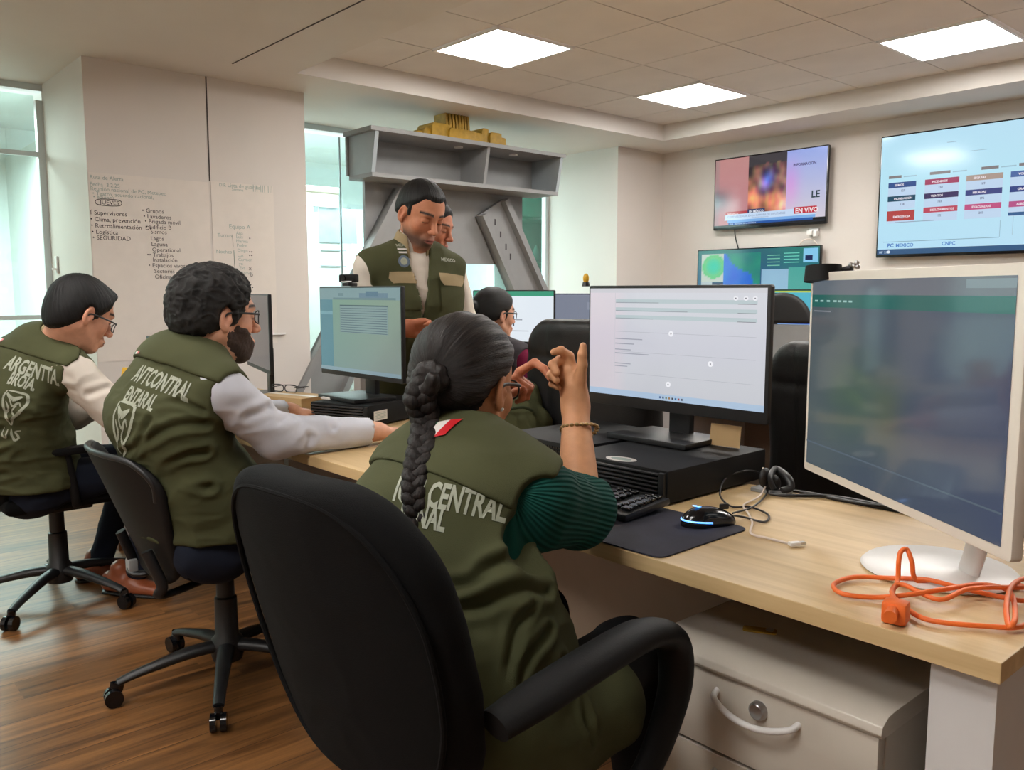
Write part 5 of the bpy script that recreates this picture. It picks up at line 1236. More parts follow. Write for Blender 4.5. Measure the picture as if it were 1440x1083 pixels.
# ================================================================= PEOPLE
V3 = lambda *a: np.array(a, dtype=float)
def torso_prims(J, o, k=.05, shr=.056):
    P = tube([J['pelvis'], J['waist'], J['chest'], J['upper']], [(a + o, b + o) for a, b in J['rad']], J['side'], k=k)
    for s in ('R', 'L'):
        P.append(rc(J['upper'], J[s + 'sh'], .062 + o, shr + o, k=k)); P.append(rc(J['neck'], J[s + 'sh'] + (0, 0, .0), .040 + o, .040 + o, k=k))
    return P
def arm_prims(S, E, W_, r, k=.02): return [rc(S, E, r[0], r[1], k=k), rc(E, W_, r[1] * .96, r[2], k=k)]
def leg_prims(hip, knee, ankle, r=(.088, .062, .045), k=.03): return [rc(hip, knee, r[0], r[1], k=k), rc(knee, ankle, r[1] * .95, r[2], k=k)]
def shoe(parent, off, ankle, toe_dir, m, name='shoe', L=.27):
    d = nv((toe_dir[0], toe_dir[1], 0)); s = np.array([d[1], -d[0], 0]); a = V3(ankle[0], ankle[1], 0)
    P = [seg(a - d * .05 + (0, 0, .045), a + d * .06 + (0, 0, .045), (.038, .045), (.043, .042), s, k=.02), seg(a + d * .06 + (0, 0, .035), a + d * (L - .09) + (0, 0, .026), (.045, .034), (.036, .026), s, k=.02),
         rc(a + (0, 0, .06), a + (0, 0, .10), .040, .040, k=.02), half(a + (0, 0, .010), (0, 0, 1), .003)]
    V, F, N = solid(P, .006, 1); o = Part().add(V, F).build(name, m, parent, off)
    P = [seg(a - d * .055 + (0, 0, .0), a + d * .06, (.038, .03), (.046, .03), s, k=.02), seg(a + d * .06, a + d * (L - .085), (.046, .03), (.036, .03), s, k=.02), half(a + (0, 0, .014), (0, 0, -1), .002), half(a + (0, 0, .001), (0, 0, 1), .002)]
    V, F, N = solid(P, .006, 1); Part().add(V, F).build('sole', M['black_pl'], o, off)
def vest_mesh(J, o, h, hem, neck_r=.070, arm_r=.092, extra=(), cuts=(), k=.05, arm_in=.03, sh_cut=True, neckdir=None):
    P = torso_prims(J, o, k) + list(extra); sd = nv(J['side'])
    nd = V3(*J['head']) - J['neck'] if neckdir is None else neckdir
    P.append(rc(J['neck'] + nv(nd) * .005, J['neck'] + nv(nd) * .2, neck_r, neck_r * 1.35, k=.006, op='s'))
    if sh_cut:
        for q, s in (('R', 1), ('L', -1)):
            c = J[q + 'sh'] + sd * s * arm_in; dn = nv(J[q + 'el'] - J[q + 'sh']) * .035
            P.append(seg(c + dn + sd * s * arm_r * .75, c + dn + sd * s * .3, (arm_r, arm_r), (arm_r * 1.2, arm_r * 1.2), (0, 0, 1), k=.005, op='s'))
    P += list(cuts)
    for p0, n in hem: P.append(half(p0, n))
    return P
def hair_flow_sphere(Vl, pole):
    """flow attribute: longitude around the gathering point, so strands run towards it"""
    p = nv(pole); a = nv(np.cross(p, (0, 0, 1)) if abs(p[2]) < .9 else np.cross(p, (0, 1, 0))); b = np.cross(p, a); d = Vl / (np.linalg.norm(Vl, axis=1, keepdims=True) + 1e-9)
    u, v, w = d @ a, d @ b, d @ p; r = np.sqrt(u * u + v * v) + 1e-6; return np.stack([u / r, v / r, np.arccos(np.clip(w, -1, 1))], 1)
def glasses(parent, off, Hm, m, w=.066, h=.036, y=.100, z=-.004):
    g = MB(); Rm = lambda p: Vector(xf(np.array([p]), Hm)[0])
    for s in (-1, 1):
        pts = [Rm((s * .034 + .5 * (w * .44) * 2 * math.cos(a) * .98 * (1 if abs(math.cos(a)) < 2 else 1) * .5 * 1.9, y - .012 * abs(math.cos(a)) * (1 if s * math.cos(a) > 0 else 0), z + h * .5 * math.copysign(abs(math.sin(a)) ** .7, math.sin(a)))) for a in [i * PI / 8 for i in range(16)]]
        g.sweep(pts, .0017, n=8, closed=True, sub=2)
    g.sweep([Rm((-.008, y + .001, z + .006)), Rm((0, y + .004, z + .009)), Rm((.008, y + .001, z + .006))], .0016, n=8)
    g.build('glasses_frame', m, parent, off=off)
    for s in (-1, 1):
        MB().sweep([Rm((s * .064, y - .012, z + .008)), Rm((s * .075, y - .04, z + .009)), Rm((s * .081, .005, z + .008)), Rm((s * .083, -.012, z - .004))], (.0016, .0032), n=8).build('glasses_temple', m, parent, off=off)
def hair_clip_male(T=.014, **kw): return taper(_hair_fn(**kw), T)
def _hair_fn(front=.083, top=.070, slope=(-.72, .70), nape=(-.09, -.062), nslope=.5):
    n = nv((0, slope[0], slope[1])); n2 = nv((0, -nslope, 1))
    def fn(X, Y, Z):
        a = -((Y - front) * n[1] + (Z - top - .010 * np.cos(np.clip(X * 38, -3, 3))) * n[2]); b = -((Y - nape[0]) * n2[1] + (Z - nape[1]) * n2[2])
        side = np.abs(X)
        burn = np.maximum(np.maximum(np.abs(Y - .022) - .012, -(Z + .032)), Z - .06) + 0 * X
        burn = np.where(side > .05, burn, .05)
        a = np.minimum(a, burn)
        return np.maximum(a, b)
    return fn
FLAG = None
def flag_patch(parent, off, target, org, right, upv, nrm, w=.05, h=.03):
    def q(x0, x1, y0=0, y1=h): return [[(x0, y0), (x1, y0), (x1, y1), (x0, y1)]]
    a = project(q(-w / 2, -w / 6), target, org, right, upv, 1, nrm, 'flag_green_band', M['greenflag'], parent, off, lift=.003, center=False)
    b = project(q(-w / 6, w / 6), target, org, right, upv, 1, nrm, 'flag_white_band', M['sticker'], parent, off, lift=.003, center=False)
    c = project(q(w / 6, w / 2), target, org, right, upv, 1, nrm, 'flag_red_band', M['red'], parent, off, lift=.003, center=False)
def stroke_poly(pts, w):
    """flat ribbon polygons along a curve in 2-D"""
    P = [(p.x, p.y) for p in crv([(a, b, 0) for a, b in pts], 5)]; out = []; n = len(P)
    for i in range(n - 1):
        (x0, y0), (x1, y1) = P[i], P[i + 1]; dx, dy = x1 - x0, y1 - y0; L = math.hypot(dx, dy) + 1e-9; nx_, ny_ = -dy / L, dx / L
        w0 = w * (.35 + .65 * math.sin(PI * min(1, max(0, i / (n - 1))))) if n > 6 else w; w1 = w * (.35 + .65 * math.sin(PI * (i + 1) / (n - 1))) if n > 6 else w
        out.append([(x0 - nx_ * w0, y0 - ny_ * w0), (x1 - nx_ * w1, y1 - ny_ * w1), (x1 + nx_ * w1, y1 + ny_ * w1), (x0 + nx_ * w0, y0 + ny_ * w0)])
    return out
def emblem():
    """tall shield of curling strokes"""
    s = []
    s += stroke_poly([(-.05, .10), (0, .105), (.055, .10), (.065, .05), (.045, .0), (.01, -.05), (.0, -.09)], .008)
    s += stroke_poly([(-.055, .10), (-.065, .05), (-.05, 0), (-.03, -.05), (-.005, -.09)], .008)
    s += stroke_poly([(-.05, .085), (-.01, .06), (.035, .085)], .013); s += stroke_poly([(-.03, .06), (.0, .02), (.025, .05), (.04, .03)], .006)
    s += stroke_poly([(-.045, .04), (-.02, .0), (-.035, -.03), (-.01, -.06)], .007); s += stroke_poly([(.02, .03), (.0, -.01), (.018, -.03), (.0, -.06)], .006)
    s += stroke_poly([(-.04, -.11), (-.045, -.15), (-.02, -.17), (-.015, -.12)], .006); s += stroke_poly([(0, -.11), (.01, -.15), (.035, -.17)], .006); s += stroke_poly([(.045, -.11), (.02, -.125), (.045, -.15), (.03, -.175), (.015, -.165)], .006)
    return s

# ------------------------------------------------------------------ the woman with the braid
def woman_braid():
    J = dict(pelvis=V3(-1.06, .80, .53), waist=V3(-1.09, .80, .70), chest=V3(-1.15, .835, .825), upper=V3(-1.175, .895, .900), neck=V3(-1.185, .925, .940),
             rad=[(.185, .13), (.150, .105), (.165, .110), (.14, .085)], Rsh=V3(-1.015, .945, .878), Lsh=V3(-1.300, .895, .872), head=(-1.221,0.960,1.051))
    J['head'] = V3(*J['head']); J['side'] = J['Rsh'] - J['Lsh']
    J['Rel'] = V3(*(-1.070,1.108,0.819)); J['Rwr'] = V3(*(-1.157,1.184,0.998)); J['Lel'] = V3(-1.47, 1.13, .80); J['Lwr'] = V3(*(-1.371,1.146,0.995))
    off = (-1.06, .80, 0)
    t = thing('person', 'woman with long dark braid, green ribbed sleeves and olive vest, counting on her fingers', 'person', off)
    Hm = frame(J['head'], head_dir(18, 8)); Hi = np.linalg.inv(Hm); Hm[:3, :3] *= 1.02; Hi = np.linalg.inv(Hm); nk = xf(np.array([J['neck'] - (0, 0, .02)]), Hi)[0]
    tone = (196, 138, 98)
    B = Part(); Vl, F = head_mesh(.0028, nk, .050); B.add(xf(Vl, Hm), F, skin_col(Vl, tone))
    # right hand and forearm
    vd = nv((J['Rwr'] - V3(0, 0, 1.22)) * (1, 1, 0)); rt = V3(-vd[1] * -1, -vd[0], 0) * 1.0; rt = nv(V3(vd[1], -vd[0], 0))
    yb = nv(V3(0, 0, 1) - rt * .10); zb = nv(vd * .62 + rt * .78); zb = nv(zb - yb * (zb @ yb)); xb = np.cross(yb, zb)
    HR = np.eye(4); HR[:3, 0] = xb; HR[:3, 1] = yb; HR[:3, 2] = zb; HR[:3, 3] = V3(*(-1.162,1.185,1.012))
    def chain(q, r, k=.0035): return [rc(q[i], q[i + 1], r[i], r[i + 1], k=k) for i in range(len(q) - 1)]
    P = [rc(J['Rwr'], (-1.162,1.184,1.033), .0245, .026, k=.01), rc((-1.159,1.184,1.023), (-1.166,1.180,1.065), .021, .017, k=.01), rc((-1.170,1.184,1.022), (-1.186,1.175,1.053), .019, .015, k=.01), rc((-1.150,1.181,1.024), (-1.141,1.181,1.056), .015, .012, k=.008)]
    P += chain([(-1.142,1.179,1.049), (-1.134,1.178,1.080), (-1.132,1.176,1.100), (-1.131,1.177,1.117)], [.0125, .0100, .0088, .0066])
    P += chain([(-1.165,1.182,1.068), (-1.166,1.174,1.095), (-1.170,1.156,1.107), (-1.176,1.142,1.104)], [.0110, .0098, .0085, .0068], .003)
    P += chain([(-1.175,1.179,1.066), (-1.181,1.163,1.086), (-1.175,1.138,1.080), (-1.162,1.136,1.065)], [.0110, .0100, .0088, .0072], .003)
    P += chain([(-1.183,1.175,1.057), (-1.189,1.159,1.069), (-1.179,1.138,1.060), (-1.165,1.139,1.050)], [.0105, .0095, .0084, .0070], .003)
    P += chain([(-1.186,1.175,1.044), (-1.193,1.163,1.052), (-1.183,1.146,1.041), (-1.170,1.149,1.035)], [.0095, .0085, .0075, .0064], .003)
    P += [rc(J['Rel'], J['Rwr'], .043, .0245, k=.02)]
    V, F, N = solid(P, .0022, 1); B.add(V, F, skin_tint(V, (204, 148, 108)))
    # left hand with raised index finger touching the other hand
    HL = frame((-1.320,1.122,1.002), -1 * V3(0, 0, 0) + nv(V3(*(-1.263,1.126,1.050)) - V3(*(-1.320,1.122,1.002))), (0.3, -.2, 1))
    P, _ = hand_prims(HL, 1, [(75, 80, 40), (75, 85, 45), (78, 85, 45), (80, 85, 45)], 3, (30, 20, 20), sc=.80)
    pts = [V3(*(-1.283,1.121,1.027)), V3(*(-1.261,1.130,1.060)), V3(*(-1.231,1.143,1.080)), V3(*(-1.200,1.139,1.070)), V3(*(-1.179,1.137,1.052))]
    for i in range(4): P.append(rc(pts[i], pts[i + 1], (.0105, .0092, .0085, .0078)[i], (.0092, .0085, .0078, .0066)[i], k=.004))
    P += [rc(J['Lel'], J['Lwr'], .038, .024, k=.02), rc(J['Lwr'], HL[:3, 3], .024, .024, k=.02)]
    V, F, N = solid(P, .0028, 1); B.add(V, F, skin_tint(V, (190, 120, 88)))
    V, F, N = solid(torso_prims(J, -.02), .014, 0); B.add(V, F, s2l(tone)); B.build('body', M['skin'], t, off)
    # sleeves: one ribbed sweater
    P = torso_prims(J, .0) + [rc(J['Rsh'], J['Rel'], .064, .060, k=.03), rc(J['Rsh'] - (0, 0, .04), J['Rel'] - (0, 0, .012), .05, .05, k=.03), rc(J['Rel'], J['Rel'] + (J['Rwr'] - J['Rel']) * .14, .053, .048, k=.03), rc(J['Rel'], J['Rel'] + (0, -.01, -.012), .054, .05, k=.03),
                              rc(J['Lsh'], J['Lel'], .060, .056, k=.03), rc(J['Lel'], J['Lel'] + (J['Lwr'] - J['Lel']) * .3, .053, .047, k=.03), rc(J['neck'] + (0, -.005, -.01), J['neck'] + (0, -.01, -.05), .045, .05)]
    fd = nv(J['Rwr'] - J['Rel']); c1 = J['Rel'] + (J['Rwr'] - J['Rel']) * .17
    P.append(el(c1 + fd * .052, (.075, .075, .055), [nv(np.cross(fd, (0, 1, 0))), nv(np.cross(fd, np.cross(fd, (0, 1, 0)))), fd], k=.004, op='s'))
    V, F, N = solid(P, .0045, 1)
    # rib coordinate: angle about the upper arm
    ax = nv(J['Rel'] - J['Rsh']); q = V - J['Rsh']; a1 = nv(np.cross(ax, (0, 0, 1))); a2 = np.cross(ax, a1); ang = np.arctan2(q @ a2, q @ a1)
    V2 = crease(V, N, [J['Rel'] + (.05, -.03, .03), J['Rel'] + (.02, -.055, .01), J['Rel'] + (-.03, -.05, -.01)], .008, .004); V2 = crease(V2, N, [c1 + (-.05, .0, -.035), c1 + (0, -.05, -.035), c1 + (.05, 0, -.03)], .007, .004)
    V2 = folds(V2, N, .0022, (9, 9, 14), 4)
    Part().add(V2, F, None, np.stack([ang * 46, ang * 0, ang * 0], 1)).build('sweater', M['rib'], t, off)
    # vest
    side = nv(J['side']); back = nv(np.cross((0, 0, 1), side) * -1)
    hipR = V3(-.93, .86, .53); kneeR = V3(-.93, 1.16, .55); hipL = V3(-1.20, .86, .53)
    extra = [seg(V3(-1.04, .80, .53), V3(-1.05, .80, .64), (.205, .15), (.175, .125), side, k=.05), seg(V3(-.97, .84, .52), V3(-.935, 1.00, .53), (.11, .10), (.095, .085), side, k=.05), seg(V3(-.90, .85, .50), V3(-.97, .88, .80), (.05, .11), (.04, .08), side, k=.05)]
    hem = [((-.9, .85, .455), (.12, -.2, 1))]
    arm_cut = [rc(V3(-.922, .875, .840), V3(-.78, .95, .80), .064, .08, k=.005, op='s'), rc(V3(-.925, .90, .880), V3(-.78, .95, .86), .062, .08, k=.005, op='s'), rc(J['Rsh'] + V3(.035, .02, -.075), J['Rsh'] + V3(.2, .10, -.16), .060, .12, k=.005, op='s'), rc(J['Rsh'] + V3(.045, .05, -.02), J['Rsh'] + V3(.25, .05, -.02), .075, .12, k=.005, op='s')]
    P = vest_mesh(J, .014, .005, hem, extra=extra, neck_r=.060, arm_r=.088, arm_in=.028, cuts=arm_cut)
    V, F, N = solid(P, .005, 1); lw = np.clip((.84 - V[:, 2]) / .1, 0, 1)
    V2 = folds(V, N, .0055, (6, 6, 15), 3); V = V + (V2 - V) * (.25 + .75 * lw[:, None])
    for pts, w, dpt in (([(-0.955, 0.885, 0.815), (-0.93, 0.818, 0.821), (-0.946, 0.782, 0.809), (-0.958, 0.751, 0.789), (-1.02, .70, .775)], .010, .013), ([(-0.909, 0.88, 0.762), (-0.906, 0.825, 0.778), (-0.918, 0.787, 0.773), (-0.936, 0.756, 0.761), (-.99, .715, .75)], .010, .012),
                        ([(-0.90, 0.834, 0.754), (-0.894, 0.798, 0.732), (-0.884, 0.775, 0.693), (-.89, .77, .65)], .008, .009), ([(-0.885, 0.857, 0.713), (-0.875, 0.804, 0.693), (-0.872, 0.783, 0.663), (-.88, .78, .61)], .008, .009), ([(-.875, .87, .66), (-.87, .83, .60), (-.875, .80, .54)], .009, .009),
                        ([(-.868, .93, .66), (-.85, .90, .60), (-.845, .90, .54)], .008, .008), ([(-.92, .76, .70), (-.95, .73, .66), (-1.0, .70, .64)], .010, .009), ([(-.90, .79, .60), (-.93, .76, .56), (-.98, .73, .54)], .009, .008)):
        V = crease(V, N, pts, w, dpt)
    vest = Part().add(V, F).build('vest', M['vest'], t, off)
    # yoke flap over the shoulder blades
    P = vest_mesh(J, .0205, .005, [(V3(-1.017, .792, .922), V3(0, .55, .83)), (V3(-1.17, .93, .9), V3(0, -1, .9))], neck_r=.061, arm_r=.084, arm_in=.032, cuts=arm_cut)
    V, F, N = solid(P, .004, 1); V = folds(V, N, .0016, (7, 7, 15), 3); yoke = Part().add(V, F).build('yoke_flap', M['vest'], vest, off)
    # side seams
    r2 = side; upv = V3(0, .14, 1)
    tn, tr = V3(.60, -.76, .38), V3(.75, .62, -.16); tu = np.cross(nv(tn), nv(tr)); project('ION CENTRAL', vest, V3(-1.03, .77, .884), tr, tu, .056, tn, 'lettering', M['letter'], vest, off, xs=.50)
    project('IONAL', vest, V3(-1.056, .745, .855), tr, tu, .052, tn, 'lettering', M['letter'], vest, off, xs=.50)
    flag_patch(vest, off, yoke, V3(-1.135, .815, .972), V3(.75, .62, .28), V3(.1, .3, 1), V3(.3, -.7, .7), w=.060, h=.052)
    # trousers
    P = [seg(V3(-1.06, .80, .50), V3(-1.06, .84, .54), (.17, .12), (.16, .11), side)] + leg_prims(hipR, V3(-1.03, 1.20, .53), V3(-1.06, 1.30, .10)) + leg_prims(hipL, V3(-1.28, 1.20, .53), V3(-1.30, 1.32, .10))
    V, F, N = solid(P, .009, 1); Part().add(folds(V, N, .003, (9, 9, 14), 2), F).build('trousers', M['blackcloth'], t, off)
    shoe(t, off, (-1.06, 1.31, 0), (0, 1), M['shoe_black'], L=.24); shoe(t, off, (-1.30, 1.33, 0), (0, 1), M['shoe_black'], L=.24)
    # hair drawn back to a knot
    knot = V3(.008, -.110, .002)
    P = cranium(.012, .02) + [el((0, -.05, -.02), (.070, .062, .055), k=.03), el((0, -.02, -.035), (.072, .055, .045), k=.03)]
    def clip(X, Y, Z):
        n = nv((0, -.60, .80)); a = -((Y - .086) * n[1] + (Z - .068) * n[2]); b = -((Z + .072) + (-.35) * (Y + .07)); return np.maximum(a, b)
    P += [taper(clip, .018, .03)]
    for s in (-1, 1): P.append(el((s * .088, .006, -.022), (.026, .022, .036), k=.006, op='s'))
    V, F, N = solid(P, .0032, 1); fl = hair_flow_sphere(V - V3(0, -.01, .02), knot - V3(0, -.01, .02))
    st = vn(np.stack([fl[:, 0] * 22, fl[:, 1] * 22, fl[:, 2] * 1.2], 1), 3) * .0016 + vn(np.stack([fl[:, 0] * 8, fl[:, 1] * 8, fl[:, 2] * 1.6], 1), 8) * .0022
    V = V + N * st[:, None]
    hp = Part().add(xf(V, Hm), F, None, fl * (1, 1, 1.5))
    # knot: coil
    kp = [rc(knot + (.020 * math.cos(a), -.004 - .003 * i, .020 * math.sin(a)), knot + (.020 * math.cos(a + .7), -.004 - .003 * (i + 1), .020 * math.sin(a + .7)), .013, k=.004) for i, a in enumerate([j * .7 for j in range(9)])] + [el(knot + (0, 0, 0), (.028, .024, .030), k=.01)]
    V, F, N = solid(kp, .003, 1); V = V + N * (vn(V * 160, 3) * .0015)[:, None]; hp.add(xf(V, Hm), F, None, V * (3, 3, 6)); hair = hp.build('hair', M['hair_long'], t, off)
    # braid of three strands
    path = crv([Vector((-1.186,0.851,1.072)), Vector((-1.177,0.826,1.040)), Vector((-1.175,0.837,1.000)), Vector((-1.129,0.795,0.965)), Vector((-1.096,0.760,0.933)), Vector((-1.073,0.740,0.900)), Vector((-1.059,0.740,0.860))], 16)
    from mathutils.bvhtree import BVHTree
    pass
    for _ in range(4): path = [path[0]] + [(path[i - 1] + path[i] * 2 + path[i + 1]) / 4 for i in range(1, len(path) - 1)] + [path[-1]]
    n = len(path); sidev = Vector(rt_of(-1.17, .8)); bp = Part()
    for sidx in range(3):
        pr = []; last = None
        for i in range(n):
            f = i / (n - 1); ph = f * 2 * PI * 4.6 + sidx * 2 * PI / 3; wd = .0150 * (1.12 - .45 * f)
            if f < .12: wd *= .75 + f * 2
            p = path[i] + sidev * (wd * 1.0 * math.sin(ph)) + Vector((-.65, .6, .0)) * (wd * .62 * math.sin(2 * ph)); p = V3(*p)
            rr = .0128 * (1.12 - .5 * f)
            if last is not None: pr.append(rc(last[0], p, last[1], rr, k=.0015))
            last = (p, rr)
        V, F, N = solid(pr, .0025, 1)
        fr = np.array([V @ V3(*sidev), V @ V3(-.65, .6, 0), V[:, 2]]).T
        V = V + N * (vn(np.stack([fr[:, 0] * 240, fr[:, 1] * 240, fr[:, 2] * 30], 1), sidx) * .0011)[:, None]; bp.add(V, F, None, fr * (7, 7, 4))
    bp.build('braid', M['hair_long'], t, off)
    glasses(t, off, Hm, M['black_pl'])
    # ear jewellery and bracelet
    e0 = Vector(xf(np.array([(.084, -.006, -.040)]), Hm)[0])
    MB().ball(e0, .0035, u=10, v=8).build('earring', M['white_pl'], t, off=off)
    MB().sweep([e0 + Vector((.002, -.012, -.028)), e0 + Vector((.004, -.012, -.040)), e0 + Vector((.0, -.012, -.048)), e0 + Vector((-.004, -.012, -.038))], .0014, n=8, closed=True).build('earring', M['chrome'], t, off=off)
    bc = V3(*(-1.134,1.172,0.953)); bd = nv(J['Rwr'] - J['Rel']); x1 = nv(np.cross(bd, (0, 1, 0))); x2 = np.cross(bd, x1); g = MB()
    for i in range(22):
        a = i * 2 * PI / 22; g.ball(Vector(bc + (x1 * math.cos(a) + x2 * math.sin(a)) * .0345 + bd * .003 * math.sin(a * 2)), (.0048, .0048, .0036), u=10, v=8)
    g.build('bracelet', mat('dull_gold_beads', (150, 124, 82), .35, metal=.6), t, off=off)
    return t
def rt_of(x, y): d = nv((x, y, 0)); return (d[1], -d[0], 0)
def skin_tint(V, tone):
    t = np.array(s2l(tone)); n = vn(V * 40, 2)[:, None] * .06; return np.clip(t * (1 + n * np.array([.5, 1, 1])), 0, 1)
woman_braid()

# ------------------------------------------------------------------ seated man with the beard
def seated_man(label, J, Hd, tone, hair, shirt, texts, chairish, knees, face, extra_vest=(), hemz=.50, shoes=None, emblem_at=None, flag_at=None, h=.006, hands=(), creases=(), hsc=1.05, neck_r=.060):
    off = (J['pelvis'][0], J['pelvis'][1], 0)
    t = thing('person', label, 'person', off)
    Hm = frame(J['head'], head_dir(*Hd[:2]), roll=Hd[2] if len(Hd) > 2 else 0); Hm[:3, :3] *= hsc; Hi = np.linalg.inv(Hm); nk = xf(np.array([J['neck'] - (0, 0, .02)]), Hi)[0]
    side = nv(J['side']); B = Part(); Vl, F = head_mesh(.003, nk, neck_r); B.add(xf(Vl, Hm), F, skin_col(Vl, tone, stubble=face.get('stubble', 0)))
    for (S_, E_, W_, Hf, sd_, curls, th) in hands:
        P, _ = hand_prims(Hf, sd_, curls, 7, th, sc=.95); P += [rc(E_, W_, .040, .027, k=.02), rc(W_, Hf[:3, 3], .027, .026, k=.02)]
        V, F, N = solid(P, .0032, 1); B.add(V, F, skin_tint(V, tone))
    V, F, N = solid(torso_prims(J, -.02), .014, 0); B.add(V, F, s2l(tone)); B.build('body', M['skin'], t, off)
    # shirt
    P = torso_prims(J, .0)
    for S_, E_, W_, *_ in hands: P += arm_prims(S_, E_, W_, (.070, .059, .040), k=.03) + [rc(W_ - nv(W_ - E_) * .03, W_, .0405, .0415, k=.004)]
    nd = nv(J['head'] - J['neck']); P += [rc(J['neck'] - nd * .02, J['neck'] + nd * .045, neck_r + .010, neck_r + .008, k=.012), rc(J['neck'] + nd * .02, J['neck'] + nd * .2, neck_r + .002, neck_r + .004, k=.003, op='s')]
    for S_, E_, W_, *_ in hands: P += [rc(W_ + nv(W_ - E_) * .028, W_ + nv(W_ - E_) * .10, .05, .05, k=.003, op='s')]
    P.append(half((0, 0, hemz + .03), (0, 0, 1))); V, F, N = solid(P, h * .9, 1); V = folds(V, N, .0055, (8, 8, 14), 5, None)
    for S_, E_, W_, *_ in hands[:1]:
        a = nv(E_ - S_); b = nv(W_ - E_)
        V = crease(V, N, [E_ + (.02, -.06, .02), E_ + (.05, -.02, .04), E_ + (.03, .03, .05)], .011, .007); V = crease(V, N, [E_ + b * .06 + (.0, -.05, .02), E_ + b * .08 + (.05, 0, .0), E_ + b * .05 + (.04, .02, -.03)], .010, .006); V = crease(V, N, [S_ + a * .10 + (.06, -.03, .0), S_ + a * .13 + (.05, .02, .04)], .012, .006); V = crease(V, N, [E_ + b * .16 + (.04, .0, .02), E_ + b * .18 + (.0, -.03, .04)], .009, .005)
    Part().add(V, F).build('shirt', shirt, t, off)
    # vest
    fwd_ = nv(np.cross((0, 0, 1), side)); ex = [seg(J['pelvis'], J['pelvis'] + (0, 0, .12), (J['rad'][0][0] + .022, J['rad'][0][1] + .025), (J['rad'][1][0] + .02, J['rad'][1][1] + .02), side, k=.05)] + list(extra_vest)
    P = vest_mesh(J, .016, h, [(J['pelvis'] + (0, 0, hemz - J['pelvis'][2]), (0, 0, 1))], extra=ex, neck_r=neck_r + .010, arm_r=.096, arm_in=.030)
    V, F, N = solid(P, h * .85, 1); lw = np.clip((J['chest'][2] - .03 - V[:, 2]) / .1, 0, 1)
    V2 = folds(V, N, .0065, (6, 6, 17), 11 + len(label)); V = V + (V2 - V) * (.3 + .7 * lw[:, None]); V = folds(V, N, .0022, (16, 16, 34), 21)
    for pts, w, dpt in creases: V = crease(V, N, pts, w, dpt)
    vest = Part().add(V, F).build('vest', M['vest'], t, off)
    up_ = J['upper']; P = vest_mesh(J, .0235, h, [texts['yoke'], (up_ + (0, .06, 0), (0, -1, .6))], neck_r=neck_r + .011, arm_r=.092, arm_in=.034)
    V, F, N = solid(P, h * .8, 1); V = folds(V, N, .002, (7, 7, 15), 3); yoke = Part().add(V, F).build('yoke_flap', M['vest'], vest, off)
    for (tx, org, size, xs) in texts['lines']: project(tx, vest, org - V3(0, 0, size * .35), texts['r'], np.cross(nv(texts['n']), nv(texts['r'])), size, texts['n'], 'lettering', M['letter'], vest, off, xs=xs)
    if emblem_at: project([[(x * emblem_at[2], y * emblem_at[1]) for x, y in q] for q in emblem()], vest, emblem_at[0], texts['r'], np.cross(nv(texts['n']), nv(texts['r'])), 1, texts['n'], 'printed_emblem', M['letter'], vest, off, center=False, lift=.002)
    if flag_at: flag_patch(vest, off, yoke, flag_at[0], side, (0, .3, 1), flag_at[1])
    P = [rc(J['neck'] - nd * .03, J['neck'] + nd * (.050 if hair == 'short' else .036), neck_r + .024, neck_r + .015, k=.01), rc(J['neck'] - nd * .05, J['neck'] + nd * .2, neck_r + .010, neck_r + .009, k=.002, op='s')]
    V, F, N = solid(P, .004, 1); Part().add(V, F).build('vest_collar', M['beige'] if hair == 'short' else M['vest'], vest, off)
    # trousers
    P = [seg(J['pelvis'] - (0, 0, .03), J['pelvis'] + (0, .05, .0), (J['rad'][0][0], .12), (J['rad'][0][0] - .01, .11), side)]
    for hip, kn, an in knees: P += leg_prims(hip, kn, an)
    V, F, N = solid(P, .009, 1); Part().add(folds(V, N, .004, (9, 9, 14), 2), F).build('trousers', M['navy'], t, off)
    for (an, dr, m_) in shoes or []: shoe(t, off, an, dr, m_)
    # hair
    if hair == 'curly':
        P = cranium(.016, .02) + [el((0, -.05, -.015), (.076, .064, .055), k=.03), hair_clip_male(T=.020, front=.088, top=.074, slope=(-.80, .60), nape=(-.09, -.082), nslope=.48)]
    else:
        P = cranium(.010, .02) + [el((0, -.05, -.01), (.072, .060, .048), k=.03), el((0, -.048, -.045), (.064, .056, .052), k=.03), el((0, .06, .085), (.045, .03, .020), k=.02), hair_clip_male(T=.014, front=.090, top=.070, slope=(-.74, .67), nape=(-.09, -.108), nslope=.80)]
    for s in (-1, 1): P.append(el((s * .092, -.004, -.012), (.026, .024, .038), k=.006, op='s'))
    V, F, N = solid(P, .003, 1)
    if hair == 'curly':
        q = V * 60; r_ = 1 - 2 * np.abs(vn(q + .8 * np.stack([vn(V * 40, 1), vn(V * 40, 2), vn(V * 40, 3)], 1), 4)); V = V + N * (r_ * .0038 + vn(V * 110, 9) * .0015)[:, None]; fl = V * 12 + .5 * np.stack([vn(V * 50, 1), vn(V * 50, 2), vn(V * 50, 3)], 1)
        hm = M['hair_curly']
    else:
        fl = hair_flow_sphere(V, V3(0, -.55, .8)); V = V + N * (vn(np.stack([fl[:, 0] * 26, fl[:, 1] * 26, fl[:, 2] * 3], 1), 3) * .0014)[:, None]; hm = M['hair_black']
    Part().add(xf(V, Hm), F, None, fl).build('hair', hm, t, off)
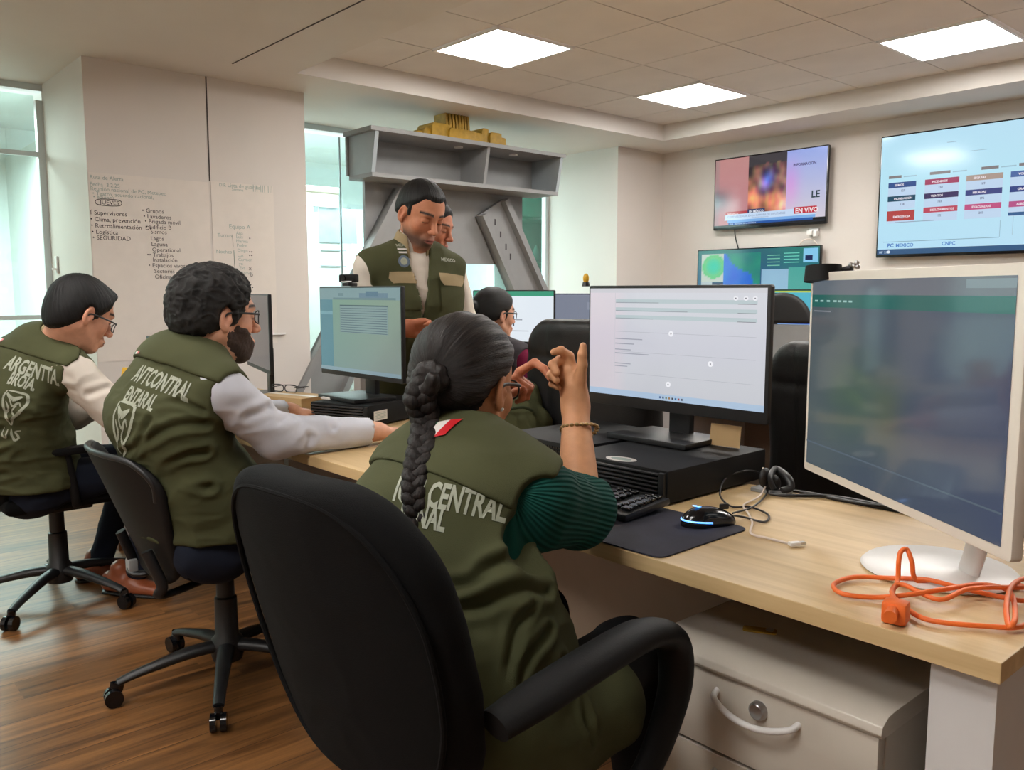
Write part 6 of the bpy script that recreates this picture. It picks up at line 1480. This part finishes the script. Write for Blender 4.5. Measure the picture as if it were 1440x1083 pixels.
    if face.get('beard'):
        P = jawset(.0035, .02) + [el((0, .082, -.072), (.033, .022, .030), k=.012), el((0, .062, -.104), (.028, .030, .018), k=.01)]
        def bc(X, Y, Z): return np.maximum((Z + .004) + .72 * (Y - .02), -(Y + .004)) + 0 * X
        P += [taper(bc, .006, .012), el((0, .112, -.0722), (.024, .02, .0085), k=.004, op='s')]
        V, F, N = solid(P, .003, 1); V = V + N * (vn(V * 170, 2) * .0014)[:, None]; Part().add(xf(V, Hm), F, None, V * 14).build('beard', M['beard'], t, off)
    if face.get('glasses'): glasses(t, off, Hm, M['black_pl'], **face['glasses'])
    return t
def hand_flat(wr, d, roll=0.0, up=(0, 0, 1)):
    d = nv(d); x = nv(np.cross(d, up)); z = np.cross(x, d); m = np.eye(4); m[:3, 0] = x * math.cos(roll) + z * math.sin(roll); m[:3, 2] = z * math.cos(roll) - x * math.sin(roll); m[:3, 1] = d; m[:3, 3] = wr; return m
def bearded():
    J = dict(pelvis=V3(-2.44, .93, .52), waist=V3(-2.42, .885, .69), chest=V3(-2.41, .825, .87), upper=V3(-2.405, .87, 1.00), neck=V3(-2.40, .915, 1.035), rad=[(.205, .14), (.19, .125), (.195, .12), (.16, .09)],
             Rsh=V3(-2.215, .905, .955), Lsh=V3(-2.595, .875, .965), head=V3(*(-2.373,0.962,1.155)))
    J['side'] = J['Rsh'] - J['Lsh']; J['Rel'] = V3(*(-2.222,1.062,0.814)); J['Rwr'] = V3(*(-2.220,1.365,0.793)); J['Lel'] = V3(-2.74, 1.12, .82); J['Lwr'] = V3(*(-2.768,1.353,0.800))
    hr = hand_flat(J['Rwr'] + nv(J['Rwr'] - J['Rel']) * .03, (J['Rwr'] - J['Rel']) * (1, 1, .1) + V3(0, .03, -.03)); hl = hand_flat(J['Lwr'] + nv(J['Lwr'] - J['Lel']) * .03, V3(.25, 1, -.15))
    c_ = [(20, 30, 20), (22, 32, 20), (26, 34, 22), (30, 36, 24)]
    n = V3(.05, -1, .15)
    cre = [([(-2.185, .851, .877), (-2.208, .766, .87), (-2.266, .712, .826), (-2.36, .69, .79)], .011, .012), ([(-2.20, .85, .80), (-2.209, .79, .786), (-2.303, .701, .717), (-2.42, .68, .69)], .011, .013), ([(-2.20, .86, .70), (-2.203, .803, .696), (-2.276, .734, .64), (-2.4, .70, .62)], .011, .012), ([(-2.178, .84, .911), (-2.213, .804, .93), (-2.26, .76, .925)], .009, .008), ([(-2.249, .727, .891), (-2.276, .706, .834), (-2.317, .699, .772)], .009, .008), ([(-2.22, .80, .60), (-2.3, .73, .57), (-2.45, .70, .56)], .010, .009)]
    seated_man('bearded man with curly dark hair, glasses, white shirt and olive vest, reaching across the desk', J, (0, 3), (214, 160, 132), 'curly', M['shirt_white'],
               dict(yoke=((-2.25, .815, 1.015), (0, .46, .88)), n=V3(.5, -.75, .35), r=V3(.75, .6, -.33), lines=[('AVTCONTRAL', V3(-2.29, .767, .985), .068, .46), ('ENTARAL', V3(-2.31, .725, .940), .060, .46)]), None,
               [(V3(-2.33, .88, .50), V3(-2.30, 1.30, .53), V3(-2.32, 1.34, .10)), (V3(-2.55, .88, .50), V3(-2.58, 1.30, .53), V3(-2.56, 1.36, .10))], dict(beard=True, glasses=dict(w=.060, h=.034, y=.103, z=-.002)), hemz=.53,
               shoes=[((-2.32, 1.33, 0), (0, 1), M['shoe_black']), ((-2.56, 1.35, 0), (0, 1), M['shoe_black'])], emblem_at=(V3(-2.352, .69, .842), .80, .60), flag_at=(V3(-2.44, .78, 1.01), V3(0, -1, .8)),
               hands=[(J['Rsh'], J['Rel'], J['Rwr'], hr, -1, c_, (30, 20, 20)), (J['Lsh'], J['Lel'], J['Lwr'], hl, 1, c_, (30, 20, 20))], creases=cre, h=.006, hsc=1.10)
bearded()
def looking_down():
    J = dict(pelvis=V3(-3.58, .70, .52), waist=V3(-3.55, .66, .70), chest=V3(-3.50, .68, .88), upper=V3(-3.46, .75, .99), neck=V3(-3.44, .79, 1.02), rad=[(.20, .15), (.19, .14), (.195, .13), (.165, .09)],
             Rsh=V3(-3.27, .80, .94), Lsh=V3(-3.65, .75, .95), head=V3(*(-3.324,0.855,1.145)))
    J['side'] = J['Rsh'] - J['Lsh']; J['Rel'] = V3(-3.20, .98, .72); J['Rwr'] = V3(-3.36, 1.13, .78); J['Lel'] = V3(-3.78, .92, .72); J['Lwr'] = V3(-3.66, 1.12, .79)
    hr = hand_flat(J['Rwr'] + nv(J['Rwr'] - J['Rel']) * .03, V3(-.5, .8, .0)); hl = hand_flat(J['Lwr'] + nv(J['Lwr'] - J['Lel']) * .03, V3(.4, .9, 0)); c_ = [(25, 35, 20)] * 4
    n = V3(0, -1, .15)
    cre = [([(-3.20, .76, .82), (-3.27, .66, .80), (-3.33, .59, .75), (-3.45, .55, .72)], .012, .013), ([(-3.22, .74, .72), (-3.29, .64, .69), (-3.38, .56, .64)], .012, .012), ([(-3.25, .70, .62), (-3.32, .62, .59), (-3.45, .56, .57)], .012, .010)]
    seated_man('man bowing his head, short dark hair, glasses, cream shirt, olive vest, at the far left', J, (8, 24), (206, 150, 122), 'short', M['shirt_cream'],
               dict(yoke=((-3.208, .761, .965), (0, .4, .9)), n=V3(.7, -.68, .2), r=V3(.68, .7, -.30), lines=[('ARGENTTA.', V3(-3.298, .681, .951), .072, .52), ('BROIA.', V3(-3.300, .640, .915), .060, .46)]), None,
               [(V3(-3.47, .72, .50), V3(-3.45, 1.12, .53), V3(-3.50, 1.06, .10)), (V3(-3.69, .72, .50), V3(-3.70, 1.12, .53), V3(-3.78, 1.00, .10))], dict(glasses=dict(w=.060, h=.032, y=.108, z=-.010)), hemz=.50,
               shoes=[((-3.56, 1.01, 0), (.8, .55), M['shoe_brown']), ((-3.80, .98, 0), (.35, .9), M['shoe_brown'])], emblem_at=(V3(-3.31, .62, .815), .60, .55), flag_at=(V3(-3.50, .66, .995), V3(0, -1, .8)),
               hands=[(J['Rsh'], J['Rel'], J['Rwr'], hr, -1, c_, (30, 20, 20)), (J['Lsh'], J['Lel'], J['Lwr'], hl, 1, c_, (30, 20, 20))], creases=cre, h=.0065, hsc=1.08)
looking_down()

# ------------------------------------------------------------------ the standing man looking at his phone
def standing():
    J = dict(pelvis=V3(-2.90, 2.06, .86), waist=V3(-2.90, 2.05, 1.02), chest=V3(-2.89, 2.02, 1.19), upper=V3(-2.885, 1.985, 1.32), neck=V3(-2.88, 1.985, 1.375), rad=[(.175, .125), (.165, .12), (.180, .125), (.155, .09)],
             Rsh=V3(-2.93, 1.83, 1.315), Lsh=V3(-2.86, 2.165, 1.305), head=V3(*(-2.819,1.995,1.532)))
    J['side'] = J['Rsh'] - J['Lsh']; side = nv(J['side']); fwd_ = nv(np.cross((0, 0, 1), side))
    J['Rel'] = V3(-2.96, 1.86, 1.05); J['Rwr'] = V3(*(-2.644,1.800,1.084)); J['Lel'] = V3(-2.80, 2.22, 1.04); J['Lwr'] = V3(*(-2.535,1.996,1.060))
    off = (-2.90, 2.06, 0); t = thing('person', 'standing man with short dark hair, goatee and olive vest over white shirt, reading a phone', 'person', off)
    hd = nv(V3(.88, .0, 0) + V3(0, 0, -.42)); Hm = frame(J['head'], hd, roll=R(3)); Hm[:3, :3] *= 1.06; nk = xf(np.array([J['neck'] - (0, 0, .02)]), np.linalg.inv(Hm))[0]
    tone = (196, 132, 100); B = Part(); Vl, F = head_mesh(.0028, nk, .050); B.add(xf(Vl, Hm), F, skin_col(Vl, tone, stubble=.85, lips=(.35, .13, .11)))
    c_ = [(40, 45, 25), (45, 50, 28), (50, 50, 30), (55, 52, 30)]
    hR = hand_flat(J['Rwr'], V3(.55, .62, .05), roll=R(75)); hL = hand_flat(J['Lwr'], V3(.55, -.75, .05), roll=R(-75))
    for (S_, E_, W_, Hf, sd_) in ((J['Rsh'], J['Rel'], J['Rwr'], hR, -1), (J['Lsh'], J['Lel'], J['Lwr'], hL, 1)):
        P, _ = hand_prims(Hf, sd_, c_, 5, (25, 25, 20), sc=.95); P += [rc(E_, W_, .040, .027, k=.02)]; V, F, N = solid(P, .0032, 1); B.add(V, F, skin_tint(V, (190, 118, 88)))
    V, F, N = solid(torso_prims(J, -.02), .014, 0); B.add(V, F, s2l(tone)); B.build('body', M['skin'], t, off)
    # shirt with collar
    P = torso_prims(J, 0.0)
    for a in ('R', 'L'):
        P += arm_prims(J[a + 'sh'], J[a + 'el'], J[a + 'el'] + (J[a + 'wr'] - J[a + 'el']) * .8, (.062, .054, .042), k=.03); q = nv(J[a + 'wr'] - J[a + 'el'])
        P.append(rc(J[a + 'el'] + (J[a + 'wr'] - J[a + 'el']) * .8 + q * .03, J[a + 'wr'] + q * .06, .05, .05, k=.003, op='s'))
    nd = nv(J['head'] - J['neck']); V, F, N = solid(P, .0055, 1); V = folds(V, N, .005, (8, 8, 14), 5); Part().add(V, F).build('shirt', M['shirt_cream'], t, off)
    P = [rc(J['neck'] - nd * .03, J['neck'] + nd * .062, .080, .066, k=.01), rc(J['neck'] - nd * .05, J['neck'] + nd * .2, .064, .058, k=.002, op='s')]
    f0 = J['neck'] + fwd_ * .06
    P.append(seg(f0 + (0, 0, -.10), f0 + fwd_ * .02 + (0, 0, .10), (.004, .08), (.030, .08), side, k=.003, op='s'))
    V, F, N = solid(P, .003, 1); Part().add(V, F).build('shirt_collar', M['shirt_cream'], t, off)
    # vest: open V at the front
    vn_ = J['upper'] + fwd_ * .10
    cut = [seg(vn_ + (0, 0, -.20), vn_ + (0, 0, .12), (.004, .10), (.060, .10), side, k=.004, op='s'), seg(vn_ + (0, 0, -.50), vn_ + (0, 0, -.19), (.004, .10), (.004, .10), side, k=.003, op='s')]
    P = vest_mesh(J, .017, .005, [(V3(0, 0, .74), V3(0, 0, 1))], extra=[seg(J['pelvis'] - (0, 0, .1), J['waist'], (.20, .15), (.185, .14), side, k=.05)], cuts=cut, neck_r=.064, arm_r=.085, arm_in=.022)
    V, F, N = solid(P, .005, 1); V = folds(V, N, .004, (7, 7, 13), 8)
    for pts in ([J['chest'] + fwd_ * .13 + side * .05 + (0, 0, -.1), J['chest'] + fwd_ * .13 + side * .1 + (0, 0, -.22)], [J['chest'] + fwd_ * .13 - side * .06 + (0, 0, -.08), J['chest'] + fwd_ * .12 - side * .10 + (0, 0, -.2)]): V = crease(V, N, [V3(*p) for p in pts] if len(pts) > 2 else [pts[0], (pts[0] + pts[1]) / 2, pts[1]], .012, .007)
    vest = Part().add(V, F).build('vest', M['vest'], t, off)
    P = [rc(J['neck'] - nd * .03, J['neck'] + nd * .046, .096, .079, k=.01), rc(J['neck'] - nd * .05, J['neck'] + nd * .2, .0705, .067, k=.002, op='s'), seg(f0 + (0, 0, -.10), f0 + fwd_ * .02 + (0, 0, .10), (.02, .08), (.05, .08), side, k=.003, op='s')]
    V, F, N = solid(P, .003, 1); Part().add(V, F).build('vest_collar', M['beige'], vest, off)
    n = fwd_ + V3(0, 0, .1); S_ = -side            # screen right of someone looking at his chest
    def patch(nm, pts, org, m, lift): return project([pts], vest, org, S_, (0, 0, 1), 1, n, nm, m, vest, off, lift=lift, center=False)
    cR, cL = J['chest'] + side * .095 + (0, 0, .075), J['chest'] - side * .100 + (0, 0, .07)
    def pocket(c, nm):
        pk = [(-.060, -.115), (.055, -.115), (.060, -.02), (-.060, -.02)]
        a = patch('pocket_flap', [(-.062, .02), (-.062, -.005), (-.045, -.028), (.045, -.028), (.062, -.005), (.062, .02)], c, M['beige'], .010)
        b = patch('pocket', [(-.060, -.13), (.060, -.13), (.060, -.025), (-.060, -.025)], c, M['vest'], .006)
        c2 = patch('pocket_flap', [(-.064, -.16), (.064, -.16), (.060, -.19), (.045, -.20), (-.045, -.20), (-.060, -.19)], c, M['vest'], .009)
    pocket(cR, 1); pocket(cL, 2)
    b = J['chest'] + side * .10 + (0, 0, .135); circ = [(.022 * math.cos(i * PI / 10), .024 * math.sin(i * PI / 10)) for i in range(20)]
    patch('round_badge', circ, b, mat('blue_grey_badge', (96, 110, 128), .6), .003); patch('badge_ring', [(x * .6, y * .6) for x, y in circ], b, M['letter'], .0042)
    for i, w_ in enumerate((.030, .034)): patch('badge_bar', [(-w_ / 2, 0), (w_ / 2, 0), (w_ / 2, .007), (-w_ / 2, .007)], b + V3(0, 0, .032 + .014 * i), M['sticker'], .003)
    project('MÉX', vest, b + V3(0, 0, .062), S_, (0, 0, 1), .016, n, 'lettering', M['letter'], vest, off)
    project('MEXICO', vest, J['chest'] - side * .10 + (0, 0, .145), S_, (0, 0, 1), .020, n, 'lettering', M['letter'], vest, off)
    # trousers, shoes
    hR_, hL_ = J['pelvis'] + side * .085, J['pelvis'] - side * .085
    P = [seg(J['pelvis'] - (0, 0, .02), J['pelvis'] + (0, 0, .06), (.165, .115), (.16, .11), side)] + leg_prims(hR_ - (0, 0, .05), hR_ + fwd_ * .02 - (0, 0, .40), V3(hR_[0], hR_[1], .10), (.090, .064, .055)) + leg_prims(hL_ - (0, 0, .05), hL_ + fwd_ * .02 - (0, 0, .40), V3(hL_[0], hL_[1], .10), (.090, .064, .055))
    V, F, N = solid(P, .009, 1); Part().add(folds(V, N, .004, (9, 9, 12), 2), F).build('trousers', M['navy'], t, off)
    for hh in (hR_, hL_): shoe(t, off, hh, fwd_[:2], M['shoe_black'])
    # short hair with high temples
    P = cranium(.008, .02) + [el((0, -.05, -.01), (.070, .058, .046), k=.03)]
    def clip(X, Y, Z):
        n_ = nv((0, -.62, .78)); ax = np.abs(X); a = -((Y - .086) * n_[1] + (Z - .072 + .012 * np.exp(-((ax - .042) / .018) ** 2) * -1.4) * n_[2]); b_ = -((Z + .058) - .42 * (Y + .09) * -1 * -1)
        burn = np.where(ax > .05, np.maximum(np.maximum(np.abs(Y - .024) - .013, -(Z + .026)), Z - .06), .05); return np.maximum(np.minimum(a, burn), b_)
    P += [taper(clip, .012, .02)] + [el((s * .092, -.004, -.012), (.026, .024, .038), k=.006, op='s') for s in (-1, 1)]
    V, F, N = solid(P, .003, 1); fl = hair_flow_sphere(V, V3(0, -.5, .8)); V = V + N * (vn(np.stack([fl[:, 0] * 30, fl[:, 1] * 30, fl[:, 2] * 3], 1), 3) * .001)[:, None]; Part().add(xf(V, Hm), F, None, fl).build('hair', M['hair_black'], t, off)
    # phone held in the hands
    pc = (J['Rwr'] + J['Lwr']) / 2 + fwd_ * .085 + V3(0, 0, .015); p = thing('mobile_phone', 'dark mobile phone in the hands of the standing man', 'phone', tuple(pc), math.atan2(fwd_[1], fwd_[0]) - PI / 2)
    MB().box((0, 0, 0), (.074, .15, .009), bev=.004, m=T((0, 0, 0), (R(25), 0, 0))).build('phone_body', M['black_gloss'], p); MB().box((0, 0, .0048), (.068, .14, .001), m=T((0, 0, 0), (R(25), 0, 0))).build('display', M['black_pl'], p, smooth=False)
standing()
def simple_person(label, head, yaw, pitch, side, tone, top_m, hairk, glass=True, sit=True, jacket=None, scale=1.0):
    """a person further back: same build, fewer details"""
    hd_ = V3(*head); s = nv(side); f = nv(np.cross((0, 0, 1), s)); nk0 = hd_ - f * .03 - V3(0, 0, .15)
    zp = .52 if sit else .92
    J = dict(head=hd_, neck=nk0, upper=nk0 - V3(0, 0, .05), side=s * .36, rad=[(.18, .13), (.16, .115), (.17, .115), (.145, .09)]); J['pelvis'] = V3(nk0[0] - f[0] * .05, nk0[1] - f[1] * .05, zp)
    J['waist'] = J['pelvis'] * .65 + J['upper'] * .35 - f * .01; J['chest'] = J['pelvis'] * .3 + J['upper'] * .7
    J['Rsh'] = J['upper'] + s * .165; J['Lsh'] = J['upper'] - s * .165; off = (J['pelvis'][0], J['pelvis'][1], 0)
    t = thing('person', label, 'person', off); Hm = frame(hd_, head_dir(yaw, pitch)); nk = xf(np.array([J['neck'] - (0, 0, .02)]), np.linalg.inv(Hm))[0]
    B = Part(); Vl, F = head_mesh(.004, nk, .050); B.add(xf(Vl, Hm), F, skin_col(Vl, tone))
    for q, sd_ in (('R', 1), ('L', -1)):
        e_ = J[q + 'sh'] + f * .08 - V3(0, 0, .24) + s * sd_ * .03; w_ = e_ + (f * .24 + V3(0, 0, .02) if sit else f * .05 - V3(0, 0, .24)) - s * sd_ * .05; J[q + 'el'], J[q + 'wr'] = e_, w_
        P, _ = hand_prims(hand_flat(w_, f if sit else f * .2 - V3(0, 0, 1), up=(0, 0, 1) if sit else f), -sd_, [(20, 30, 20)] * 4, sc=.9); P += [rc(e_, w_, .036, .024, k=.02)]; V, F, N = solid(P, .004, 1); B.add(V, F, skin_tint(V, tone))
    B.build('body', M['skin'], t, off)
    P = torso_prims(J, 0.0)
    for q in 'RL': P += arm_prims(J[q + 'sh'], J[q + 'el'], J[q + 'el'] + (J[q + 'wr'] - J[q + 'el']) * .85, (.058, .050, .038), k=.03)
    V, F, N = solid(P, .008, 1); Part().add(folds(V, N, .005, (8, 8, 14), 5), F).build('top', top_m, t, off)
    if jacket is not None:
        V, F, N = solid(vest_mesh(J, .016, .008, [(J['pelvis'], V3(0, 0, 1))], neck_r=.062, arm_r=.085), .008, 1); Part().add(folds(V, N, .005, (8, 8, 14), 6), F).build('vest', jacket, t, off)
    hp = [J['pelvis'] + s * .09, J['pelvis'] - s * .09]; P = [seg(J['pelvis'] - (0, 0, .03), J['pelvis'] + (0, 0, .04), (.17, .12), (.165, .115), s)]
    for q in hp: P += leg_prims(q, q + f * .40, q + f * .42 - V3(0, 0, zp - .1)) if sit else leg_prims(q - V3(0, 0, .05), q - V3(0, 0, .44), V3(q[0], q[1], .1))
    V, F, N = solid(P, .012, 1); Part().add(V, F).build('trousers', M['blackcloth'], t, off)
    for q in hp: shoe(t, off, (q + f * .42) if sit else q, f[:2], M['shoe_black'])
    P = cranium(.011, .02) + [el((0, -.05, -.01), (.072, .060, .050), k=.03), hair_clip_male(T=.015, front=.088, top=.070, slope=(-.66, .74), nape=(-.09, -.075), nslope=.3)] + [el((q * .090, .002, -.016), (.022, .022, .034), k=.006, op='s') for q in (-1, 1)]
    if hairk == 'bun': P = P[:3] + [el((0, -.125, .02), (.034, .03, .034), k=.01)] + P[3:]
    V, F, N = solid(P, .004, 1); Part().add(xf(V, Hm), F, None, hair_flow_sphere(V, V3(0, -1, .1))).build('hair', M['hair_black'], t, off)
    if glass: glasses(t, off, Hm, M['black_pl'])
    return t
simple_person('seated person with glasses and tied dark hair, magenta top under a dark vest', (-3.107,2.620,1.117), -5, 4, (1, .15, 0), (208, 156, 130), M['maroon'], 'bun', jacket=M['greyknit'])
simple_person('person mostly hidden behind the standing man, only part of the face showing', (-3.257,2.365,1.525), -60, 18, (.55, -.75, 0), (188, 122, 94), M['greyknit'], 'short', sit=False, glass=False)
# olive vest hung over the near corner of the first leather chair
def hung_vest():
    t = thing('hanging_vest', 'olive green vest hanging from the tall leather chair left of the document monitor', 'vest', (-2.129,1.860,0.767))
    o = V3(*t.location); A = V3(*(-2.178,1.959,0.871)); Bp = V3(*(-2.129,1.860,0.767)); s = nv(rt_of(-2, 1.5))
    P = [seg(A, Bp, (.072, .05), (.12, .062), s, k=.03), seg(Bp + s * .07 + V3(0, 0, .02), Bp + s * .06 - V3(0, 0, .12), (.07, .05), (.08, .05), s, k=.03), seg(Bp - s * .07, Bp - s * .06 - V3(0, 0, .14), (.07, .05), (.08, .05), s, k=.03)]
    V, F, N = solid(P, .005, 1); V = folds(V, N, .010, (14, 14, 9), 4); V = folds(V, N, .004, (26, 26, 14), 8); Part().add(V, F).build('vest_cloth', M['vest'], t, tuple(o))
    MB().sweep([Vector((-2.112,1.780,0.806)) - Vector(o), Vector((-2.080,1.805,0.833)) - Vector(o), Vector((-2.046,1.846,0.843)) - Vector(o), Vector((-2.029,1.878,0.830)) - Vector(o)], .005, n=8).build('hem_band', M['vest_d'], t)
hung_vest()
